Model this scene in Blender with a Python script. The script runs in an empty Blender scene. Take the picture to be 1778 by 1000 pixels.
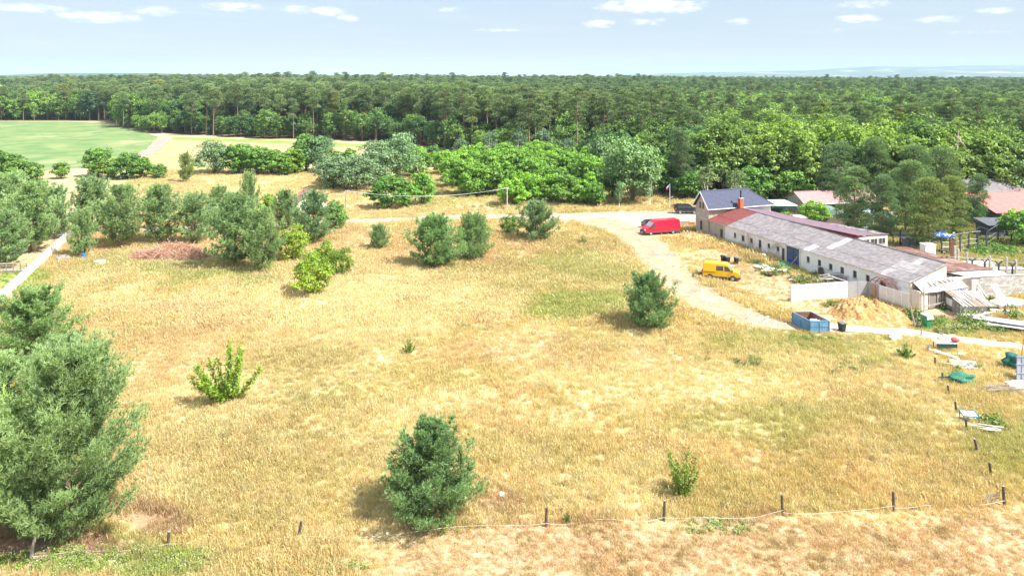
import bpy, math, random
import numpy as np
from mathutils import Vector, Matrix

random.seed(11)
rng = np.random.default_rng(11)
R = math.radians
SC = bpy.context.scene
COL = SC.collection

# ------------------------------------------------------------------ camera
HC, FP, YH, CX = 28.0, 1250.0, 132.0, 889.0      # drone height, focal length in photo pixels, horizon row
cam_d = bpy.data.cameras.new('camera')
cam_d.sensor_width = 36.0
cam_d.lens = 36.0 * FP / 1778.0
cam_d.shift_y = -(500.0 - YH) / 1778.0
cam_d.clip_start = 0.5
cam_d.clip_end = 40000
cam = bpy.data.objects.new('camera', cam_d)
cam.location = (0, 0, HC)
cam.rotation_euler = (R(90), 0, 0)
COL.objects.link(cam)
SC.camera = cam

# ------------------------------------------------------------------ light
SUN_DIR = Vector((0.80, -0.42, 1.15)).normalized()    # towards the sun
elev = math.asin(SUN_DIR.z)
azim = math.atan2(SUN_DIR.x, SUN_DIR.y)               # clockwise from +Y
sun_d = bpy.data.lights.new('sun', 'SUN')
sun_d.energy = 4.9
sun_d.angle = R(0.6)
sun_d.color = (1.0, 0.955, 0.88)
sun = bpy.data.objects.new('sun', sun_d)
sun.rotation_euler = SUN_DIR.to_track_quat('Z', 'Y').to_euler()
COL.objects.link(sun)

world = bpy.data.worlds.new('World')
SC.world = world
world.use_nodes = True
SC.view_settings.view_transform = 'Standard'
SC.view_settings.look = 'None'
SC.view_settings.gamma = 1.0
SC.view_settings.use_curve_mapping = False
SC.view_settings.exposure = 0.98
SC.cycles.max_bounces = 6
SC.cycles.diffuse_bounces = 3
SC.cycles.glossy_bounces = 2
SC.cycles.transmission_bounces = 4
SC.cycles.volume_bounces = 1
SC.cycles.caustics_reflective = False
SC.cycles.caustics_refractive = False
SC.cycles.use_denoising = True


class NT:
    """small helper round a node tree"""
    def __init__(s, tree):
        s.t = tree
        tree.nodes.clear()

    def n(s, typ, **kw):
        nd = s.t.nodes.new(typ)
        for k, v in kw.items():
            if k.startswith('i_'):
                nd.inputs[k[2:].replace('_', ' ')].default_value = v
            else:
                setattr(nd, k, v)
        return nd

    def l(s, a, b):
        s.t.links.new(a, b)

    def val(s, nd, idx, v):
        if hasattr(v, 'is_linked') or isinstance(v, bpy.types.NodeSocket):
            s.l(v, nd.inputs[idx])
        else:
            nd.inputs[idx].default_value = v

    def math(s, op, a, b=None, c=None, clamp=False):
        nd = s.n('ShaderNodeMath', operation=op, use_clamp=clamp)
        for i, v in enumerate((a, b, c)):
            if v is not None:
                s.val(nd, i, v)
        return nd.outputs[0]

    def mix(s, fac, a, b, mode='MIX'):
        nd = s.n('ShaderNodeMix', data_type='RGBA', blend_type=mode)
        s.val(nd, 0, fac)
        s.val(nd, 6, a if not isinstance(a, tuple) or len(a) == 4 else a + (1,))
        s.val(nd, 7, b if not isinstance(b, tuple) or len(b) == 4 else b + (1,))
        return nd.outputs[2]

    def ramp(s, fac, lo, hi, a=0.0, b=1.0, smooth=True):
        nd = s.n('ShaderNodeMapRange', interpolation_type='SMOOTHSTEP' if smooth else 'LINEAR')
        s.val(nd, 0, fac)
        for i, v in enumerate((lo, hi, a, b)):
            nd.inputs[i + 1].default_value = v
        return nd.outputs[0]

    def noise(s, vec, scale, detail=3, rough=0.55, dist=0.0):
        nd = s.n('ShaderNodeTexNoise')
        if vec is not None:
            s.l(vec, nd.inputs['Vector'])
        nd.inputs['Scale'].default_value = scale
        nd.inputs['Detail'].default_value = detail
        nd.inputs['Roughness'].default_value = rough
        nd.inputs['Distortion'].default_value = dist
        return nd.outputs['Fac']


def build_sky():
    t = NT(world.node_tree)
    out = t.n('ShaderNodeOutputWorld')
    bg = t.n('ShaderNodeBackground')
    bg.inputs['Strength'].default_value = 0.15
    t.l(bg.outputs[0], out.inputs[0])
    sky = t.n('ShaderNodeTexSky', sky_type='NISHITA')
    sky.sun_disc = False
    sky.sun_elevation = elev
    sky.sun_rotation = azim
    sky.altitude = 100
    sky.air_density = 1.0
    sky.dust_density = 0.6
    sky.ozone_density = 1.6
    tc = t.n('ShaderNodeTexCoord')
    sep = t.n('ShaderNodeSeparateXYZ')
    t.l(tc.outputs['Generated'], sep.inputs[0])
    # milky summer sky: the air is washed with pale blue, paler towards the horizon
    up = t.math('MAXIMUM', sep.outputs['Z'], 0.0)
    pale = t.mix(t.ramp(up, 0.0, 0.30), (2.0, 2.26, 2.52), (1.80, 2.34, 3.08))
    base = t.mix(0.86, sky.outputs[0], pale)
    # clouds on a high plane; unseen cover above the frame widened as ambient fill
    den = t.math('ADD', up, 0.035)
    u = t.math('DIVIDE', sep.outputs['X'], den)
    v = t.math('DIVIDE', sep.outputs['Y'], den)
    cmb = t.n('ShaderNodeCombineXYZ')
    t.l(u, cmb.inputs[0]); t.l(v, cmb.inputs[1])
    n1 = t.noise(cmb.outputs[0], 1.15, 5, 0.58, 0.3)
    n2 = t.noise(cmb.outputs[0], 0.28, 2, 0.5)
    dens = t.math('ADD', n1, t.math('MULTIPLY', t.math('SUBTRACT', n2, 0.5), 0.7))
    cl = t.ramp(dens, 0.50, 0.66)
    # the puffs that stand over the wood: (azimuth, elevation, half width, half height, weight)
    az = t.math('ARCTAN2', sep.outputs['X'], sep.outputs['Y'])
    hyp = t.math('SQRT', t.math('ADD', t.math('MULTIPLY', sep.outputs['X'], sep.outputs['X']),
                                t.math('MULTIPLY', sep.outputs['Y'], sep.outputs['Y'])))
    el = t.math('ARCTAN2', sep.outputs['Z'], hyp)
    cmb2 = t.n('ShaderNodeCombineXYZ')
    t.l(t.math('MULTIPLY', az, 55.0), cmb2.inputs[0]); t.l(t.math('MULTIPLY', el, 170.0), cmb2.inputs[1])
    nz = t.noise(cmb2.outputs[0], 1.0, 5, 0.62)
    puff = None
    for (px, py, w, h, k) in ((1130, 10, 90, 14, 1.0), (1075, 13, 46, 9, .9), (1180, 16, 42, 8, .9), (1040, 42, 30, 8, .9), (1125, 38, 45, 7, .7),
                              (1490, 33, 34, 7, 1.0), (1500, 8, 44, 7, .7), (172, 30, 60, 9, 1.0), (40, 14, 60, 7, .9), (272, 20, 36, 8, .8),
                              (405, 12, 52, 9, .8), (515, 17, 30, 8, .8), (568, 20, 30, 8, 1.0), (605, 32, 20, 6, 1.0), (780, 18, 26, 7, .6),
                              (870, 53, 60, 4, .7), (1280, 38, 20, 7, .8), (1630, 34, 36, 8, .7), (1728, 18, 26, 6, .8), (1440, 55, 36, 6, .5),
                              (535, 66, 40, 4, .45), (700, 45, 60, 5, .3), (1690, 56, 70, 6, .4), (1150, 74, 90, 5, .3), (60, 72, 90, 5, .3)):
        a0 = math.atan((px - CX) / FP)
        e0 = math.atan((YH - py) / FP * math.cos(a0))
        da = t.math('DIVIDE', t.math('SUBTRACT', az, a0), 1.3 * w / FP)
        de = t.math('DIVIDE', t.math('SUBTRACT', el, e0), 1.35 * h / FP)
        d2 = t.math('ADD', t.math('MULTIPLY', da, da), t.math('MULTIPLY', de, de))
        p = t.math('MULTIPLY', t.math('SUBTRACT', 1.0, d2, clamp=True), k)
        puff = p if puff is None else t.math('MAXIMUM', puff, p)
    pf = t.ramp(t.math('SUBTRACT', t.math('ADD', t.math('MULTIPLY', puff, 0.70), t.math('MULTIPLY', nz, 1.3)), 0.0), 0.80, 1.60)
    pf = t.math('MULTIPLY', pf, t.ramp(puff, 0.0, 0.6))
    cl = t.math('MULTIPLY', cl, t.ramp(el, 0.10, 0.20))          # noise clouds only out of frame, added to lift ambient light
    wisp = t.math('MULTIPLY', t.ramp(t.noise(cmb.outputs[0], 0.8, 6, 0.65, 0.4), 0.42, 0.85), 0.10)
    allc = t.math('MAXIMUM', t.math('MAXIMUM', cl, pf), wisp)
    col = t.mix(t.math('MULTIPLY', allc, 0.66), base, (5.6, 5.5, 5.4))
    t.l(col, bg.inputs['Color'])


build_sky()

# ------------------------------------------------------------------ geometry helpers
def G(px, py, z=0.0):
    """photo pixel of a point at height z -> world (the ground is level)"""
    Y = FP * (HC - z) / (py - YH)
    return np.array([(px - CX) * Y / FP, Y, z])


def at(px, Y):
    return (px - CX) * Y / FP


def pix(x, y, z=0.0):
    return CX + FP * x / y, YH + FP * (HC - z) / y


def vnoise(x, y, scale, seed=0, octaves=3):
    x = np.asarray(x, float) / scale; y = np.asarray(y, float) / scale
    tot = np.zeros_like(x + y); amp = 1.0; s = 0.0
    for o in range(octaves):
        xi = np.floor(x); yi = np.floor(y); fx = x - xi; fy = y - yi
        fx = fx * fx * (3 - 2 * fx); fy = fy * fy * (3 - 2 * fy)
        def h(a, b):
            v = np.sin(a * 127.1 + b * 311.7 + (seed + o) * 74.7) * 43758.5453
            return v - np.floor(v)
        v = (h(xi, yi) * (1 - fx) + h(xi + 1, yi) * fx) * (1 - fy) + (h(xi, yi + 1) * (1 - fx) + h(xi + 1, yi + 1) * fx) * fy
        tot += v * amp; s += amp; amp *= .5; x = x * 2.03 + 17.3; y = y * 2.03 + 9.1
    return tot / s


def sstep(a, b, v):
    t = np.clip((np.asarray(v, float) - a) / (b - a), 0, 1)
    return t * t * (3 - 2 * t)


def terrain(x, y):
    x = np.asarray(x, float); y = np.asarray(y, float)
    pxn = np.clip(x / np.maximum(y, 1.0), -0.8, 0.8)
    rise = 4.6 - .6 * sstep(-0.3, 0.5, pxn)
    z = rise * sstep(430, 1000, y)
    z = z + 9.0 * (vnoise(x, y, 240, 3, 3) - .5) * sstep(450, 800, y)
    return z


def np_mesh(name, V, F, mats=(), attrs=None, smooth=False, midx=None):
    me = bpy.data.meshes.new(name)
    V = np.ascontiguousarray(V, dtype=np.float32)
    F = np.ascontiguousarray(F, dtype=np.int32)
    k = F.shape[1]
    me.vertices.add(len(V)); me.vertices.foreach_set('co', V.ravel())
    me.loops.add(F.size); me.loops.foreach_set('vertex_index', F.ravel())
    me.polygons.add(len(F))
    me.polygons.foreach_set('loop_start', np.arange(0, F.size, k, dtype=np.int32))
    me.polygons.foreach_set('loop_total', np.full(len(F), k, dtype=np.int32))
    if smooth:
        me.polygons.foreach_set('use_smooth', np.ones(len(F), dtype=bool))
    for m in mats:
        me.materials.append(m)
    if midx is not None:
        me.polygons.foreach_set('material_index', np.asarray(midx, dtype=np.int32))
    for an, (typ, data) in (attrs or {}).items():
        a = me.attributes.new(an, typ, 'POINT')
        key = {'FLOAT': 'value', 'INT': 'value', 'FLOAT_COLOR': 'color', 'FLOAT_VECTOR': 'vector'}[typ]
        a.data.foreach_set(key, np.ascontiguousarray(data, dtype=np.int32 if typ == 'INT' else np.float32).ravel())
    me.update(calc_edges=True)
    return me


def link(name, me, parent=None, loc=None, rz=None):
    o = bpy.data.objects.new(name, me)
    COL.objects.link(o)
    if parent is not None:
        o.parent = parent
    if loc is not None:
        o.location = [float(c) for c in loc]
    if rz is not None:
        o.rotation_euler = (0, 0, rz)
    return o


def tag(o, label=None, cat=None, group=None, kind=None):
    if label: o['label'] = label
    if cat: o['category'] = cat
    if group: o['group'] = group
    if kind: o['kind'] = kind
    return o


def thing(name, label, cat, loc=(0, 0, 0), rz=0.0, group=None):
    o = link(name, None, None, loc, rz)
    o.empty_display_size = 0.3
    return tag(o, label, cat, group)


def copy_tree(o, parent=None):
    c = o.copy(); COL.objects.link(c); c.parent = parent
    for ch in list(o.children):
        copy_tree(ch, c)
    return c


class MB:
    """collects simple solids; build() makes ONE mesh object"""
    def __init__(s):
        s.v = []; s.f = []

    def add(s, vs, fs):
        b = len(s.v)
        s.v += [tuple(float(c) for c in v) for v in vs]
        s.f += [tuple(b + i for i in f) for f in fs]
        return s

    def box(s, x0, x1, y0, y1, z0, z1):
        return s.add([(x0, y0, z0), (x1, y0, z0), (x1, y1, z0), (x0, y1, z0), (x0, y0, z1), (x1, y0, z1), (x1, y1, z1), (x0, y1, z1)],
                     [(3, 2, 1, 0), (4, 5, 6, 7), (0, 1, 5, 4), (1, 2, 6, 5), (2, 3, 7, 6), (3, 0, 4, 7)])

    def obox(s, p0, p1, w, h, up=(0, 0, 1)):
        """bar from p0 to p1, w wide, h high"""
        p0 = Vector(p0); p1 = Vector(p1); d = (p1 - p0).normalized(); u = Vector(up)
        if abs(d.dot(u)) > .98: u = Vector((1, 0, 0))
        sd = d.cross(u).normalized() * (w / 2); tp = sd.cross(d).normalized() * (h / 2)
        vs = [p + a * sd + b * tp for p in (p0, p1) for a, b in ((-1, -1), (1, -1), (1, 1), (-1, 1))]
        return s.add(vs, [(0, 1, 2, 3), (7, 6, 5, 4), (4, 5, 1, 0), (5, 6, 2, 1), (6, 7, 3, 2), (7, 4, 0, 3)])

    def tube(s, pts, rad, n=8, cap=True):
        pts = [Vector(p) for p in pts]
        if not hasattr(rad, '__len__'): rad = [rad] * len(pts)
        b = len(s.v)
        for i, p in enumerate(pts):
            d = (pts[min(i + 1, len(pts) - 1)] - pts[max(i - 1, 0)]).normalized()
            u = Vector((0, 0, 1)) if abs(d.z) < .9 else Vector((1, 0, 0))
            a = d.cross(u).normalized(); c = a.cross(d)
            for k in range(n):
                an = 2 * math.pi * k / n
                s.v.append(tuple(p + (a * math.cos(an) + c * math.sin(an)) * rad[i]))
        for i in range(len(pts) - 1):
            for k in range(n):
                k2 = (k + 1) % n
                s.f.append((b + i * n + k, b + i * n + k2, b + (i + 1) * n + k2, b + (i + 1) * n + k))
        if cap:
            s.f.append(tuple(b + k for k in range(n))); s.f.append(tuple(b + (len(pts) - 1) * n + n - 1 - k for k in range(n)))
        return s

    def prism(s, poly, vec):
        """polygon (3D points) extruded by vec"""
        n = len(poly); vec = Vector(vec)
        vs = [Vector(p) for p in poly] + [Vector(p) + vec for p in poly]
        fs = [tuple(range(n))[::-1], tuple(range(n, 2 * n))] + [(i, (i + 1) % n, n + (i + 1) % n, n + i) for i in range(n)]
        return s.add(vs, fs)

    def build(s, name, m, parent=None, bevel=0.0, smooth=False, loc=None, rz=None):
        me = bpy.data.meshes.new(name)
        me.from_pydata(s.v, [], s.f)
        if m: me.materials.append(m)
        import bmesh
        bm = bmesh.new(); bm.from_mesh(me)
        bmesh.ops.recalc_face_normals(bm, faces=bm.faces)
        if bevel:
            bmesh.ops.bevel(bm, geom=list(bm.edges), offset=bevel, segments=2, affect='EDGES', clamp_overlap=True)
        bm.to_mesh(me); bm.free()
        if smooth:
            me.polygons.foreach_set('use_smooth', [True] * len(me.polygons))
        me.update()
        return link(name, me, parent, loc, rz)


# ------------------------------------------------------------------ materials
MATS = {}
def mat(name, c1, c2=None, rough=0.8, scale=3.0, metal=0.0, bump=0.0, detail=4, contrast=(0.35, 0.65), spec=0.3, coat=0.0, c3=None, dirt=0.0, wave=None, coord='Object'):
    if name in MATS: return MATS[name]
    m = bpy.data.materials.new(name); m.use_nodes = True
    t = NT(m.node_tree)
    out = t.n('ShaderNodeOutputMaterial'); p = t.n('ShaderNodeBsdfPrincipled')
    t.l(p.outputs[0], out.inputs[0])
    p.inputs['Roughness'].default_value = rough
    p.inputs['Metallic'].default_value = metal
    p.inputs['Specular IOR Level'].default_value = spec
    p.inputs['Coat Weight'].default_value = coat
    tc = t.n('ShaderNodeTexCoord')
    vec = tc.outputs[coord]
    if c2 is None: c2 = tuple(c * .86 for c in c1)
    nf = t.noise(vec, scale, detail, 0.6)
    col = t.mix(t.ramp(nf, contrast[0], contrast[1]), c1, c2)
    if c3 is not None:
        col = t.mix(t.ramp(t.noise(vec, scale * .31, 5, 0.7, .6), .52, .66), col, c3)
    h = nf
    if wave:
        w = t.n('ShaderNodeTexWave', wave_type='BANDS', bands_direction=wave[0]); t.l(vec, w.inputs[0])
        w.inputs['Scale'].default_value = wave[1]; w.inputs['Distortion'].default_value = 0.0
        h = t.math('ADD', t.math('MULTIPLY', nf, .4), t.math('MULTIPLY', w.outputs['Fac'], wave[2]))
    t.l(col, p.inputs['Base Color'])
    if bump:
        b = t.n('ShaderNodeBump'); b.inputs['Strength'].default_value = min(1.0, bump); b.inputs['Distance'].default_value = 0.05
        t.l(h, b.inputs['Height']); t.l(b.outputs[0], p.inputs['Normal'])
    MATS[name] = m
    return m


def leaf_mat(name, dark, light, trans=0.25, inst=False, rough_mix=True, vname='v'):
    if name in MATS: return MATS[name]
    m = bpy.data.materials.new(name); m.use_nodes = True
    t = NT(m.node_tree)
    out = t.n('ShaderNodeOutputMaterial')
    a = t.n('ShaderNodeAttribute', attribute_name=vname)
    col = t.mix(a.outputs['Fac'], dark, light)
    if inst:
        b = t.n('ShaderNodeAttribute', attribute_name='tint', attribute_type='INSTANCER')
        col = t.mix(1.0, col, b.outputs['Color'], 'MULTIPLY')
    else:
        oi = t.n('ShaderNodeObjectInfo')
        col = t.mix(1.0, col, oi.outputs['Color'], 'MULTIPLY')
    df = t.n('ShaderNodeBsdfDiffuse'); tr = t.n('ShaderNodeBsdfTranslucent'); mx = t.n('ShaderNodeMixShader')
    t.l(col, df.inputs[0]); t.l(t.mix(1.0, col, (1.1, 1.15, 0.6), 'MULTIPLY'), tr.inputs[0])
    mx.inputs[0].default_value = trans
    t.l(df.outputs[0], mx.inputs[1]); t.l(tr.outputs[0], mx.inputs[2])
    gl = t.n('ShaderNodeBsdfGlossy'); gl.inputs['Roughness'].default_value = .55; gl.inputs[0].default_value = (.8, .9, .85, 1)
    m2 = t.n('ShaderNodeMixShader'); m2.inputs[0].default_value = 0.035
    t.l(mx.outputs[0], m2.inputs[1]); t.l(gl.outputs[0], m2.inputs[2])
    t.l(m2.outputs[0], out.inputs[0])
    MATS[name] = m
    return m


# ------------------------------------------------------------------ where roads and mown ground lie
def poly_px(pts):
    return np.array([G(a, b)[:2] for a, b in pts])

ROAD = [(-260, 418, 2.0), (60, 408, 2.0), (200, 401, 2.0), (420, 394, 2.0), (600, 386, 2.0), (740, 380, 2.1), (870, 378, 2.4), (960, 377.5, 3.5), (1040, 379, 6.0),
        (1100, 381, 8.0), (1150, 380, 7.5), (1210, 374, 3.5), (1300, 364, 2.0)]
TRACK = [(1020, 381, 4.2), (1080, 398, 4.0), (1121, 425, 3.4), (1150, 458, 3.2), (1184, 495, 3.1), (1232, 527, 3.2), (1292, 552, 3.0), (1350, 565, 1.8), (1420, 569, 1.2)]
LANE = [(1395, 567, 1.3), (1480, 571, 1.3), (1560, 576, 1.2), (1640, 587, 1.1), (1720, 597, 1.1), (1800, 607, 1.1), (1900, 622, 1.2)]

def resample(P, n=14):
    P = np.array([list(G(a, b)[:2]) + [w] for a, b, w in P])
    out = []
    m = len(P)
    for i in range(m - 1):
        p0, p1, p2, p3 = P[max(i - 1, 0)], P[i], P[i + 1], P[min(i + 2, m - 1)]
        for k in range(n):
            t = k / n
            out.append(0.5 * ((2 * p1) + (-p0 + p2) * t + (2 * p0 - 5 * p1 + 4 * p2 - p3) * t * t + (-p0 + 3 * p1 - 3 * p2 + p3) * t ** 3))
    out.append(P[-1])
    return np.array(out)

ROADS = {k: resample(v) for k, v in (('road', ROAD), ('track', TRACK), ('lane', LANE))}

def road_dist(x, y, which=('road', 'track', 'lane')):
    """signed distance to the road edge (negative inside)"""
    d = np.full(np.shape(x), 1e9)
    for k in which:
        P = ROADS[k]
        for i in range(0, len(P) - 1, 2):
            j = min(i + 2, len(P) - 1)
            a, b = P[i], P[j]
            ab = b[:2] - a[:2]; L2 = max(ab.dot(ab), 1e-6)
            t = np.clip(((x - a[0]) * ab[0] + (y - a[1]) * ab[1]) / L2, 0, 1)
            w = a[2] + (b[2] - a[2]) * t
            d = np.minimum(d, np.hypot(x - a[0] - ab[0] * t, y - a[1] - ab[1] * t) - w)
    return d


BO = np.array([35.75, 121.6]); BD = np.array([.343, -.939]); BN = np.array([.939, .343])
BRZ = math.atan2(BD[1], BD[0])
def buv(x, y):
    dx = x - BO[0]; dy = y - BO[1]
    return dx * BD[0] + dy * BD[1], dx * BN[0] + dy * BN[1]
def bw(u, v, z=0.0):
    p = BO + BD * u + BN * v
    return (p[0], p[1], z)


def ell(px, py, cx, cy, rx, ry, soft=.5):
    d = ((px - cx) / rx) ** 2 + ((py - cy) / ry) ** 2
    return 1 - sstep(1 - soft, 1 + soft, d)


def meadow_colour(x, y):
    """base colour of the dry meadow: straw, olive, pinkish and green swards"""
    x = np.asarray(x, float); y = np.asarray(y, float)
    yy = np.maximum(y, 5)
    px, py = pix(x, yy)
    wob = (vnoise(x, y, 5, 41, 3) - .5)
    px = px + wob * 130; py = py + (vnoise(x, y, 5, 43, 3) - .5) * 70
    straw = np.array([.69, .54, .31]); light = np.array([.79, .66, .44]); olive = np.array([.50, .45, .21])
    pink = np.array([.60, .40, .26]); green = np.array([.40, .44, .14]); ochre = np.array([.55, .35, .13]); yel = np.array([.60, .50, .22])
    n1 = vnoise(x, y, 11, 1, 4)[..., None]; n2 = vnoise(x, y, 4.5, 5, 4)[..., None]; n3 = vnoise(x, y, 17, 9, 3)[..., None]; n4 = vnoise(x, y, 1.3, 12, 2)[..., None]
    c = straw * np.ones(x.shape + (3,))
    c = c + (light - c) * sstep(.42, .70, n2) * .85
    c = c + (olive - c) * sstep(.52, .74, n1) * .32
    c = c + (pink - c) * sstep(.55, .75, n3) * .25
    c = c + (yel - c) * sstep(.54, .7, vnoise(x, y, 7, 21, 3)[..., None]) * .4
    c = c + (olive - c) * (sstep(.62, .78, n4) * .30)
    def put(col, w, k):
        nonlocal c
        c = c + (col - c) * np.clip(w * k, 0, 1)[..., None]
    br = .65 + .7 * vnoise(x, y, 2.2, 31, 3)
    # swards one can see from the air
    put(green, ell(px, py, 985, 530, 105, 20, .9) * br, .7)
    put(green, ell(px, py, 1010, 440, 70, 45, .8) * br, .45)
    put(olive, ell(px, py, 900, 470, 220, 40, .8) * br, .45)
    put(green, ell(px, py, 390, 478, 110, 14) * br, .8)
    put(yel, ell(px, py, 370, 508, 110, 16, .7) * br, .75)
    put(green, ell(px, py, 160, 975, 190, 34, .6) * br, 1.0)
    put(green, ell(px, py, 1300, 735, 150, 42, .8) * br, .4)
    put(olive, ell(px, py, 560, 650, 120, 60, .8) * br, .45)
    put(olive, ell(px, py, 400, 790, 190, 110, .8) * br, .28)
    put(yel, ell(px, py, 780, 660, 160, 30, .7) * br, .6)
    put(olive, ell(px, py, 200, 470, 160, 25, .8) * br, .5)
    put(green, ell(px, py, 15, 485, 50, 22) * br, .9)
    put(green, ell(px, py, 1400, 600, 190, 30, .8) * br, .5)
    put(olive, ell(px, py, 1560, 720, 250, 90, .9) * br, .25)
    put(green, ell(px, py, 1660, 570, 90, 16) * br, .8)
    put(green, ell(px, py, 1750, 780, 70, 40, .9) * br, .4)
    put(green, ell(px, py, 1340, 470, 90, 16, .7) * br, .6)
    put(light, ell(px, py, 620, 520, 260, 60, .8) * br, .7)
    put(light, ell(px, py, 1300, 660, 300, 40, .8) * br, .5)
    put(ochre, ell(px, py, 1500, 800, 230, 60, .8) * br, .15)
    put(pink, ell(px, py, 980, 620, 180, 30, .8) * br, .25)
    put(pink, ell(px, py, 500, 420, 700, 26, .9) * br, .35)
    # bare, trodden soil
    soil = np.array([.46, .30, .20])
    put(soil, ell(px, py, 60, 965, 170, 26, .6) * br, .9)
    put(soil, ell(px, py, 240, 905, 60, 22, .6) * br, .8)
    put(soil, ell(px, py, 870, 880, 60, 22, .7) * br, .5)
    put(soil, ell(px, py, 1680, 550, 60, 14, .6) * br, .6)
    put(soil, ell(px, py, 1640, 548, 40, 12, .6) * br, .9)
    # grazed pasture beyond the tape, right bottom
    gz = sstep(-10, 25, py - (955 - .045 * px)) * sstep(520, 900, px)
    put(np.array([.62, .43, .265]), gz * (.8 + .4 * vnoise(x, y, 3, 71, 3)), .8)
    pth = np.exp(-((py - np.interp(px, [1380, 1480, 1560, 1640, 1720, 1790], [1006, 985, 962, 944, 925, 892])) / 7.0) ** 2) * (px > 1370)
    put(np.array([.76, .60, .44]), pth * (.6 + .6 * vnoise(x, y, 1.5, 79, 2)), .9)
    put(np.array([.40, .30, .13]), gz * sstep(.6, .72, vnoise(x, y, 1.1, 77, 2)), .6)
    # beyond the road the grass is paler and greener in places
    put(olive, sstep(140, 200, y) * sstep(.45, .7, vnoise(x, y, 22, 55, 3)), .6)
    put(green, ell(px, py, 800, 345, 90, 14, .9) * br, .4)
    put(np.array([.50, .47, .24]), ell(px, py, 300, 458, 120, 14, .8) * br, .6)
    # trodden yard between the track and the barn
    uu, vv = buv(x, y)
    yd = sstep(-16, -9, vv) * (1 - sstep(-4, -1.5, vv)) * sstep(2, 8, uu) * (1 - sstep(34, 44, uu))
    put(np.array([.62, .45, .27]), yd * (.6 + 1.0 * vnoise(x, y, 4, 97, 3)), .9)
    # right yards
    yard = sstep(3, 7, buv(x, y)[1]) * sstep(-12, -6, buv(x, y)[0]) * sstep(95, 105, y)
    put(np.array([.34, .36, .13]), yard * vnoise(x, y, 8, 91, 3) * 1.4, .9)
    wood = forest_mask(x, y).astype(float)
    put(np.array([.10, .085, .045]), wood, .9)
    return np.clip(c, .02, .9)


EDGE_PX = [-900, 0, 150, 192, 205, 250, 290, 445, 600, 720, 780, 880, 1000, 1100, 1200, 1300, 1450, 1778, 2600]
EDGE_Y = [470, 452, 447, 446, 392, 352, 345, 322, 311, 292, 268, 240, 222, 190, 170, 160, 156, 154, 152]
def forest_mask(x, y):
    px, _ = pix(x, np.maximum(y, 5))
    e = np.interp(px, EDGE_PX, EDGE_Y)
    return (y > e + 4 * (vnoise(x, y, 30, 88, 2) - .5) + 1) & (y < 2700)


# ------------------------------------------------------------------ ground sheet
def ground_mat():
    m = bpy.data.materials.new('meadow_ground'); m.use_nodes = True
    t = NT(m.node_tree)
    out = t.n('ShaderNodeOutputMaterial'); d = t.n('ShaderNodeBsdfDiffuse')
    a = t.n('ShaderNodeAttribute', attribute_name='tint')
    tc = t.n('ShaderNodeTexCoord')
    n1 = t.noise(tc.outputs['Object'], 2.2, 6, .7)
    n2 = t.noise(tc.outputs['Object'], .35, 5, .65)
    f = t.math('MULTIPLY', t.ramp(n1, .25, .75, .78, 1.14), t.ramp(n2, .3, .7, .9, 1.1))
    col = t.mix(1.0, a.outputs['Color'], t.n('ShaderNodeRGB').outputs[0], 'MULTIPLY')
    cmb = t.n('ShaderNodeCombineXYZ')
    for i in range(3): t.l(f, cmb.inputs[i])
    col = t.mix(1.0, a.outputs['Color'], cmb.outputs[0], 'MULTIPLY')
    t.l(col, d.inputs[0])
    b = t.n('ShaderNodeBump'); b.inputs['Strength'].default_value = .8; b.inputs['Distance'].default_value = .15
    t.l(n1, b.inputs['Height']); t.l(b.outputs[0], d.inputs['Normal'])
    t.l(d.outputs[0], out.inputs[0])
    return m


def build_ground():
    def lines(lo, hi, step, far_lo, far_hi, g=1.13):
        c = list(np.arange(lo, hi + .01, step)); s = step; v = hi
        while v < far_hi:
            s *= g; v += s; c.append(v)
        s = step; v = lo
        while v > far_lo:
            s *= g; v -= s; c.insert(0, v)
        return np.array(c)
    xs = lines(-95, 115, .8, -14000, 14000); ys = lines(30, 175, .8, -600, 16000, 1.06)
    X, Y = np.meshgrid(xs, ys)
    Z = terrain(X, Y)
    V = np.stack([X, Y, Z], -1).reshape(-1, 3)
    nx, ny = len(xs), len(ys)
    i = np.arange((ny - 1) * (nx - 1)); r = i // (nx - 1); c = i % (nx - 1)
    a = r * nx + c
    F = np.stack([a, a + 1, a + nx + 1, a + nx], -1)
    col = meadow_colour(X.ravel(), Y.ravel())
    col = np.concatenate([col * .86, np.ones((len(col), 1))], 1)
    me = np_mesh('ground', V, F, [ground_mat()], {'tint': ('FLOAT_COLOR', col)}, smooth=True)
    tag(link('ground', me), kind='structure')

build_ground()


def strip(name, P, z, m, wob=.35, seed=0, sub=2):
    """road sheet along P = (x, y, half width) with ragged edges"""
    V = []; F = []
    n = len(P); K = 5
    for i in range(n):
        d = P[min(i + 1, n - 1)][:2] - P[max(i - 1, 0)][:2]; d = d / (np.linalg.norm(d) + 1e-9); s = np.array([-d[1], d[0]])
        wl = P[i][2] + wob * (2 * vnoise(i * 1.0, seed, 3, seed, 3) - 1) * 2; wr = P[i][2] + wob * (2 * vnoise(i * 1.0, seed + 50, 3, seed, 3) - 1) * 2
        for k in range(K):
            t = k / (K - 1)
            o = -wr + (wl + wr) * t
            q = P[i][:2] + s * o
            V.append((q[0], q[1], z + .02 * math.sin(math.pi * t)))
    for i in range(n - 1):
        for k in range(K - 1):
            a = i * K + k
            F.append((a, a + K, a + K + 1, a + 1))
    me = np_mesh(name, np.array(V), np.array(F), [m], smooth=True)
    return tag(link(name, me), kind='structure')

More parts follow.
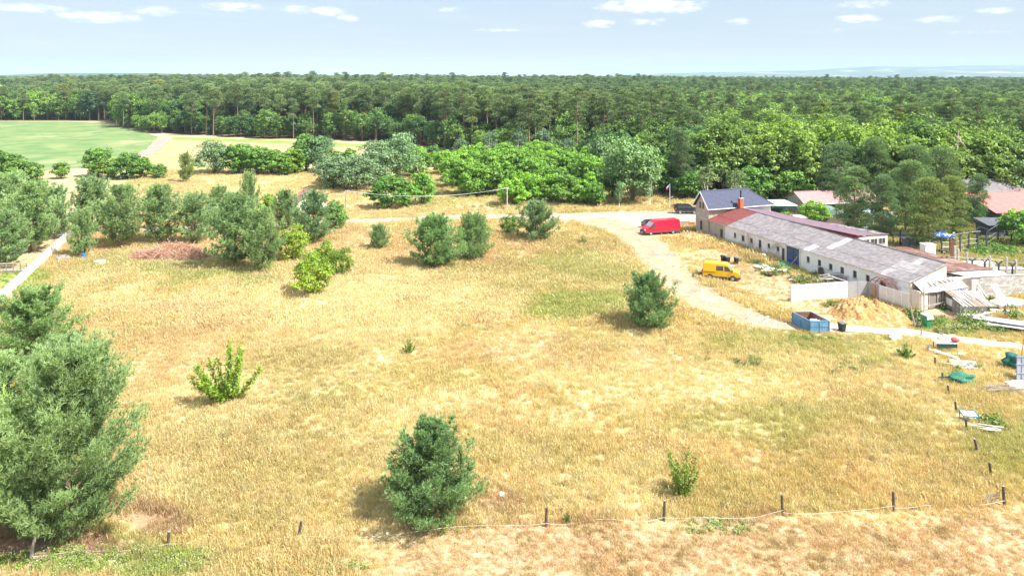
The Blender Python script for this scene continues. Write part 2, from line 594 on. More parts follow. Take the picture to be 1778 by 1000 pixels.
gravel = mat('gravel_white', (.50, .41, .345), (.40, .32, .26), .95, .8, bump=.7, detail=10, c3=(.34, .27, .21))
dirt = mat('dirt_sand', (.40, .285, .175), (.50, .375, .25), .97, .9, bump=1.0, detail=10, c3=(.25, .225, .165), contrast=(.3, .7))
lane = mat('lane_chalk', (.64, .54, .43), (.54, .42, .31), .95, 1.4, bump=.4, detail=8)
strip('gravel_road', ROADS['road'], .03, gravel, .25, 1)
strip('dirt_track', ROADS['track'], .045, dirt, .8, 2)
strip('dirt_path', ROADS['lane'], .06, lane, .2, 3)


def field(name, pts, m, z=.05, n=10):
    P = [G(a, b) for a, b in pts]
    mb = MB(); 
    # subdivide the outline and make the edge ragged
    out = []
    for i in range(len(P)):
        a, b = P[i], P[(i + 1) % len(P)]
        for k in range(n):
            q = a + (b - a) * k / n
            w = 1.2
            out.append((q[0] + w * (vnoise(q[0], q[1], 6, 5) - .5) * 2, q[1] + w * 2 * (vnoise(q[0], q[1], 6, 7) - .5) * 2, z))
    mb.add(out, [tuple(range(len(out)))])
    o = mb.build(name, m)
    return tag(o, kind='structure')

crop = mat('crop_green', (.13, .225, .075), (.21, .28, .10), .95, .09, bump=.4, detail=10, c3=(.32, .33, .16), contrast=(.4, .6), wave=('X', .25, .4))
stub = mat('stubble', (.44, .345, .19), (.38, .32, .16), .95, .06, bump=.3, detail=8, c3=(.35, .36, .14))
field('crop_field', [(-500, 211), (0, 211.5), (120, 212), (178, 214), (232, 226), (277, 237), (262, 252), (232, 278), (190, 290), (60, 297), (-500, 305)], crop, .06)
field('straw_field', [(300, 238.5), (450, 244), (610, 251), (760, 258), (795, 262), (790, 274), (500, 272), (280, 270), (262, 266)], stub, .09)
field('grass_strip', [(236, 276), (262, 268), (500, 274), (500, 300), (200, 302)], mat('pale_grass', (.34, .36, .14), (.46, .38, .19), .95, .08, detail=7), .07)
field('grass_verge', [(300, 238), (450, 243), (610, 249.5), (795, 259), (795, 263.5), (610, 255.5), (450, 248.5), (290, 242)], mat('verge_green', (.20, .30, .06), (.28, .34, .09), .95, .1, detail=6), .12)
field('ploughed_strip', [(284, 238.5), (304, 239), (284, 256), (262, 270), (236, 277), (228, 276), (254, 258), (270, 248)], mat('ploughed_soil', (.34, .27, .23), (.42, .33, .26), .97, .2, bump=.5, detail=6), .15)

# ------------------------------------------------------------------ hills and air
def hills(name, prof, Yd, depth, m):
    px = np.linspace(prof[0][0], prof[-1][0], 260)
    top = np.interp(px, [a for a, b in prof], [b for a, b in prof])
    V = []; F = []
    K = 8
    for i, p in enumerate(px):
        x = at(p, Yd)
        zt = HC - (top[i] - YH) * Yd / FP + 6 * (vnoise(x, 0, 300, 4, 4) - .5) * Yd / 4500
        for k in range(K):
            t = k / (K - 1)
            yy = Yd - depth * (1 - t)
            sc = yy / Yd
            V.append((x * (.6 + .4 * sc) if False else x, yy, 2 + (zt - 2) * (t ** 1.3)))
        V.append((x, Yd + depth * .6, -20))
    K1 = K + 1
    for i in range(len(px) - 1):
        for k in range(K1 - 1):
            a = i * K1 + k
            F.append((a, a + K1, a + K1 + 1, a + 1))
    me = np_mesh(name, np.array(V), np.array(F), [m], smooth=True)
    return tag(link(name, me), kind='structure')

hillm = mat('hill_woods', (.07, .10, .045), (.11, .13, .06), .95, .004, detail=8, bump=0, c3=(.50, .45, .30))
hills('hills', [(880, 150), (930, 139), (990, 135), (1100, 130), (1180, 127.5), (1240, 126), (1330, 124.5), (1400, 122.5), (1450, 119.5), (1500, 116.5), (1540, 115.5), (1600, 117), (1680, 114.5), (1778, 113.5), (1900, 113), (2100, 118), (2500, 132), (2700, 150)], 9500, 3500, hillm)
hills('hills', [(-900, 140), (-500, 130), (-100, 128), (20, 132.5), (60, 128.5), (120, 127.5), (200, 127), (280, 128), (330, 129.5), (380, 132), (430, 135), (480, 139), (520, 150)], 5200, 1600, mat('hill_woods_near', (.07, .10, .045), (.10, .12, .055), .95, .01, detail=8))

hz = bpy.data.materials.new('haze_air'); hz.use_nodes = True
t = NT(hz.node_tree)
o_ = t.n('ShaderNodeOutputMaterial'); pv = t.n('ShaderNodeVolumePrincipled')
pv.inputs['Color'].default_value = (.52, .73, 1.0, 1); pv.inputs['Density'].default_value = 0.000085
t.l(pv.outputs[0], o_.inputs['Volume'])
mb = MB(); mb.box(-17000, 17000, -900, 18500, -25, 190)
HZ = mb.build('haze', hz); tag(HZ, kind='stuff')

# ------------------------------------------------------------------ plants: generators (numpy)
def merge(parts):
    V = []; F = []; A = []; b = 0
    for v, f, a in parts:
        V.append(v); F.append(f + b); A.append(a); b += len(v)
    return np.concatenate(V), np.concatenate(F), np.concatenate(A)


def needles(P, D, n, L, W, rg, spread=.75, vb=None):
    """tufts: at each point P n thin triangles around direction D"""
    m = len(P)
    D = D[:, None, :] + rg.normal(0, spread, (m, n, 3))
    D /= np.linalg.norm(D, axis=2, keepdims=True)
    l = L * rg.uniform(.65, 1.2, (m, n, 1))
    S = np.cross(D, rg.normal(0, 1, (m, n, 3))); S /= np.linalg.norm(S, axis=2, keepdims=True) + 1e-9
    B = np.repeat(P[:, None, :], n, 1)
    v = np.stack([B - S * W * .5, B + S * W * .5, B + D * l + S * W * .25, B + D * l - S * W * .25], 2).reshape(-1, 3)
    f = np.arange(m * n * 4).reshape(-1, 4)
    vb = rg.uniform(.1, .9, m) if vb is None else vb
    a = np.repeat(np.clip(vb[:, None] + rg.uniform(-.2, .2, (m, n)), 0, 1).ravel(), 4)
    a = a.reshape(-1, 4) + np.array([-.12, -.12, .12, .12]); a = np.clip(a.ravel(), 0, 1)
    return v, f, a


def leaves(P, N, S, rg, vb, aspect=.62):
    """leaf-like quads (rhombs) at P facing roughly N, size S"""
    m = len(P)
    N = N / (np.linalg.norm(N, axis=1, keepdims=True) + 1e-9)
    T = np.cross(N, rg.normal(0, 1, (m, 3))); T /= np.linalg.norm(T, axis=1, keepdims=True) + 1e-9
    B = np.cross(N, T)
    s = (S * rg.uniform(.6, 1.35, m))[:, None]
    bend = N * s * .18
    v = np.stack([P - T * s, P + B * s * aspect + bend, P + T * s, P - B * s * aspect + bend], 1).reshape(-1, 3)
    f = np.arange(m * 4).reshape(-1, 4)
    return v, f, np.repeat(np.clip(vb, 0, 1), 4)


def trunk_mesh(name, paths, m, n=6):
    mb = MB()
    for pts, rad in paths:
        mb.tube(pts, rad, n)
    me = bpy.data.meshes.new(name); me.from_pydata(mb.v, [], mb.f); me.materials.append(m); me.update()
    me.polygons.foreach_set('use_smooth', [True] * len(me.polygons))
    return me


def crown_mesh(name, parts, m):
    V, F, A = merge(parts)
    return np_mesh(name, V, F, [m], {'v': ('FLOAT', A)})


def gen_pine(h, r, seed, nt=2200, nn=8, L=.2, W=.026, cb=.03, top=.6, bark=None, leafm=None, low=.6, peak=.25, lean=(0, 0), gap=.1):
    """young bushy Scots pine: whorls of rising branches set with needle tufts"""
    rg = np.random.default_rng(seed)
    nw = max(8, int(h / .42)); P = []; D = []; VB = []; paths = []
    trunk = [(lean[0] * t_ + .04 * h * math.sin(3 * t_ + seed) * t_, lean[1] * t_, h * .96 * t_) for t_ in np.linspace(0, 1, 7)]
    paths.append((trunk, list(np.linspace(.028 * h, .004 * h, 7))))
    tx = np.array(trunk)
    per = nt / (nw * 6.0)
    for i in range(nw):
        tt = (i + .5) / nw
        z0 = h * (cb + (1 - cb) * tt * .97)
        env = r * ((1 - tt) ** top) * (low + (1 - low) * min(1, tt / peak))
        nb = rg.integers(5, 8)
        az0 = rg.uniform(0, 6.28)
        for b in range(nb):
            if rg.uniform() < gap: continue
            az = az0 + 6.283 * b / nb + rg.normal(0, .25)
            Lb = env * rg.uniform(.85, 1.35) + .12
            inc = R(8 + 42 * tt) + rg.normal(0, .12)
            o = np.array([math.cos(az), math.sin(az), 0])
            st = np.array([np.interp(z0, tx[:, 2], tx[:, 0]), np.interp(z0, tx[:, 2], tx[:, 1]), z0])
            if i % 2 == 0 and b % 2 == 0:
                e = st + o * Lb * .7 * math.cos(inc) + np.array([0, 0, Lb * .75 * math.sin(inc)])
                paths.append(([tuple(st), tuple((st + e) / 2 + np.array([0, 0, -.05 * Lb])), tuple(e)], [.008 * h, .005 * h, .002 * h]))
            k = max(4, int(per * (.5 + 1.0 * Lb / max(r, .1)) * 1.3))
            nsub = max(2, k // 5)
            sc = rg.uniform(.22, 1.0, nsub); lat = rg.uniform(-1, 1, nsub) * .34 * Lb * (1.15 - sc)
            si = rg.integers(0, nsub, k)
            s = np.clip(sc[si] + rg.normal(0, .05, k), .2, 1.05)
            side = np.array([-o[1], o[0], 0])
            p = st + o * (s * Lb * math.cos(inc))[:, None] + side * (lat[si] + rg.normal(0, .05 * Lb + .05, k))[:, None]
            p[:, 2] += s * Lb * math.sin(inc) + .18 * Lb * s ** 2 + rg.normal(0, .05 * Lb + .04, k) + .1 * Lb * (sc[si] - .5)
            p[:, 2] = np.maximum(p[:, 2], .08)
            P.append(p)
            D.append(o * .55 + np.array([0, 0, .95]) + rg.normal(0, .15, (k, 3)))
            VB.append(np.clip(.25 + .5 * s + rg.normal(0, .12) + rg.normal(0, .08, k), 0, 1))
    # leader shoots
    k = max(6, nt // 60)
    p = np.array(trunk[-1]) + rg.normal(0, .05 * r + .04, (k, 3)); p[:, 2] += rg.uniform(-.06, .05, k) * h
    P.append(p); D.append(np.tile([0, 0, 1.3], (k, 1))); VB.append(rg.uniform(.6, 1, k))
    P = np.concatenate(P); D = np.concatenate(D); VB = np.concatenate(VB)
    crown = crown_mesh('crown', [needles(P, D, nn, L, W, rg, .55, VB)], leafm)
    return trunk_mesh('trunk', paths, bark), crown


def gen_tall_pine(h, seed, bark, leafm, r=2.6, cb=.55, lobes=16, per=56, L=.55, W=.13, nn=4):
    """old forest pine: long bare stem, flat broken plates of needles on top"""
    rg = np.random.default_rng(seed)
    sway = rg.normal(0, .03 * h, 2)
    tr = [(sway[0] * t_ ** 2, sway[1] * t_ ** 2, h * .95 * t_) for t_ in np.linspace(0, 1, 7)]
    paths = [(tr, list(np.linspace(.015 * h, .005 * h, 7)))]
    tx = np.array(tr); P = []; D = []; VB = []
    for i in range(lobes):
        tt = (i + rg.uniform(0, 1)) / lobes
        z0 = h * (cb + (1 - cb) * tt)
        rr = r * (1 - .55 * tt ** 1.5) * rg.uniform(.45, 1.05) * (.65 + .35 * min(1, tt * 3)) if tt < .93 else .25 * r
        az = rg.uniform(0, 6.28)
        c = np.array([np.interp(z0, tx[:, 2], tx[:, 0]) + math.cos(az) * rr * .75, np.interp(z0, tx[:, 2], tx[:, 1]) + math.sin(az) * rr * .75, z0 + .12 * rr])
        st = np.array([np.interp(z0 * .96, tx[:, 2], tx[:, 0]), np.interp(z0 * .96, tx[:, 2], tx[:, 1]), z0 * .96])
        paths.append(([tuple(st), tuple(c)], [.006 * h, .002 * h]))
        q = rg.normal(0, 1, (per, 3)); q /= np.linalg.norm(q, axis=1, keepdims=True)
        q[:, 2] = np.abs(q[:, 2]) * .9 - .25
        p = c + q * np.array([.48, .48, .26]) * (1.0 if r < 4.5 else .72) * r * rg.uniform(.7, 1.1) * rg.uniform(.75, 1.1, (per, 1))
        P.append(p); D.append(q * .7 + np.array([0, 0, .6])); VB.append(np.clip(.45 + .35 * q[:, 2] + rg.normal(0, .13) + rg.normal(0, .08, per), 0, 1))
    P = np.concatenate(P); D = np.concatenate(D); VB = np.concatenate(VB)
    return trunk_mesh('trunk', paths, bark, 5), crown_mesh('crown', [needles(P, D, nn, L, W, rg, .6, VB)], leafm)


def gen_broad(h, r, seed, bark, leafm, lobes=22, sub=7, per=18, S=.3, cb=.18, flat=1.0, topf=.5, stems=1, droop=0.0, jag=.2, up=.25):
    """broadleaf crown: lobes of sub-lobes of leaf clusters, uneven outline"""
    rg = np.random.default_rng(seed)
    paths = []; PP = []; NN = []; VV = []
    zc = h * (cb + 1) / 2; rz = h * (1 - cb) / 2
    for s_ in range(stems):
        off = rg.normal(0, .06 * r * (stems > 1), 2)
        paths.append(([(off[0], off[1], -.1), (off[0] * 2, off[1] * 2, h * .3), (off[0] * 5, off[1] * 5, h * .72)], [.016 * h + .03, .012 * h, .003 * h]))
    for i in range(lobes):
        uz = 1 - 2 * (i + .5) / lobes; ua = i * 2.39996 + rg.normal(0, .35); ur = math.sqrt(max(0, 1 - uz * uz))
        u = np.array([math.cos(ua) * ur, math.sin(ua) * ur, uz * .96 - .03]) + rg.normal(0, .10, 3)
        if u[2] < -.25 and rg.uniform() < up: u[2] *= -1
        rad = rg.uniform(.50, .80)
        if u[2] < 0: u[:2] *= 1 + .25 * min(1, -u[2] * 2)
        wz = 1.0 - .32 * max(0, u[2]) * topf * 2 * 0
        c = np.array([u[0] * r * rad, u[1] * r * rad, zc + u[2] * rz * rad])
        shrink = 1 - topf * max(0, (c[2] - zc) / rz) ** 1.5
        c[0] *= shrink; c[1] *= shrink
        lr = r * rg.uniform(.27, .50)
        if i % 3 == 0:
            paths.append(([(0, 0, h * cb * 1.1), tuple(c * np.array([.5, .5, .8])), tuple(c)], [.008 * h, .005 * h, .002 * h]))
        lv = rg.normal(0, .11)
        for j in range(sub):
            w = rg.normal(0, 1, 3); w /= np.linalg.norm(w); w[2] = w[2] * .8 + .15
            c2 = c + w * lr * .72
            sr = lr * rg.uniform(.38, .62)
            q = rg.normal(0, 1, (per, 3)); q /= np.linalg.norm(q, axis=1, keepdims=True)
            q[:, 2] = np.where(q[:, 2] < -.3, -q[:, 2], q[:, 2])
            k = rg.uniform(1 - jag * 1.6, 1 + jag, (per, 1))
            p = c2 + q * sr * k * np.array([1, 1, .8 * flat])
            if droop: p[:, 2] -= droop * rg.uniform(0, 1, per) ** 2 * lr
            p[:, 2] = np.maximum(p[:, 2], .1)
            PP.append(p); NN.append(q + rg.normal(0, .45, (per, 3)) + np.array([0, 0, .35]))
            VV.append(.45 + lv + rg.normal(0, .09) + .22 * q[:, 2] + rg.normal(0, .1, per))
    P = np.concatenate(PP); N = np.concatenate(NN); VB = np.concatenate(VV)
    return trunk_mesh('trunk', paths, bark, 5), crown_mesh('crown', [leaves(P, N, S, rg, VB)], leafm)


def gen_sapling(h, r, seed, bark, leafm, stems=12, per=90, S=.1, curve=.5, clump=.12, twigs=3):
    """shrub or sapling of rising stems with leaves along them"""
    rg = np.random.default_rng(seed); paths = []; PP = []; VV = []
    for i in range(stems):
        az = 6.283 * i / stems + rg.normal(0, .3); ro = r * rg.uniform(.15, 1.0) ; hh = h * rg.uniform(.62, 1.0) * (1 - .62 * (ro / r) ** 1.6)
        e = np.array([math.cos(az) * ro, math.sin(az) * ro, hh])
        t_ = np.linspace(0, 1, 6)
        pts = np.stack([e[0] * t_ ** (1 - curve * .5), e[1] * t_ ** (1 - curve * .5), hh * t_ ** (1 + curve)], 1)
        paths.append(([tuple(p) for p in pts], list(np.linspace(.009 * h + .004, .003, 6))))
        s = rg.uniform(.16, 1.0, per)
        p = np.stack([np.interp(s, t_, pts[:, k]) for k in range(3)], 1)
        tw = rg.integers(0, twigs * 3, per); ta = rg.uniform(0, 6.28, twigs * 3)
        off = np.stack([np.cos(ta[tw]), np.sin(ta[tw]), np.full(per, .55)], 1) * (rg.uniform(0, 1, per) * clump * h * (1.1 - s))[:, None]
        p = p + off + rg.normal(0, .018 * h, (per, 3)); p[:, 2] = np.maximum(p[:, 2], .06)
        PP.append(p); VV.append(rg.normal(.5, .2, per) + .2 * (s - .5))
    P = np.concatenate(PP); VB = np.concatenate(VV)
    N = rg.normal(0, 1, (len(P), 3)); N[:, 2] = np.abs(N[:, 2]) + .3
    return trunk_mesh('trunk', paths, bark, 4), crown_mesh('crown', [leaves(P, N, S, rg, VB)], leafm)


bark_brown = mat('bark_brown', (.16, .115, .08), (.24, .18, .13), .95, 6, bump=.6)
bark_red = mat('bark_pine', (.38, .22, .14), (.27, .18, .13), .95, 3, bump=.5)
bark_birch = mat('bark_birch', (.70, .66, .60), (.32, .29, .26), .8, 4, contrast=(.5, .72))
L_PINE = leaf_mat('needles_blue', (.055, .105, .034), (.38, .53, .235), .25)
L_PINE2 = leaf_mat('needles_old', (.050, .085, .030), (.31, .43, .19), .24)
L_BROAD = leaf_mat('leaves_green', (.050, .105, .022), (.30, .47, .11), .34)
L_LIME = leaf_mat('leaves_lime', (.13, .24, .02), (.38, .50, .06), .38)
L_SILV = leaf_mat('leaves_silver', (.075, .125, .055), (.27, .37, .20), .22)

def tree(name, proto, x, y, s, rz, label, cat='tree', group=None, tint=(1, 1, 1), sz=None, z=None):
    """a tree = Empty > trunk, crown; copies share meshes"""
    zz = float(terrain(x, y)) if z is None else z
    o = thing(name, label, cat, (x, y, zz), rz, group)
    o.scale = (s, s, sz or s)
    link('trunk', proto[0], o)
    c = link('crown', proto[1], o)
    c.color = (tint[0], tint[1], tint[2], 1)
    return o
# ------------------------------------------------------------------ scattered stuff through geometry nodes
def scatter(name, protos, mats, pts, rot, scl, var, tint, label=None, kind='stuff'):
    """ONE stuff object: prototypes and points live in the same mesh, the node group instances one on the other.
    protos: list of (V, F, A, material index)"""
    V = []; F = []; A = []; VI = []; MI = []; b = 0
    for i, (v, f, a, mi) in enumerate(protos):
        V.append(v); F.append(f + b); A.append(a); VI.append(np.full(len(v), i)); b += len(v)
        MI.append(mi if hasattr(mi, '__len__') else np.full(len(f), mi))
    n0 = b; n = len(pts)
    V = np.concatenate(V + [pts]); F = np.concatenate(F); A = np.concatenate(A + [np.zeros(n)])
    VI = np.concatenate(VI + [var]); MI = np.concatenate(MI)
    isp = np.concatenate([np.zeros(n0), np.ones(n)])
    tn = np.concatenate([np.ones((n0, 4)), np.concatenate([tint, np.ones((n, 1))], 1)])
    ro = np.concatenate([np.zeros((n0, 3)), rot]); sc = np.concatenate([np.ones((n0, 3)), scl])
    me = np_mesh(name, V, F, mats, {'v': ('FLOAT', A), 'var': ('INT', VI), 'isp': ('FLOAT', isp), 'tint': ('FLOAT_COLOR', tn),
                                    'rt': ('FLOAT_VECTOR', ro), 'sc': ('FLOAT_VECTOR', sc)}, midx=MI)
    o = link(name, me)
    tag(o, label, None, None, kind)
    g = bpy.data.node_groups.new(name + '_nodes', 'GeometryNodeTree')
    g.interface.new_socket('Geometry', in_out='INPUT', socket_type='NodeSocketGeometry')
    g.interface.new_socket('Geometry', in_out='OUTPUT', socket_type='NodeSocketGeometry')
    gi = g.nodes.new('NodeGroupInput'); go = g.nodes.new('NodeGroupOutput')
    def attr(nm, typ):
        nd = g.nodes.new('GeometryNodeInputNamedAttribute'); nd.data_type = typ; nd.inputs[0].default_value = nm
        return [s for s in nd.outputs if s.enabled][0]
    def cmp(sock, v):
        nd = g.nodes.new('FunctionNodeCompare'); nd.data_type = 'FLOAT'; nd.operation = 'EQUAL'
        nd.inputs['Epsilon'].default_value = .1
        g.links.new(sock, nd.inputs[0]); nd.inputs[1].default_value = v
        return nd.outputs[0]
    sp = g.nodes.new('GeometryNodeSeparateGeometry'); sp.domain = 'POINT'
    g.links.new(gi.outputs[0], sp.inputs[0]); g.links.new(cmp(attr('isp', 'FLOAT'), 1.0), sp.inputs[1])
    jn = g.nodes.new('GeometryNodeJoinGeometry')
    va = attr('var', 'FLOAT'); rt = attr('rt', 'FLOAT_VECTOR'); sca = attr('sc', 'FLOAT_VECTOR')
    for i in range(len(protos)):
        c = cmp(va, float(i))
        s2 = g.nodes.new('GeometryNodeSeparateGeometry'); s2.domain = 'POINT'
        g.links.new(sp.outputs[1], s2.inputs[0]); g.links.new(c, s2.inputs[1])
        ip = g.nodes.new('GeometryNodeInstanceOnPoints')
        g.links.new(sp.outputs[0], ip.inputs['Points']); g.links.new(c, ip.inputs['Selection'])
        g.links.new(s2.outputs[0], ip.inputs['Instance'])
        er = g.nodes.new('FunctionNodeEulerToRotation'); g.links.new(rt, er.inputs[0])
        g.links.new(er.outputs[0], ip.inputs['Rotation']); g.links.new(sca, ip.inputs['Scale'])
        g.links.new(ip.outputs[0], jn.inputs[0])
    g.links.new(jn.outputs[0], go.inputs[0])
    md = o.modifiers.new('scatter', 'NODES'); md.node_group = g
    return o


def mesh_np_of(me, mi_map=None):
    """arrays of a quad mesh built above"""
    n = len(me.vertices); V = np.empty(n * 3, np.float32); me.vertices.foreach_get('co', V)
    F = np.array([p.vertices[:] for p in me.polygons if len(p.vertices) == 4], dtype=np.int32)
    A = np.zeros(n, np.float32)
    if 'v' in me.attributes: me.attributes['v'].data.foreach_get('value', A)
    return V.reshape(-1, 3), F, A


# ------------------------------------------------------------------ the grass
def grass_clump(seed, n, rad, h, w, seedhead=.35):
    rg = np.random.default_rng(seed)
    P = np.stack([rg.normal(0, rad * .5, n), rg.normal(0, rad * .5, n), np.zeros(n)], 1)
    lean = rg.normal(0, .28, (n, 2)); hh = h * rg.uniform(.45, 1.15, n)
    az = rg.uniform(0, 3.14, n); S = np.stack([np.cos(az), np.sin(az), np.zeros(n)], 1) * w * rg.uniform(.6, 1.3, (n, 1))
    M = P + np.stack([lean[:, 0] * hh * .4, lean[:, 1] * hh * .4, hh * .62], 1)
    T = P + np.stack([lean[:, 0] * hh, lean[:, 1] * hh, hh], 1)
    head = (rg.uniform(0, 1, n) < seedhead)[:, None]
    v = np.stack([P - S * .5, P + S * .5, M + S * .4, M - S * .4, T + S * np.where(head, .75, .12), T - S * np.where(head, .75, .12)], 1).reshape(-1, 3)
    b = (np.arange(n) * 6)[:, None]
    f = np.concatenate([b + np.array([0, 1, 2, 3]), b + np.array([3, 2, 4, 5])], 0)
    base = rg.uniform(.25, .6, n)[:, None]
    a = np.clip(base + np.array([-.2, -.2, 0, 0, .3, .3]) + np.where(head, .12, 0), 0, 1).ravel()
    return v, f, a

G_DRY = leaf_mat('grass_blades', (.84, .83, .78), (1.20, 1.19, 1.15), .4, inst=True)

def build_grass():
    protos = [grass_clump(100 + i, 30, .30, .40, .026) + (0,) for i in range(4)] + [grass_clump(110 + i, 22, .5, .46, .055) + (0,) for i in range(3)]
    P = []
    def band(y0, y1, dens, far):
        x1 = y1 * .74 + 4
        n = int((y1 - y0) * 2 * x1 * dens)
        x = rng.uniform(-x1, x1, n); y = rng.uniform(y0, y1, n)
        k = np.abs(x) < y * .735 + 3
        P.append(np.stack([x[k], y[k], np.full(k.sum(), far)], 1))
    band(38, 56, 22, 0); band(56, 80, 13, 0); band(80, 110, 7, 1); band(110, 150, 4, 1); band(150, 215, 1.8, 1)
    Q = np.concatenate(P); x, y, far = Q[:, 0], Q[:, 1], Q[:, 2]
    d = road_dist(x, y)
    u, v = buv(x, y)
    inb = (v > -.3) & (v < 15.5) & (u > -9) & (u < 42)
    thin = vnoise(x, y, 1.6, 17, 3)
    px, py = pix(x, y)
    graze = (py - (955 - .045 * px) > 0) & (px > 620)
    bare = ell(px, py, 60, 965, 150, 22, .6) + ell(px, py, 240, 905, 50, 20, .6) + ell(px, py, 1640, 545, 60, 12) + ell(px, py, 1510, 560, 90, 22) * .9
    keep = (d > .15 * rng.normal(0, 1, len(x)) + .1 * 0) & ~inb & (thin > .14) & ~forest_mask(x, y) & (rng.uniform(0, 1, len(x)) > bare * .9)
    keep |= (d <= 0) & (d > -1.3) & (rng.uniform(0, 1, len(x)) < .30) & ~inb & (thin > .42)
    trk = road_dist(x, y, ('track', 'lane'))
    keep |= (trk < -1.6) & (rng.uniform(0, 1, len(x)) < .16) & (thin > .5) & (x > at(1095, 1.0) * y)
    keep &= rng.uniform(0, 1, len(x)) < .45 + .8 * thin
    # the crop field and stubble are not meadow
    keep &= (y < 215)
    for cx_, cy_, r_ in ((28.8, 99.8, 2.9), (26.6, 128, 4.2), (33.4, 79.8, 2.0), (28.9, 101, 1.2), (36.2, 78.8, .6)):
        keep &= np.hypot((x - cx_), (y - cy_) * 1.6) > r_
    # lawn left of the white wall is mown
    keep &= ~((v < -2.5) & (v > -15) & (u > 4) & (u < 40) & (y > 77) & (rng.uniform(0, 1, len(x)) < .42))
    keep &= ~((np.abs(x + 52.5) / 6.6) ** 2 + (np.abs(y - 110) / 2.3) ** 2 < 1)
    x, y, far, px, py, graze, u, v = (a[keep] for a in (x, y, far, px, py, graze, u, v))
    n = len(x)
    tall = .62 + .75 * vnoise(x, y, 6, 61, 3)
    s = np.where(far > 0, 1.0, .9) * tall * rng.uniform(.7, 1.3, n)
    lawn = (x < -63.6 - (y - 90.7) * .374 - 1)
    s = np.where(lawn, s * .3, s)
    s = np.where(graze, s * .42, s)
    s = np.where(road_dist(x, y) < 0, s * .4, s)
    yd = (v < -3.5) & (v > -15) & (u > 4) & (u < 42) & (y > 76)
    s = np.where(yd, s * .55, s)
    # rough growth along the long barn
    s = np.where((v < 0) & (v > -5) & (u < 14) & (u > -6), s * 1.6, s)
    tint = meadow_colour(x, y) * rng.normal(1, .10, (n, 1)) * rng.normal(1, .03, (n, 3))
    tint = np.clip(tint, .02, 1)
    var = np.where(far > 0, 4 + rng.integers(0, 3, n), rng.integers(0, 4, n))
    rot = np.stack([rng.normal(0, .1, n), rng.normal(0, .1, n), rng.uniform(0, 6.28, n)], 1)
    scl = np.stack([np.where(graze, s * 1.7, s), np.where(graze, s * 1.7, s), s], 1)
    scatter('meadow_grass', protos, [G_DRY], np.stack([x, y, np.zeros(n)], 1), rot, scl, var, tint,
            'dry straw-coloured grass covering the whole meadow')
    print('grass clumps', n)

build_grass()

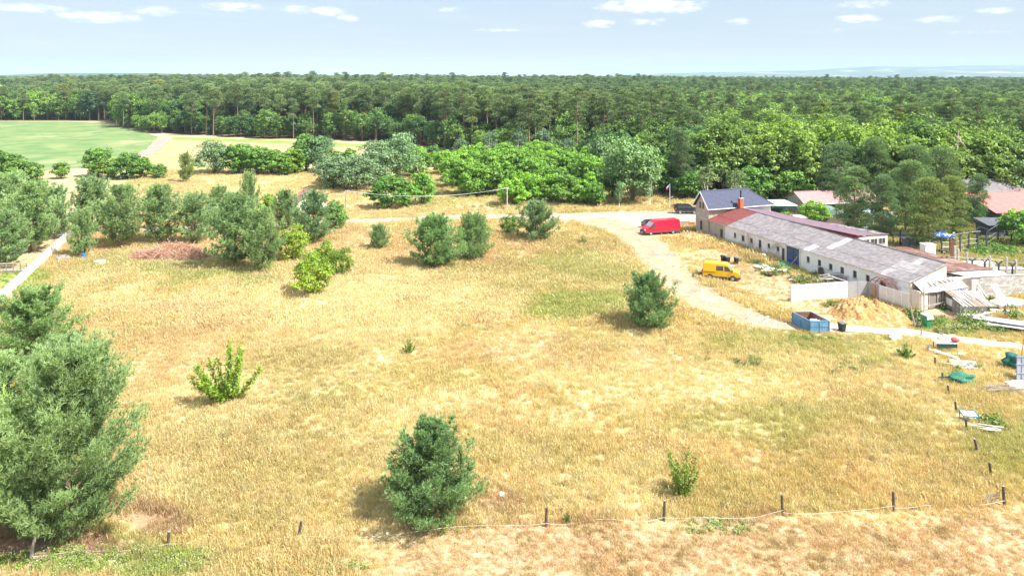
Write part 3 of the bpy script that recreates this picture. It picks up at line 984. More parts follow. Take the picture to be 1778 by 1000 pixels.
def build_weeds():
    """green weeds and white umbels along the barn, the junk and the bottom edge"""
    rg = np.random.default_rng(5)
    W = leaf_mat('weed_leaves', (.30, .34, .22), (1.05, 1.1, .9), .3, inst=True)
    def weed(seed, n, r, h, S):
        g = np.random.default_rng(seed); q = g.normal(0, 1, (n, 3)); q /= np.linalg.norm(q, axis=1, keepdims=True); q[:, 2] = np.abs(q[:, 2])
        p = q * np.array([r, r, h]) * g.uniform(.3, 1.1, (n, 1))
        return leaves(p, q + g.normal(0, .4, (n, 3)), S, g, np.clip(.35 + .4 * q[:, 2] + g.normal(0, .15, n), 0, 1))
    protos = [weed(i, 70, .42, .5, .085) + (0,) for i in range(3)]
    g = np.random.default_rng(3)
    n = 14; p = np.stack([g.normal(0, .3, n), g.normal(0, .3, n), g.uniform(.35, .75, n)], 1)
    v, f, a = leaves(p, np.tile([0, 0, 1.0], (n, 1)) + g.normal(0, .2, (n, 3)), .045, g, np.full(n, .9))
    protos.append((v, f, a, 0))
    spots = []   # px, py, rx, ry, count, scale, colour, flowers
    for px, py, rx, ry, n, s, c, fl in (
        (1345, 470, 34, 9, 60, 1.1, (.20, .27, .07), .15), (1310, 452, 26, 7, 30, 1.2, (.22, .28, .07), .1), (1410, 487, 40, 9, 50, 1.3, (.21, .27, .07), .2),
        (1480, 545, 22, 10, 26, 1.0, (.24, .32, .08), .3), (1455, 530, 30, 5, 18, 1.0, (.20, .28, .07), .0), (1500, 508, 16, 3, 14, 1.4, (.16, .26, .06), 0),
        (1590, 552, 12, 8, 14, 1.6, (.12, .22, .05), 0), (1625, 560, 16, 9, 18, 1.2, (.15, .25, .05), .0), (1690, 562, 24, 11, 40, 1.7, (.24, .32, .09), .35),
        (1660, 574, 40, 6, 40, 1.1, (.30, .32, .10), .4), (1740, 572, 30, 8, 26, 1.3, (.22, .30, .08), .2), (1655, 536, 22, 6, 20, 1.0, (.13, .23, .05), 0),
        (1720, 530, 18, 8, 16, 1.6, (.16, .26, .06), 0), (1762, 550, 14, 12, 16, 1.6, (.20, .30, .07), .1), (1415, 590, 50, 5, 24, .9, (.28, .34, .09), .2),
        (1470, 640, 40, 20, 22, .9, (.26, .32, .08), .1), (1240, 610, 50, 25, 14, .9, (.24, .30, .07), .0), (1300, 632, 24, 8, 14, 1.1, (.17, .24, .06), .0),
        (1650, 655, 26, 14, 20, .9, (.22, .32, .07), 0), (1690, 640, 16, 6, 8, 1, (.2, .3, .06), 0), (1720, 740, 20, 10, 16, 1.2, (.25, .33, .08), 0),
        (180, 975, 190, 26, 240, .62, (.34, .44, .10), .45), (480, 985, 160, 14, 110, .5, (.40, .46, .14), .45), (1250, 915, 70, 16, 90, .45, (.42, .46, .16), .6),
        (790, 915, 60, 10, 30, .5, (.40, .42, .08), .2), (20, 488, 30, 14, 16, .7, (.25, .42, .08), 0),
        (1195, 385, 18, 5, 26, 1.2, (.10, .20, .05), 0), (1225, 404, 22, 6, 24, 1.0, (.22, .28, .08), 0), (1170, 376, 14, 2, 12, 1.5, (.16, .32, .06), 0),
        (1765, 405, 45, 9, 60, 2.2, (.15, .34, .05), 0), (1720, 437, 45, 8, 70, 1.6, (.17, .34, .06), 0), (1700, 425, 60, 10, 40, 1.2, (.25, .35, .09), 0),
        (1745, 440, 50, 12, 50, 1.3, (.20, .34, .07), 0), (40, 320, 60, 8, 30, 2, (.2, .32, .08), 0),
        (1090, 352, 150, 5, 60, 1.3, (.50, .36, .18), .0), (900, 362, 120, 5, 50, 1.1, (.48, .42, .16), 0), (1210, 600, 160, 18, 20, .8, (.24, .30, .08), 0),
        (170, 462, 60, 6, 30, .7, (.5, .48, .16), .1), (1090, 500, 20, 30, 12, .9, (.34, .36, .10), 0)):
        for _ in range(n):
            a = rg.uniform(0, 6.28); r_ = math.sqrt(rg.uniform(0, 1))
            q = G(px + rx * r_ * math.cos(a), py + ry * r_ * math.sin(a))
            k = s * rg.uniform(.5, 1.25)
            spots.append((q[0], q[1], k, rg.integers(0, 3), *(np.array(c) * rg.uniform(.75, 1.25))))
            if rg.uniform() < fl: spots.append((q[0] + rg.normal(0, .3), q[1] + rg.normal(0, .3), k, 3, .95, .93, .85))
    S = np.array(spots); n = len(S)
    k = road_dist(S[:, 0], S[:, 1]) > -.3; u, v = buv(S[:, 0], S[:, 1]); k &= ~((v > 0) & (v < 6) & (u > -4) & (u < 36.3)); S = S[k]; n = len(S)
    scatter('weeds', protos, [W], np.stack([S[:, 0], S[:, 1], np.zeros(n)], 1), np.stack([np.zeros(n), np.zeros(n), rg.uniform(0, 6.28, n)], 1),
            np.repeat(S[:, 2:3], 3, 1), S[:, 3].astype(int), S[:, 4:7], 'green weeds and white-flowered umbels in clumps')

build_weeds()

def build_stones():
    """rubble on the dirt track"""
    rg = np.random.default_rng(8)
    m = mat('rubble_stone', (.52, .47, .42), (.28, .25, .22), .9, 2, coord='Object')
    V = []; F = []; b = 0
    T = ROADS['track']
    for i in range(1900):
        p = T[int(rg.integers(18, len(T) - 12))]
        o = rg.normal(.8, .9)
        j = T[min(int(rg.integers(0, 3)) + np.argmin(np.abs(T[:, 0] - p[0])), len(T) - 1)]
        x = p[0] + o + rg.normal(0, .5); y = p[1] + rg.normal(0, .9)
        if road_dist(np.array([x]), np.array([y]))[0] > .2: continue
        if vnoise(x, y, 2.2, 7, 2) < .30 + .3 * rg.uniform(): continue
        s = rg.uniform(.04, .15)
        c = np.array([[-1, -1, 0], [1, -1, 0], [1, 1, 0], [-1, 1, 0], [-.6, -.6, .8], [.7, -.5, .7], [.6, .6, .9], [-.6, .7, .7]]) * np.array([1, rg.uniform(.6, 1.3), rg.uniform(.4, .9)]) * s + rg.normal(0, .12 * s, (8, 3))
        a = rg.uniform(0, 6.28); c = c @ np.array([[math.cos(a), math.sin(a), 0], [-math.sin(a), math.cos(a), 0], [0, 0, 1]])
        V.append(c + np.array([x, y, .03]))
        F.append(np.array([[4, 5, 6, 7], [0, 1, 5, 4], [1, 2, 6, 5], [2, 3, 7, 6], [3, 0, 4, 7]]) + b); b += 8
    me = np_mesh('rubble', np.concatenate(V), np.concatenate(F), [m])
    tag(link('rubble', me), 'pale broken stones strewn along the curving dirt track', None, None, 'stuff')

build_stones()

# ------------------------------------------------------------------ forest
BP = bark_red
TALL = [gen_tall_pine(19 + 1.2 * i, 40 + i, BP, L_PINE2, r=3.0 + .3 * (i % 3), cb=.52 + .04 * (i % 3), lobes=17 + i % 3) for i in range(5)]
OLD = [gen_tall_pine(14, 60 + i, bark_red, L_PINE2, r=4.9, cb=.10, lobes=80, per=66, L=.42, W=.08, nn=4) for i in range(3)]
BROAD = [gen_broad(15 + i, 4.9 + .25 * (i % 3), 70 + i, bark_brown, L_BROAD, lobes=28, sub=7, per=22, S=.33, cb=.06) for i in range(5)]
SMALLB = [gen_broad(7.5 + .4 * i, 3.5, 80 + i, bark_brown, L_BROAD, lobes=26, sub=7, per=28, S=.24, cb=.0, topf=.25, stems=2, up=.0) for i in range(4)]
BIRCH = [gen_broad(13 + i, 2.9, 90 + i, bark_birch, L_SILV, lobes=20, sub=6, per=24, S=.2, cb=.14, droop=1.2, topf=.7) for i in range(3)]

def build_forest():
    rg = np.random.default_rng(21)
    C = []
    y = 158.0
    while y < 2650:
        s = 5.0 if y < 330 else (5.8 if y < 560 else (7.5 if y < 900 else 11 + (y - 900) * .006))
        x1 = .76 * y + 12
        xs = np.arange(-x1, x1, s) + rg.uniform(0, s)
        C.append(np.stack([xs + rg.normal(0, s * .24, len(xs)), y + rg.normal(0, s * .22, len(xs))], 1))
        y += s * .9
    C = np.concatenate(C)
    C = C[forest_mask(C[:, 0], C[:, 1])]
    # keep the yards of the houses open
    px, py = pix(C[:, 0], C[:, 1]); e = np.interp(px, EDGE_PX, EDGE_Y); dep = C[:, 1] - e
    n = len(C); x, y = C[:, 0], C[:, 1]
    nz = vnoise(x, y, 60, 33, 3); nz2 = vnoise(x, y, 26, 37, 2)
    pp = np.interp(px, [-200, 150, 310, 380, 900, 1050, 1200, 1778], [.2, .25, .5, .88, .85, .5, .15, .22])
    pp = np.where(y > 600, .20 + .5 * nz, pp)
    pine = rg.uniform(0, 1, n) < pp + (nz - .5) * .5
    edge = (dep < 18) & (px > 190) & (px < 1150)
    low = edge & (rg.uniform(0, 1, n) < .75)
    pine &= ~((px > 1100) & (dep < 30) & (rg.uniform(0, 1, n) < .8))
    birch = (~pine | low) & (rg.uniform(0, 1, n) < .10)
    # tints
    br = np.clip(vnoise(x, y, 45, 51, 3) * 2.2 - .6, 0, 1)
    right = sstep(1000, 1300, px) * (1 - sstep(450, 750, y))
    tb = np.stack([.78 + .55 * br + .45 * right * nz2, .86 + .42 * br + .22 * right * nz2, .95 - .05 * br], 1) * rg.uniform(.78, 1.2, (n, 1))
    dark = rg.uniform(0, 1, n) < .16
    tb[dark] *= np.array([.55, .68, .8])
    tp = np.stack([.92 + .25 * nz, .98 + .10 * nz, .95 + 0 * nz], 1) * rg.uniform(.72, 1.25, (n, 1))
    tp[rg.uniform(0, 1, n) < .05] *= np.array([1.35, 1.1, .9])
    h = np.where(low, rg.uniform(.55, .82, n), rg.uniform(.85, 1.14, n))
    h = np.where(y > 420, h * (.82 + .36 * vnoise(x, y, 90, 63, 3)), h)
    h = np.where((y > 500) & (rg.uniform(0, 1, n) < .05), h * 1.18, h)
    h = np.where(pine & ~low, h * np.interp(px, [0, 400, 900, 1300, 1778], [.86, 1.04, .98, .80, .80]), h)
    h = np.where(~pine & ~low, h * np.interp(px, [0, 300, 1100, 1778], [1.0, 1.05, .98, .92]), h)
    inview = (np.abs(px - CX) < 900)
    order = np.argsort(y + np.where(inview, 0, 1e5))
    cnt = {'pine': 0, 'broad': 0, 'birch': 0}; ind = np.zeros(n, bool)
    zones = [(-200, 100, 'beyond the crop field, left end'), (100, 200, 'beyond the crop field, right end'), (200, 290, 'above the crop field corner'), (290, 380, 'above the ploughed strip'),
             (380, 470, 'above the silvery willow shrub'), (470, 560, 'above the dark round willow'), (560, 640, 'above the silvery clump'),
             (640, 720, 'above the tall silvery poplar'), (720, 800, 'above the straw field end'), (800, 880, 'above the thicket, left part'), (880, 960, 'above the thicket, right part'),
             (960, 1040, 'left of the biggest willow'), (1040, 1100, 'above the biggest willow'),
             (1100, 1165, 'left of the flag pole'), (1165, 1230, 'right of the flag pole'), (1230, 1290, 'above the slate-blue roof'), (1290, 1350, 'right of the slate-blue roof'),
             (1350, 1420, 'above the mauve roof, left part'), (1420, 1480, 'above the mauve roof, right part'),
             (1480, 1550, 'above the red-walled shed'), (1550, 1620, 'above the old yard pines'), (1620, 1700, 'beside the dead tree'), (1700, 1900, 'above the salmon roof')]
    for i in order:
        k = 'birch' if birch[i] else ('pine' if pine[i] and not low[i] else 'broad')
        lim = {'pine': 185, 'broad': 185, 'birch': 40}[k]
        if not inview[i] or cnt[k] >= lim: continue
        cnt[k] += 1; ind[i] = True
        zn = [z for a, b, z in zones if a <= px[i] < b] or [zones[-1][2]]
        row = 'at the wood edge' if dep[i] < 8 else ('in the second row' if dep[i] < 20 else 'deep in the wood')
        tall = 'short ' if h[i] < .72 else ('very tall ' if h[i] > 1.06 else ('tall ' if h[i] > .95 else ''))
        if k == 'pine':
            pr = TALL[int(rg.integers(0, 5))]; nm = 'pine_tree'; what = tall + ('dark' if tp[i][0] < .9 else ('pale' if tp[i][0] > 1.15 else 'mid-green')) + ' bare-stemmed pine tree'; tt = tp[i]; s = h[i]
        elif k == 'birch':
            pr = BIRCH[int(rg.integers(0, 3))]; nm = 'birch_tree'; what = tall + 'slender birch tree'; tt = tb[i]; s = h[i]
        else:
            pr = BROAD[int(rg.integers(0, 5))]; nm = 'broadleaf_tree'; tt = tb[i]; s = h[i]
            what = tall + ('low round broadleaf tree' if low[i] else ('dark broadleaf tree' if dark[i] else ('bright green broadleaf tree' if tt[0] > 1.0 else 'mid-green broadleaf tree')))
        lb = f'{what} {row} {zn[0]}'
        tree(nm, pr, x[i], y[i], s * rg.uniform(.95, 1.06), rg.uniform(0, 6.28), lb, 'tree', lb.replace('tree', 'trees', 1), tuple(tt), sz=s)
    print('forest individuals', cnt, 'of', n)
    # the rest is the wood that reads as one mass
    k = ~ind
    x, y, px = x[k], y[k], px[k]; n = len(x)
    pn = (pine & ~low)[k]; bi = birch[k]; hh = h[k]
    LP = leaf_mat('wood_needles', (.050, .085, .030), (.31, .43, .19), .24, inst=True); LB = leaf_mat('wood_leaves', (.050, .105, .022), (.30, .47, .11), .34, inst=True)
    protos = []
    for pr in TALL[:3] + BROAD[:4] + BIRCH[:1]:
        v1, f1, a1 = mesh_np_of(pr[1]); v0, f0, a0 = mesh_np_of(pr[0])
        m_ = 0 if pr in TALL else 1
        protos.append((np.concatenate([v1, v0]), np.concatenate([f1, f0 + len(v1)]), np.concatenate([a1, a0]), np.concatenate([np.full(len(f1), m_), np.full(len(f0), 2 if m_ == 0 else 3)])))
    var = np.where(bi, 7, np.where(pn, rg.integers(0, 3, n), 3 + rg.integers(0, 4, n)))
    tint = np.where(pn[:, None] & ~bi[:, None], tp[k], tb[k])
    far = sstep(500, 1500, y)
    scl = np.stack([hh * (1 + .5 * far), hh * (1 + .5 * far), hh], 1)
    scatter('forest', protos, [LP, LB, mat('bark_far', (.20, .13, .09), (.26, .18, .13), .95, 3), bark_brown], np.stack([x, y, terrain(x, y)], 1), np.stack([np.zeros(n), np.zeros(n), rg.uniform(0, 6.28, n)], 1), scl, var, tint,
            'mixed pine and broadleaf wood stretching to the horizon')

build_forest()

# ------------------------------------------------------------------ trees one can tell apart
YP = [gen_pine(6.0, 3.2, 1, 5200, 9, .21, .030, .02, .62, bark_brown, L_PINE, peak=.22),
      gen_pine(8.6, 4.6, 2, 9500, 9, .25, .034, .02, .42, bark_brown, L_PINE, peak=.3, low=.75),
      gen_pine(5.6, 3.4, 3, 4600, 9, .23, .032, .02, .45, bark_brown, L_PINE, peak=.2, low=.8),
      gen_pine(5.2, 3.3, 4, 3400, 8, .26, .040, .02, .60, bark_brown, L_PINE, peak=.2)]
MP = [gen_pine(8.5, 4.4, 10 + i, 3000, 8, .36, .06, .09, .46, bark_brown, L_PINE, peak=.3, low=.6, gap=.15) for i in range(4)]
SPARSE = gen_pine(5.2, 3.5, 31, 2300, 8, .32, .055, .03, .70, bark_brown, L_PINE, peak=.12, low=.9, gap=.18)
YELB = [gen_broad(5.5, 2.9, 200 + i, bark_brown, L_LIME, lobes=20, sub=6, per=34, S=.16, cb=.0, topf=.4, stems=3, jag=.35, up=0) for i in range(2)]
WILLOW = [gen_broad(9.5, 5.0, 210 + i, bark_brown, L_SILV, lobes=32, sub=8, per=32, S=.22, cb=.0, topf=.4, up=.1) for i in range(2)]
SAP1 = gen_sapling(5.5, 2.7, 301, bark_brown, L_LIME, 15, 260, .10, .35, .10, 4)
SAP2 = gen_sapling(3.5, 1.1, 302, bark_brown, L_LIME, 9, 200, .06, .3, .13, 4)
SAP3 = gen_sapling(2.0, .75, 303, bark_brown, L_LIME, 9, 70, .07, .4, .14, 3)

def build_single_trees():
    rg = np.random.default_rng(77)
    def T(nm, pr, h0, px, py, h, label, tint=(1, 1, 1), cat='tree', wide=1.0, rz=None, Y=None, group=None):
        """base at photo pixel px, py (or at depth Y); h metres high"""
        if Y is None:
            q = G(px, py); x, y = q[0], q[1]
        else:
            x, y = at(px, Y), Y
        s = h / h0
        return tree(nm, pr, x, y, s * wide, rg.uniform(0, 6.28) if rz is None else rz, label, cat, group, tint, sz=s)
    # foreground
    T('pine_tree', YP[0], 6.0, 750, 902, 5.9, 'lone bushy dark green young pine standing just behind the tape fence', (.72, .84, .72), wide=1.14)
    T('pine_tree', YP[1], 8.6, 118, 925, 10.2, 'largest bushy blue-green pine, filling the left corner by the leaning grey post', (1.0, 1.02, .92), wide=.86)
    T('pine_tree', YP[2], 5.6, -30, 905, 6.6, 'lower yellow-green pine at the left edge beside the largest pine', (1.25, 1.22, .75))
    T('pine_tree', YP[0], 6.0, 108, 742, 6.9, 'blue-green pine top between the largest pine and the round one', (1.0, 1.08, 1.05))
    T('pine_tree', YP[2], 5.6, 58, 636, 6.7, 'round bushy pine near the end of the white wall', (1.0, 1.08, .88), wide=1.12)
    T('pine_tree', SPARSE, 5.2, -5, 745, 5.6, 'thin pale pine with upright tips cut by the left edge', (1.25, 1.25, 1.15))
    T('pine_tree', YP[3], 5.2, 1126, 569, 5.6, 'dark bushy pine standing alone beside the dirt track', (.82, .92, .86), wide=1.0)
    T('sapling', SAP1, 5.5, 395, 697, 6.7, 'lime green young tree with upright arching branches alone in the meadow', (1, 1.05, 1))
    T('sapling', SAP2, 3.5, 1185, 862, 4.6, 'slim yellow-green sapling near the fence post below the meadow', (.80, .78, .9))
    T('sapling', SAP3, 2.0, 710, 614, 2.0, 'small yellow-green sapling in the middle of the meadow', (.62, .72, .7))
    T('sapling', SAP3, 2.0, 985, 908, .95, 'tiny green plant growing between two posts of the tape fence', (.35, .5, .5), 'plant')
    T('shrub', SAP3, 2.0, 1573, 622, 1.85, 'bright green roundish bush beside the chalky lane', (.32, .62, .5), 'bush', 1.3)
    T('sapling', SAP3, 2.0, 1011, 424, 1.9, 'small yellowing tree beside the bend of the gravel road', (.75, .72, .8), 'tree', 1.2)
    T('shrub', SAP3, 2.0, 986, 434, .8, 'tiny dark green bush in the grass below the sparse spreading pine', (.3, .5, .4), 'bush')
    T('pine_tree', YP[3], 5.2, 658, 432, 3.6, 'small round pine alone between the utility pole and the paired pines', (.9, 1.0, .95), wide=.9)
    T('pine_tree', YP[3], 5.2, 757, 463, 7.0, 'broad bushy pine, the left one of the joined pair in mid meadow', (.92, 1.05, .88), wide=1.0)
    T('pine_tree', YP[2], 5.6, 822, 450, 6.1, 'bushy pine, the right one of the joined pair in mid meadow', (1.05, 1.1, 1.0), wide=.82)
    T('broadleaf_tree', YELB[0], 5.5, 822, 420, 5.0, 'yellow-green shrubby tree showing behind the joined pair of pines', (.9, .9, 1))
    T('pine_tree', SPARSE, 5.2, 930, 418, 6.4, 'sparse grey-green pine with drooping spreading branches beside the gravel road', (.95, .98, 1.0), wide=.95)
    T('broadleaf_tree', YELB[1], 5.5, 886, 406, 3.4, 'leaf-green bush leaning on the sparse spreading pine', (.62, .82, .8), cat='bush', wide=1.0)
    # left row of pines
    T('pine_tree', MP[0], 8.5, 408, 463, 9.8, 'big dark-trunked pine at the right end of the brush heap', (1.0, 1.05, 1.0), wide=.92)
    T('pine_tree', MP[1], 8.5, 456, 473, 8.2, 'pine with a leaning reddish trunk next to the yellow bushes', (1.1, 1.12, 1.0), wide=.75)
    T('pine_tree', MP[2], 8.5, 545, 424, 8.0, 'dark dense pine in front of the utility pole', (.82, .95, .95), wide=.92)
    T('pine_tree', MP[3], 8.5, 337, 424, 7.6, 'fork-trunked pine behind the brush heap', (1.1, 1.12, 1.1))
    T('pine_tree', MP[1], 8.5, 208, 430, 9.2, 'pine with thin bent trunk left of the brush heap', (1.12, 1.12, 1.05), wide=.9)
    T('pine_tree', MP[0], 8.5, 278, 421, 8.9, 'wide pale pine behind the left end of the brush heap', (1.15, 1.15, 1.1))
    T('pine_tree', MP[2], 8.5, 140, 446, 6.8, 'narrow pale pine just right of the end of the white wall', (1.2, 1.22, 1.1), wide=.72)
    T('pine_tree', MP[3], 8.5, 160, 405, 9.0, 'tall pine behind the narrow pale pine', (1.1, 1.1, 1.1))
    T('pine_tree', MP[1], 8.5, 52, 438, 10.2, 'large pale pine overhanging the far part of the white wall', (1.2, 1.22, 1.1), wide=1.0)
    T('pine_tree', MP[0], 8.5, 8, 465, 7.6, 'low wide pine behind the wooden rack at the left edge', (1.0, 1.06, 1.0))
    T('pine_tree', MP[2], 8.5, 5, 420, 10.5, 'tallest silvery pine at the left edge of the row', (1.25, 1.25, 1.2), wide=1.0)
    T('pine_tree', MP[3], 8.5, 95, 415, 8.0, 'dark pine over the grey gate at the end of the white wall', (.9, 1.0, 1.0), wide=.8)
    T('pine_tree', MP[0], 8.5, 495, 402, 6.8, 'pine crown in front of the red cottage roof', (.95, 1.0, .95), wide=.85)
    T('pine_tree', MP[3], 8.5, 432, 395, 9.2, 'narrow pine with a spire top left of the red cottage roof', (1.15, 1.18, 1.1), wide=.5)
    T('pine_tree', MP[1], 8.5, 380, 402, 7.4, 'middling pine in the row behind the big dark-trunked pine', (1.15, 1.15, 1.05), wide=.8)
    T('broadleaf_tree', SMALLB[0], 7.5, 582, 400, 5.6, 'fresh green tree at the foot of the utility pole', (1.1, 1.25, 1.0), wide=.75)
    T('broadleaf_tree', YELB[0], 5.5, 508, 452, 5.6, 'lime yellow tree under the leaning red-trunked pine', (1.2, 1.15, 1), wide=.85)
    T('bush', YELB[1], 5.5, 541, 510, 5.3, 'large lime green bush standing in front of the pine row', (1.15, 1.15, 1), cat='bush', wide=1.0)
    T('bush', YELB[0], 5.5, 592, 478, 4.1, 'smaller olive green bush touching the large lime green bush', (.8, .85, .9), cat='bush', wide=.8)
    T('bush', YELB[1], 5.5, 565, 468, 4.2, 'lime bush squeezed behind the large lime green bush', (1.05, 1.1, 1), cat='bush', wide=.8)
    T('broadleaf_tree', YELB[0], 5.5, 377, 350, 4.0, 'small bright green tree showing above the row of pines', (.5, .8, .6), cat='tree', Y=150)
    T('broadleaf_tree', SMALLB[2], 7.9, 467, 380, 5, 'yellow-green tree between two pines left of the red cottage', (1.6, 1.5, .9), wide=.8)
    # hedge line between the pines and the fields
    H = [(12, 196, 6.0, 'dark green hedge tree at the left edge below the crop field', (.75, .85, .85), 1.4), (50, 190, 4.4, 'low dark hedge bush at the lower corner of the crop field', (.8, .9, .8), 1.3),
         (105, 196, 3.6, 'small round green bush standing alone below the crop field', (.85, 1, .8), 1.1), (168, 200, 6.0, 'wide green bush below the crop field, left of a darker one', (.85, 1.0, .85), 1.2),
         (222, 196, 6.0, 'dark round bush below the grey ploughed strip', (.68, .85, .75), 1.2), (277, 196, 3.4, 'small green bush right of the dark round bush', (.8, .95, .8), 1.0),
         (412, 205, 6.5, 'dark green tree right of the silvery willow shrub', (.75, .95, .7), 1.2), (448, 204, 6.0, 'dark bush in the hedge behind the cottage field', (.8, 1.0, .75), 1.2),
         (492, 204, 5.2, 'hedge bush left of the big dark round tree', (.95, 1.1, .8), 1.3)]
    H2 = [(430, 207, 6.2, 'green hedge tree between the silvery willow shrub and the hedge behind the cottage field', (.8, 1.0, .7), 1.2),
          (470, 205, 5.6, 'mid green bush in the middle of the hedge behind the cottage field', (.9, 1.1, .75), 1.2),
          (512, 206, 5.6, 'yellowish green bush at the right end of the hedge, touching the dark round willow', (1.3, 1.3, .7), 1.1),
          (532, 210, 8.2, 'dark tree at the left foot of the dark round willow', (.7, .9, .75), 1.0),
          (-20, 192, 6.6, 'dark hedge tree cut by the left edge below the crop field', (.75, .9, .85), 1.4),
          (30, 186, 5.0, 'mid green hedge bush between two dark ones at the left edge', (.9, 1.0, .8), 1.3),
          (190, 198, 4.6, 'olive bush between the wide green bush and the dark round bush', (1.1, 1.1, .8), 1.3),
          (246, 197, 4.8, 'green bush leaning on the right side of the dark round bush', (.8, 1.0, .7), 1.2),
          (600, 186, 7.6, 'grey-green tree behind the two left bushes of the silvery clump', (.9, 1.0, .95), 1.2),
          (720, 200, 7.0, 'light green tree at the right foot of the tall silvery poplar', (1.1, 1.3, .8), 1.2),
          (770, 205, 5.0, 'fresh green bush at the right foot of the dark round tree', (1.1, 1.3, .7), 1.3)]
    for px, Y, h, lb, tn, w in H + H2:
        T('broadleaf_tree', SMALLB[int(rg.integers(0, 4))], 7.9, px, 0, h * 1.3, lb, (tn[0] * 1.2, tn[1] * 1.15, tn[2] * 1.1), wide=w * 1.0, Y=Y)
    T('conifer', MP[2], 8.5, 323, 0, 7.0, 'thin spire-topped conifer beside the silvery willow shrub', (1.1, 1.0, .7), wide=.7, Y=190)
    T('willow_tree', WILLOW[0], 9.5, 372, 0, 9.6, 'rounded silvery willow shrub in front of the straw field', (1.2, 1.25, 1.1), wide=1.1, Y=206)
    T('willow_tree', WILLOW[1], 9.5, 553, 0, 10.4, 'rounded dark green willow left of the tall silvery poplar', (.9, 1.1, .9), wide=1.05, Y=210)
    T('willow_tree', WILLOW[0], 9.5, 578, 0, 8.4, 'grey-green willow bush with pale stem, leftmost of the silvery clump', (1.15, 1.25, 1.15), wide=1.15, Y=178)
    T('willow_tree', WILLOW[1], 9.5, 622, 0, 8.6, 'grey-green willow bush in the middle of the silvery clump', (1.1, 1.2, 1.1), wide=1.1, Y=176)
    T('poplar_tree', WILLOW[1], 9.5, 690, 0, 13.0, 'tall silvery poplar standing highest in front of the straw field', (1.25, 1.4, 1.2), wide=.85, Y=190)
    T('poplar_tree', WILLOW[0], 9.5, 655, 0, 11.2, 'silvery poplar crown leaning on the tallest poplar from the left', (1.15, 1.25, 1.1), wide=1.0, Y=186)
    T('broadleaf_tree', SMALLB[1], 7.9, 676, 362, 7.4, 'round dark green tree behind the sagging wires', (.75, 1.0, .75), wide=1.35)
    T('broadleaf_tree', SMALLB[2], 7.9, 732, 355, 7.2, 'light green tree right of the round dark one under the wires', (1.15, 1.4, .9), wide=1.0)
    T('broadleaf_tree', SMALLB[3], 7.9, 752, 0, 6.4, 'dark round tree at the right end of the straw field', (.7, .95, .85), wide=1.0, Y=222)
    T('broadleaf_tree', SMALLB[0], 7.9, 706, 360, 2.6, 'little light green tree beside the round dark tree', (1.3, 1.5, .8))
    # big trees about the bend and the house
    T('willow_tree', WILLOW[1], 9.5, 1098, 352, 14.5, 'biggest pale green willow, above the gravel road bend', (1.15, 1.35, .85), wide=.85)
    T('willow_tree', WILLOW[0], 9.5, 1050, 0, 13.0, 'grey-green willow behind the left side of the biggest willow', (1.1, 1.2, .85), wide=.9, Y=178)
    T('birch_tree', BIRCH[0], 13, 1128, 357, 11.5, 'birch with a white stem left of the flag pole', (1.0, 1.2, .9), wide=.9)
    T('birch_tree', BIRCH[1], 14, 1075, 360, 6.5, 'small young birch at the road edge under the biggest willow', (1.0, 1.25, .8), wide=.8)
    T('broadleaf_tree', SMALLB[3], 7.9, 1035, 358, 5.0, 'green bush tree by the road left of the young birch', (.85, 1.15, .7))
    T('pine_tree', OLD[0], 14, 1185, 0, 15.0, 'dark shaggy pine behind the flag pole', (.85, .9, .9), wide=.7, Y=166)
    T('birch_tree', BIRCH[2], 15, 1228, 0, 10.8, 'drooping pale yellow-green birch behind the slate-roofed house gable', (1.25, 1.2, .8), wide=1.25, Y=150)
    T('birch_tree', BIRCH[1], 14, 1277, 0, 9.6, 'drooping birch just above the ridge of the slate-blue roof', (1.15, 1.15, .8), wide=1.2, Y=152)
    T('birch_tree', BIRCH[0], 13, 1262, 0, 15.8, 'tall birch with visible white limbs behind the house', (1.1, 1.15, .9), wide=1.1, Y=182)
    T('pine_tree', OLD[1], 14, 1215, 0, 15.0, 'blue-green layered pine left of the tall birch', (1.1, 1.25, 1.3), wide=.7, Y=178)
    T('broadleaf_tree', SMALLB[0], 7.9, 1378, 0, 8.0, 'rounded bright green tree behind the mauve-roofed bungalow', (1.2, 1.3, .9), wide=1.25, Y=158)
    T('broadleaf_tree', SMALLB[1], 7.9, 1411, 0, 5.2, 'light green tree in front of the mauve-roofed bungalow', (1.5, 1.6, .9), wide=1.1, Y=134)
    T('broadleaf_tree', SMALLB[2], 7.9, 1364, 0, 3.0, 'small dusty green shrub beside the white carport', (1.2, 1.35, 1.3), cat='bush', Y=133)
    for px, Y, h, w, tn, lb in ((1482, 126, 11.5, .95, (1.1, 1.15, 1.0), 'old flat-topped pine over the right end of the mauve roof'),
                                (1532, 121, 11.0, .8, (.95, 1.05, 1.0), 'dark old pine in the yard next to the red-walled shed'),
                                (1572, 128, 12.5, .9, (1.15, 1.2, 1.0), 'tall old pine of the yard, left of the one with bare trunk'),
                                (1612, 116, 11.2, .95, (1.3, 1.15, .8), 'brownish old pine hanging over the blue parasol'),
                                (1655, 122, 10.6, .85, (1.25, 1.15, .8), 'yellowish old pine right of the blue parasol'),
                                (1585, 140, 14.0, .9, (1.0, 1.1, 1.0), 'rear old pine of the yard, behind the tall one'),
                                (1695, 132, 9.5, .8, (1.0, 1.15, 1.1), 'blue-green pine in front of the salmon roof'),
                                (1452, 150, 13.5, .95, (1.0, 1.1, 1.05), 'broad pine behind the mauve-roofed bungalow'),
                                (1520, 156, 14.0, .95, (1.1, 1.2, 1.0), 'pale-topped pine between bungalow and wood'),
                                (1640, 150, 12.5, .95, (1.0, 1.1, 1.0), 'pine behind the parasol pines, left of the dead tree')):
        T('pine_tree', OLD[int(rg.integers(0, 3))], 14, px, 0, h, lb, tn, wide=w, Y=Y)
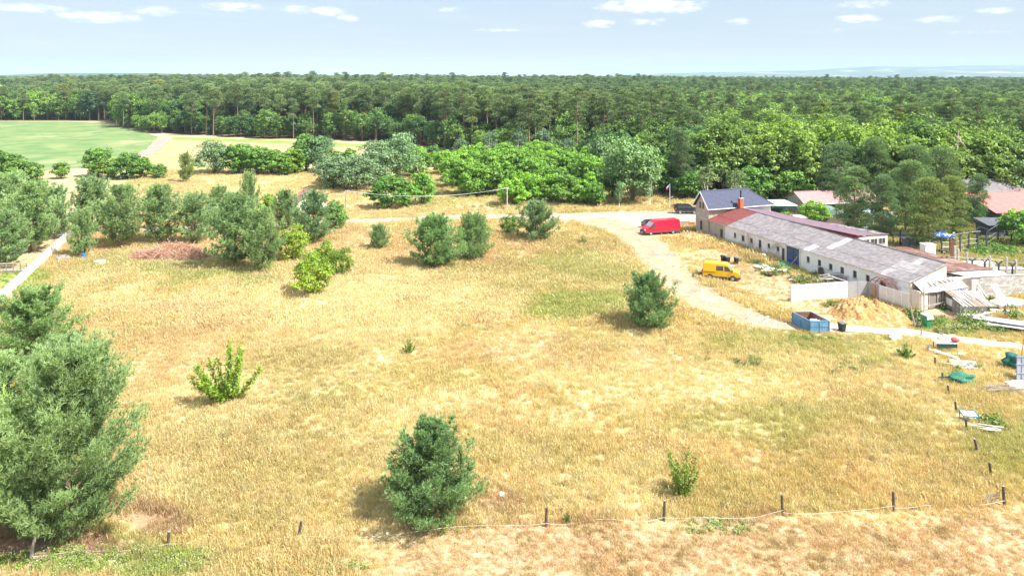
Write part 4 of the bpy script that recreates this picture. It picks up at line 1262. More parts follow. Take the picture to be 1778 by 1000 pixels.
    T('willow_tree', WILLOW[0], 9.5, 1772, 0, 13.0, 'big pale green tree cut by the right edge above the salmon roof', (1.15, 1.35, .9), wide=.8, Y=158)
    T('birch_tree', BIRCH[1], 14, 1738, 0, 13.5, 'yellowish slender birch left of the big pale tree at the right edge', (1.3, 1.2, .8), wide=.8, Y=162)
    T('broadleaf_tree', SMALLB[1], 7.9, 1775, 0, 6.4, 'light green tree at the right edge in front of the dark shed', (1.25, 1.45, .9), wide=1.0, Y=119)
    for px, Y, h, w, tn, lb in ((1062, 166, 7.0, 1.1, (.8, 1.0, .7), 'dark green bushy tree at the left foot of the biggest willow'),
                                (1130, 168, 8.5, 1.1, (.75, .95, .7), 'dark green tree at the right foot of the biggest willow'),
                                (1160, 172, 9.5, 1.1, (.7, .9, .75), 'dark broadleaf tree directly behind the flag pole'),
                                (1200, 164, 7.0, 1.1, (.8, 1.0, .75), 'dark green bushy tree behind the off-road car'),
                                (1020, 172, 9.0, 1.2, (1.0, 1.2, .75), 'mid green tree between the thicket and the biggest willow'),
                                (1310, 158, 9.0, 1.1, (.9, 1.1, .75), 'mid green tree right behind the hipped end of the slate-blue roof')):
        T('broadleaf_tree', SMALLB[int(rg.integers(0, 4))], 7.9, px, 0, h, lb, tn, wide=w, Y=Y)
    # thicket of light green young trees behind the road
    k = 0
    for row, (Y, n_, a, b) in enumerate(((160, 9, 880, 1035), (169, 10, 790, 1035), (181, 10, 775, 1040), (191, 10, 790, 1040), (203, 11, 770, 1050), (216, 9, 820, 1040))):
        for i in range(n_):
            px = a + (b - a) * (i + .5) / n_ + rg.normal(0, 5)
            g = rg.uniform(.85, 1.25)
            rn = ('front', 'front', 'middle', 'middle', 'rear', 'rear')[row]; sd = 'left' if px < 900 else 'right'
            hh_ = rg.uniform(6.2, 9.8) * (.72 if row == 0 else 1); sz_ = 'smaller' if hh_ < 6.8 else ('taller' if hh_ > 8.6 else 'medium')
            sd = 'far left' if px < 840 else ('left middle' if px < 900 else ('right middle' if px < 965 else 'far right'))
            tn_ = 'darker' if g < .98 else ('brighter' if g > 1.12 else 'light')
            lb = f'{sz_} {tn_} green young tree in the {rn} of the thicket, {sd}'
            T('thicket_tree', SMALLB[int(rg.integers(0, 4))], 7.9, px, 0, hh_, lb, (1.22 * g, 1.36 * g, .80), wide=rg.uniform(.95, 1.2), Y=Y + rg.normal(0, 2),
              group=f'{sz_} {tn_} young trees in the {rn} of the thicket, {sd}')
    for px, Y, h, nm in ((800, 232, 9, 0), (850, 238, 11, 1), (900, 232, 12, 2), (945, 228, 12.5, 0), (985, 215, 11, 1), (880, 222, 8.5, 0), (925, 218, 8.5, 2)):
        lb = ('silvery birch, first from the left, in the row above the thicket', 'second silvery birch above the thicket', 'tall pale birch above the middle of the thicket', 'tall birch right of the tall pale one above the thicket',
              'birch above the right end of the thicket', 'low grey-green birch half sunk in the thicket', 'low birch in the thicket below the tall pair')[[800, 850, 900, 945, 985, 880, 925].index(px)]
        T('birch_tree', BIRCH[nm], 13 + nm, px, 0, h, lb, (.95, 1.05, 1.1), wide=1.3, Y=Y)
    # dead tree
    q = (at(1662, 160), 160)
    o = thing('dead_tree', 'bare bleached dead tree standing in front of the dark wood', 'tree', (q[0], q[1], 0))
    mb = MB(); g2 = random.Random(4)
    mb.tube([(0, 0, 0), (.2, 0, 6), (-.1, 0, 11), (.3, 0, 16)], [.34, .28, .2, .08], 7)
    m_ = mat('dead_wood', (.62, .54, .48), (.48, .40, .35), .9, 3)
    mb.build('trunk', m_, o)
    for i in range(11):
        z = 7.5 + i * .68; a = g2.uniform(0, 6.28); L = 2.6 - i * .16
        br = MB(); br.tube([(0, 0, z), (math.cos(a) * L * .5, math.sin(a) * L * .5, z + .5), (math.cos(a) * L, math.sin(a) * L, z + g2.uniform(-.6, .4)), (math.cos(a + .3) * L * 1.3, math.sin(a + .3) * L * 1.3, z - .9)], [.15, .11, .08, .04], 5)
        br.build('branch', m_, o)

build_single_trees()
# ------------------------------------------------------------------ building materials
white_wall = mat('whitewash', (.90, .90, .90), (.85, .845, .84), .9, .8, bump=.15, c3=(.55, .50, .45), detail=7)
grey_render = mat('grey_render', (.50, .45, .39), (.42, .38, .33), .95, 1.5, bump=.3, detail=7)
cream_wall = mat('cream_render', (.80, .70, .59), (.70, .58, .48), .95, 1.2, bump=.2, detail=6)
asb = mat('grey_fibre_sheet', (.31, .28, .28), (.21, .185, .19), .95, 1.6, bump=.4, detail=8, c3=(.20, .18, .18), wave=('X', 5.5, .5))
asb3 = mat('pale_fibre_sheet', (.38, .35, .345), (.26, .24, .24), .95, 1.6, bump=.3, detail=8, c3=(.55, .52, .5), wave=('X', 5.5, .5))
asb2 = mat('bright_fibre_sheet', (.58, .54, .52), (.42, .39, .38), .9, 1.6, bump=.3, detail=8, wave=('X', 5.5, .5))
redsheet = mat('brownred_sheet', (.26, .075, .065), (.20, .06, .055), .6, 2, bump=.3, wave=('X', 5.0, .6))
mauve = mat('mauve_sheet', (.24, .155, .19), (.20, .13, .165), .7, 1.2, bump=.3, wave=('X', 4.0, .5))
rust = mat('rusty_sheet', (.16, .075, .06), (.24, .13, .10), .8, 1.2, bump=.4, c3=(.34, .24, .21), detail=8, wave=('X', 5.0, .4))
slate = mat('slate_blue_tile', (.085, .095, .155), (.07, .08, .13), .6, 3, bump=.2)
winframe = mat('window_wood', (.30, .26, .22), (.22, .19, .17), .8, 6)
winframe_w = mat('window_white', (.75, .74, .70), None, .6, 6)
dark_open = mat('window_glass', (.035, .040, .048), (.06, .065, .07), .15, 2, spec=.6)
blue_paint = mat('blue_gate_paint', (.025, .07, .38), (.04, .10, .42), .5, 3, c3=(.10, .14, .36))
blue_dark = mat('blue_gate_grid', (.13, .17, .25), (.20, .24, .28), .7, 8)
brick_or = mat('orange_brick', (.62, .17, .07), (.50, .12, .05), .85, 8, bump=.4)
zinc = mat('zinc', (.60, .61, .63), (.48, .49, .52), .45, 2, metal=.4)
block = mat('concrete_block', (.52, .48, .46), (.42, .39, .38), .95, 2.5, bump=.3)
conc = mat('concrete', (.55, .52, .48), (.45, .42, .38), .95, 3, bump=.3)
red_wall = mat('red_wall', (.62, .03, .045), (.55, .03, .04), .7, 1)
wood_old = mat('grey_wood', (.42, .37, .32), (.30, .26, .22), .9, 5, bump=.4)
wood_dark = mat('dark_wood', (.09, .07, .055), (.14, .11, .085), .9, 5, bump=.4)
wood_new = mat('pale_wood', (.68, .52, .36), (.55, .42, .30), .85, 4, bump=.3)
white_metal = mat('white_sheet_metal', (.88, .88, .89), (.84, .84, .84), .5, .7, c3=(.78, .77, .76))
grey_metal = mat('grey_sheet_metal', (.42, .43, .45), (.36, .37, .40), .5, 1.2)
black_pl = mat('black_plastic', (.022, .025, .03), (.035, .038, .042), .5, 4)
green_pl = mat('green_plastic', (.03, .22, .10), (.04, .26, .12), .5, 4)
tyre_m = mat('tyre_rubber', (.02, .02, .02), (.035, .033, .03), .85, 8)
rim_m = mat('wheel_rim', (.48, .48, .48), (.36, .35, .34), .4, 6, metal=.5)
salmon = mat('salmon_tile', (.66, .22, .20), (.58, .18, .16), .6, 2)
pink_roof = mat('pink_brown_sheet', (.44, .27, .27), (.38, .22, .22), .6, 1.5, bump=.2)
dark_green_m = mat('dark_green_metal', (.02, .07, .055), (.03, .09, .07), .5, 3)
dark_wall = mat('anthracite_boards', (.06, .07, .085), (.085, .095, .11), .7, 2)
light_tent = mat('pale_tarpaulin', (.50, .60, .68), (.60, .68, .72), .6, 2)
straw_m = mat('straw', (.58, .37, .16), (.38, .20, .07), .95, 3.0, bump=1.0, detail=10, c3=(.66, .48, .25), contrast=(.3, .6))

def quad(mb, a, b, c, d, th=.03):
    """thin slab through four points (a,b,c,d ccw from above)"""
    a, b, c, d = (Vector(p) for p in (a, b, c, d))
    n = (b - a).cross(d - a).normalized() * th
    mb.add([a, b, c, d, a - n, b - n, c - n, d - n], [(0, 1, 2, 3), (7, 6, 5, 4), (0, 4, 5, 1), (1, 5, 6, 2), (2, 6, 7, 3), (3, 7, 4, 0)])
    return mb

def px_u(px):
    r = (px - CX) / FP
    return (r * BO[1] - BO[0]) / (BD[0] - r * BD[1])

def wall_with_holes(length, height, holes, y0, y1, mb, z0=0.0, x0=0.0):
    """wall along x from x0, between y0..y1, with rectangular holes (xa, xb, za, zb)"""
    xs = sorted({x0, x0 + length} | {h[0] for h in holes} | {h[1] for h in holes})
    for i in range(len(xs) - 1):
        a, b = xs[i], xs[i + 1]
        if b - a < 1e-4: continue
        hs = sorted([(h[2], h[3]) for h in holes if h[0] <= a + 1e-5 and h[1] >= b - 1e-5])
        z = z0
        for (p, q) in hs:
            if p > z: mb.box(a, b, y0, y1, z, p)
            z = q
        if z < height: mb.box(a, b, y0, y1, z, height)
    return mb


def build_barn():
    o = thing('long_barn', 'long low white barn with grey corrugated roof and blue gate', 'barn', (BO[0], BO[1], 0), BRZ)
    Lb = 36.3; Wv = 5.9; HE = 3.0; HR = 4.66
    wins = [(1276, 408.6, .55, .85), (1290, 413.7, .75, .95), (1304.6, 418, .6, .8), (1319.4, 424.7, .65, 1.45), (1334.7, 427, .6, .75), (1350.8, 432.5, .6, .8),
            (1403, 450.6, .6, .85), (1422.6, 456.8, .62, .9), (1442, 463.6, .66, .9), (1462, 469.7, .62, .95), (1484, 476.5, .62, 1.0), (1506.5, 484, .6, .95), (1533, 493, .9, .8)]
    holes = []; frames = []
    for i, (px, py, w, h) in enumerate(wins):
        u = px_u(px); Y = BO[1] + BD[1] * u
        z = HC - (py - YH) * Y / FP
        frames.append((u, z, w, h)); holes.append((u - w / 2, u + w / 2, z - h / 2, z + h / 2))
    ug0, ug1 = px_u(1366), px_u(1387.5)
    ud = px_u(1359.7)
    holes.append((ug0, ug1, 0, 2.72)); holes.append((ud - .33, ud + .33, 0, 2.15))
    mb = MB(); wall_with_holes(Lb, HE, holes, 0, .3, mb); mb.build('front_wall', white_wall, o)
    mb = MB(); mb.box(0, Lb, Wv - .3, Wv, 0, HR - .1); mb.build('back_wall', cream_wall, o)
    # gable towards the camera: lean-to profile
    mb = MB(); mb.prism([(Lb, 0, 0), (Lb, Wv, 0), (Lb, Wv, HR - .02), (Lb, 0, HE - .02)], (.3, 0, 0)); mb.build('end_wall', cream_wall, o)
    # the grey first bay under the red sheets
    mb = MB(); wall_with_holes(4.0, HE - .03, [(-1.0, -.25, 0, 2.0)], .02, .3, mb, 0, -4.0); mb.build('grey_bay_wall', grey_render, o)
    d = MB(); d.box(-1.0, -.25, .14, .2, 0, 2.0); dd = d.build('door', wood_dark, o)
    for (u, z, w, h) in frames:
        f = MB(); t_ = .06
        f.box(u - w / 2, u + w / 2, .08, .16, z - h / 2, z - h / 2 + t_); f.box(u - w / 2, u + w / 2, .08, .16, z + h / 2 - t_, z + h / 2)
        f.box(u - w / 2, u - w / 2 + t_, .08, .16, z - h / 2 + t_, z + h / 2 - t_); f.box(u + w / 2 - t_, u + w / 2, .08, .16, z - h / 2 + t_, z + h / 2 - t_)
        f.box(u - .02, u + .02, .09, .15, z - h / 2 + t_, z + h / 2 - t_)
        fo = f.build('window', winframe, o)
        g = MB(); g.box(u - w / 2, u + w / 2, .18, .2, z - h / 2, z + h / 2); g.build('pane', dark_open, fo)
        s_ = MB(); s_.box(u - w / 2 - .08, u + w / 2 + .08, -.07, .0, z - h / 2 - .1, z - h / 2 - .02); s_.build('sill', conc, fo)
    # small door and its lintel
    d = MB(); d.box(ud - .33, ud + .33, .12, .18, 0, 2.15); d.build('door', wood_dark, o)
    # blue gate of two leaves: frame, solid foot, wire grid above
    for k, (a, b) in enumerate(((ug0, (ug0 + ug1) / 2 - .01), ((ug0 + ug1) / 2 + .01, ug1))):
        g = MB(); g.box(a, b, .04, .1, .05, .85)
        for xx in (a, b - .09): g.box(xx, xx + .09, .03, .11, .85, 2.66)
        g.box(a + .09, b - .09, .03, .11, 2.57, 2.66); g.box(a + .09, b - .09, .03, .11, 1.7, 1.77)
        leaf = g.build('gate_leaf', blue_paint, o)
        g = MB()
        for j in range(6):
            x = a + .09 + (b - a - .18) * (j + .5) / 6; g.box(x - .03, x + .03, .055, .085, .85, 2.57)
        g.build('grid', blue_dark, leaf)
        g = MB(); g.box(a + .05, b - .05, .115, .13, .85, 2.57); g.build('backing', blue_dark, leaf)
    g = MB(); g.obox((ug1 - .9, -1.1, 0), (ug1 - .15, -.05, 1.75), .08, .08); tag(g.build('prop_pole', wood_new, None, loc=(BO[0], BO[1], 0), rz=BRZ), 'pale wooden pole leaning on the blue gate', 'pole')
    # white reveal posts beside the gate, eaves board, gutter
    g = MB(); g.box(ug0 - .3, ug0 - .02, -.05, 0, 0, 2.9); g.box(ug1 + .02, ug1 + .3, -.05, 0, 0, 2.9); g.build('gate_jamb', cream_wall, o)
    g = MB(); g.box(-4.0, Lb, -.12, -.003, HE - .22, HE - .03); g.build('eaves_board', white_metal, o)
    # roof sheets, laid in overlapping rows, each a little off
    rr = random.Random(3)
    sl = (HR - HE) / Wv
    ov = .35
    rows = 3; L1 = (Wv + ov) / rows
    me_cache = {}
    def sheet(u0, w, r, m, skew=0.0):
        v0 = -ov + r * L1; v1 = v0 + L1 + .12
        zz = HE + .07 + .028 * (r % 2) + skew
        b = MB(); quad(b, (u0, v0, zz + sl * v0), (u0 + w, v0, zz + sl * v0 + rr.uniform(-.015, .02)), (u0 + w, v1, zz + sl * v1 + rr.uniform(-.01, .015)), (u0, v1, zz + sl * v1), .03)
        return b
    u = -4.0 - .25; k = 0
    while u < Lb + .2:
        w = min(1.1, Lb + .45 - u)
        for r in range(rows):
            m = redsheet if u < 1.2 else asb
            if m is asb:
                if (20.6 < u < 21.7 and r > 0) or (18.3 < u < 19.3 and r == 0): m = asb2
                if u > 29.5 and rr.random() < .22: m = asb3
            sheet(u, w + .04, r, m, .012 * (k % 2) + rr.uniform(0, .01)).build('roof_sheet', m, o)
        u += w; k += 1
    g = MB(); g.tube([(-4.2, Wv + .02, HR + .12), (Lb + .3, Wv + .02, HR + .12)], .09, 6); g.build('ridge_cap', asb, o)
    # verge board over the end wall
    g = MB(); g.obox((Lb + .36, -.3, HE - .06), (Lb + .36, Wv, HR - .02), .05, .2); g.build('verge_board', conc, o)
    # chimney stack of orange brick with steel flue
    c = thing('chimney', 'orange brick chimney with black flue beside the slate-blue roof', 'chimney', bw(-3.4, 6.1, 4.3), BRZ)
    b = MB(); b.box(-.36, .36, -.36, .36, 0, 2.1); b.build('stack', brick_or, c)
    b = MB(); b.box(-.42, .42, -.42, .42, 2.1, 2.2); b.build('cap', conc, c)
    b = MB(); b.tube([(0, 0, 2.2), (0, 0, 3.35)], .12, 10); b.tube([(0, 0, 3.36), (0, 0, 3.5)], .17, 10); b.build('flue', black_pl, c)
    # downpipe
    b = MB(); b.tube([(.25, -.08, 2.9), (.25, -.08, .1)], .05, 6); b.build('downpipe', zinc, o)

build_barn()


def build_house():
    o = thing('slate_roof_house', 'grey rendered two-storey house with slate-blue hipped roof', 'house', (BO[0], BO[1], 0), BRZ)
    u0, u1 = -8.1, -4.25; V1 = 13.3; HE = 4.85; HR = 7.55; um = (u0 + u1) / 2
    def pane(parent, mbx): return mbx.build('pane', dark_open, parent)
    holes = [(-6.9, -6.4, 4.55, 5.65), (-6.05, -5.55, 4.55, 5.65), (-6.75, -6.05, .75, 2.35)]
    mb = MB(); wall_with_holes(u1 - u0, HE, holes, 0, .3, mb, 0, u0)
    mb.build('gable_wall', grey_render, o)
    mb = MB(); mb.prism([(u0, 0, HE + .001), (u1, 0, HE + .001), (um, 0, HR - .05)], (0, .3, 0)); mb.build('gable_peak', grey_render, o)
    for (a, b, c, d) in holes:
        dz = 0
        f = MB(); f.box(a, b, -.03, .05, c, c + .06); f.box(a, b, -.03, .05, d - .06, d); f.box(a, a + .06, -.03, .05, c + .06, d - .06); f.box(b - .06, b, -.03, .05, c + .06, d - .06)
        fo = f.build('window', wood_dark if c > 3 else winframe, o)
        g = MB(); g.box(a + .05, b - .05, -.015, .0, c, d); pane(fo, g)
    mb = MB(); mb.box(u1 - .3, u1, .3, V1 * .42, 0, HE - .05); mb.build('side_wall', grey_render, o)
    mb = MB(); mb.box(u1 - .3, u1, V1 * .42, V1 - .3, 0, HE - .05); mb.build('white_side_wall', white_wall, o)
    mb = MB(); mb.box(u0, u0 + .3, .3, V1 - .3, 0, HE - .05); mb.build('rear_wall', grey_render, o)
    mb = MB(); mb.box(u0, u1, V1 - .3, V1, 0, HE - .05); mb.build('end_wall', white_wall, o)
    # roof: tile courses as steps, hipped at the far end
    oh = .45; ue0, ue1 = u0 - oh, u1 + oh; half = (ue1 - ue0) / 2; eb = HE - .12; n = 15; vh = 9.6
    for side in (1, -1):
        mb = MB()
        for i in range(n):
            t0, t1 = i / n, (i + 1) / n
            def P(t, v, dz=0): return (um + side * half * (1 - t), v, eb + (HR - eb) * t + dz)
            va = -oh; vb0 = V1 + oh - (V1 + oh - vh) * t0; vb1 = V1 + oh - (V1 + oh - vh) * t1
            a, b, c, d = P(t0, va, .05), P(t0, vb0, .05), P(t1, vb1, .0), P(t1, va, .0)
            if side < 0: a, b, c, d = b, a, d, c
            mb.add([a, b, c, d, (a[0], a[1], a[2] - .06), (b[0], b[1], b[2] - .06)], [(0, 1, 2, 3), (0, 4, 5, 1)])
            # ribs between the tiles
            if side > 0:
                m_ = int((vb0 - va) / .42)
                for j in range(m_):
                    v = va + .42 * j + .1
                    if v > vb1: break
                    p, q = Vector(P(t0, v, .06)), Vector(P(t1, v, .01)); mb.add([p, p + Vector((0, .1, .035)), q + Vector((0, .1, .035)), q, p + Vector((0, .2, 0)), q + Vector((0, .2, 0))], [(0, 1, 2, 3), (1, 4, 5, 2)])
        mb.build('roof', slate, o)
    mb = MB(); mb.add([(ue1, V1 + oh, eb + .05), (ue0, V1 + oh, eb + .05), (um, vh, HR + .02)], [(0, 1, 2)]); mb.build('roof_hip', slate, o)
    mb = MB(); mb.tube([(um, -oh, HR + .05), (um, vh, HR + .05)], .1, 6); mb.tube([(um, vh, HR + .05), (ue1, V1 + oh, eb + .08)], .08, 6); mb.build('ridge_tiles', slate, o)
    mb = MB()
    for side in (1, -1):
        mb.obox((um + side * half, -oh - .03, eb + .0), (um, -oh - .03, HR - .02), .05, .22)
    mb.build('barge_board', white_metal, o)
    mb = MB(); mb.tube([(ue1 + .06, -oh, eb - .02), (ue1 + .06, V1 + oh, eb - .02)], .08, 6); mb.tube([(u1 + .1, 1.2, eb), (u1 + .1, 1.2, 3.6)], .05, 6); mb.build('gutter', zinc, o)
    mb = MB(); mb.tube([(-7.0, -.08, 3.3), (-6.7, -.08, 2.9), (-4.3, -.08, 2.85)], .05, 6); mb.tube([(-7.0, -.08, 3.3), (-7.0, -.08, 3.75)], .05, 6); mb.build('pipe', white_metal, o)

build_house()


def build_rear_range():
    # mauve-roofed shed with red wall
    o = thing('red_shed', 'long shed with mauve sheet roof and bright red wall behind the barn', 'shed', (BO[0], BO[1], 0), BRZ)
    prof = []
    us = [-3.9, 2, 8, 14, 18, 22.6]
    zi = [4.80, 4.80, 4.82, 4.95, 5.12, 5.32]; zo = [3.95, 4.0, 4.25, 4.6, 4.85, 5.05]
    mb = MB()
    for i in range(5):
        quad(mb, (us[i], 6.05, zi[i]), (us[i + 1], 6.05, zi[i + 1]), (us[i + 1], 12.0, zo[i + 1]), (us[i], 12.0, zo[i]), .06)
    mb.build('roof', mauve, o)
    rr = random.Random(5)
    mb = MB()
    for i in range(12):
        u = 12 + i * .85 + rr.uniform(-.2, .2); v = 10.2 + rr.uniform(-.6, .8); z = np.interp(u, us, zi) + (np.interp(u, us, zo) - np.interp(u, us, zi)) * (v - 6) / 6
        quad(mb, (u, v, z + .06), (u + 1.0, v, z + .09), (u + 1.0, min(12, v + 1.3), z + .05), (u, min(12, v + 1.3), z + .04), .02)
    mb.build('patch_sheet', asb, o)
    mb = MB(); mb.prism([(9.0, 6.4, 4.0), (22.3, 6.4, 4.0), (22.3, 6.4, 5.22), (14, 6.4, 4.88), (9, 6.4, 4.78)], (0, .2, 0)); mb.build('red_wall', red_wall, o)
    mb = MB(); mb.box(22.3, 22.5, 6.4, 11.8, 0, 4.95); mb.build('end_wall', conc, o)
    for v in (7.0, 8.5, 10.0):
        f = MB(); f.box(22.5, 22.56, v, v + 1.3, 3.75, 4.65); fo = f.build('window', winframe_w, o)
        g = MB(); g.box(22.56, 22.58, v + .08, v + .62, 3.83, 4.57); g.box(22.56, 22.58, v + .7, v + 1.22, 3.83, 4.57); g.build('pane', dark_open, fo)
    mb = MB(); mb.box(-4, 22.3, 11.6, 11.8, 0, 3.9); mb.build('rear_wall', conc, o)
    mb = MB()
    for i in range(5): mb.obox((us[i], 6.03, zi[i] - .03), (us[i + 1], 6.03, zi[i + 1] - .03), .06, .1)
    mb.build('eaves_board', wood_dark, o)
    # low rusty roof
    o = thing('rusty_roof_shed', 'low shed with rusty brown sheet roof beside the barn end', 'shed', (BO[0], BO[1], 0), BRZ)
    rr = random.Random(9)
    u = 22.8; k = 0
    while u < 35.3:
        for r in range(3):
            v0 = 6.15 + r * 2.95; v1 = v0 + 3.05
            z0 = 3.62 - (v0 - 6) * .068 - .02 * (r % 2); z1 = 3.62 - (v1 - 6) * .068 - .02 * (r % 2)
            b = MB(); quad(b, (u, v0, z0 + rr.uniform(0, .02)), (u + 1.24, v0, z0 + .015), (u + 1.24, v1, z1 + rr.uniform(0, .02)), (u, v1, z1), .03); b.build('roof_sheet', rust if not (k > 5 and r == 2 and k < 8) else mat('rusty_sheet_pale', (.36, .24, .20), (.26, .16, .13), .8, 1), o)
        u += 1.2; k += 1
    mb = MB(); mb.box(22.8, 35.4, 14.6, 14.8, 0, 2.95); mb.box(35.3, 35.5, 6.2, 14.8, 0, 2.9); mb.build('wall', block, o)
    # white flat roof before it
    o = thing('white_roof_shed', 'flat bright white roof between rusty roof and block wall', 'shed', (BO[0], BO[1], 0), BRZ)
    mb = MB(); quad(mb, (35.6, 6.9, 3.40), (36.95, 10.1, 2.78), (37.3, 15.6, 2.76), (35.5, 15.7, 2.92), .1); mb.build('roof', white_metal, o)
    mb = MB(); mb.box(35.6, 36.8, 8.3, 15.2, 0, 2.68); mb.build('wall', block, o)
    mb = MB(); mb.box(36.62, 36.8, 5.9, 10.0, 0, 2.9); mb.build('link_wall', cream_wall, o)

build_rear_range()


def build_block_wall():
    a = G(1692, 517.5); b = G(1830, 511)
    d = (b - a)[:2]; L = float(np.linalg.norm(d)); rz = math.atan2(d[1], d[0])
    o = thing('block_wall', 'grey concrete block wall behind the blue boat cover', 'wall', (a[0], a[1], 0), rz)
    rr = random.Random(1)
    mats_ = [block, mat('concrete_block_pale', (.62, .59, .57), (.54, .51, .49), .95, 2.5, bump=.3), mat('concrete_block_dark', (.38, .34, .33), (.46, .42, .40), .95, 2.5, bump=.3)]
    mb = MB(); mb.box(0, L, .05, .25, 0, 2.62); mb.build('core', mat('mortar', (.36, .34, .32), None, .95, 3), o)
    meshes = []
    for m in mats_:
        q = MB(); q.box(.01, .485, 0, .05, .01, .235); ob = q.build('block', m, o); meshes.append(ob.data); bpy.data.objects.remove(ob)
    n = int(L / .5)
    for r in range(10):
        for i in range(n):
            if i * .5 > 9.6: continue
            x = i * .5 + (.25 if r % 2 else 0)
            if x + .5 > L: continue
            link('block', meshes[rr.choice((0, 0, 1, 1, 2))], o, (x, -.0 + rr.uniform(-.012, .008), .06 + r * .25), 0)
    mb = MB(); mb.box(-.05, L, -.02, .27, 2.62, 2.7); mb.build('coping', conc, o)
    # ladder leaning on its left end
    l0 = G(1716, 523); l1 = np.array([at(1681, 92), 92, 2.9])
    o = thing('ladder', 'pale ladder leaning from the grass to the white roof edge', 'ladder', l0)
    dv = Vector(l1 - l0); up = Vector((0, 0, 1)); side = Vector((.35, -.9, 0)).normalized() * .24
    for s in (-1, 1):
        q = MB(); q.obox(side * s, dv + side * s, .07, .09); q.build('rail', white_metal, o)
    for i in range(11):
        q = MB(); p = dv * ((i + .5) / 11); q.tube([p - side, p + side], .022, 5); q.build('rung', white_metal, o)
    # pale board leaning on the wall
    q0 = G(1742, 522); q = MB(); q.add([(-.45, 0, 0), (.35, 0, 0), (-.35, .7, 1.9), (-1.1, .7, 1.85), (-.45, -.04, 0), (.35, -.04, 0), (-.35, .66, 1.9), (-1.1, .66, 1.85)],
                                [(0, 1, 2, 3), (7, 6, 5, 4), (0, 4, 5, 1), (1, 5, 6, 2), (2, 6, 7, 3), (3, 7, 4, 0)])
    tag(q.build('board', white_metal, None, loc=(q0[0], q0[1], 0)), 'white board leaning against the block wall', 'board')

build_block_wall()


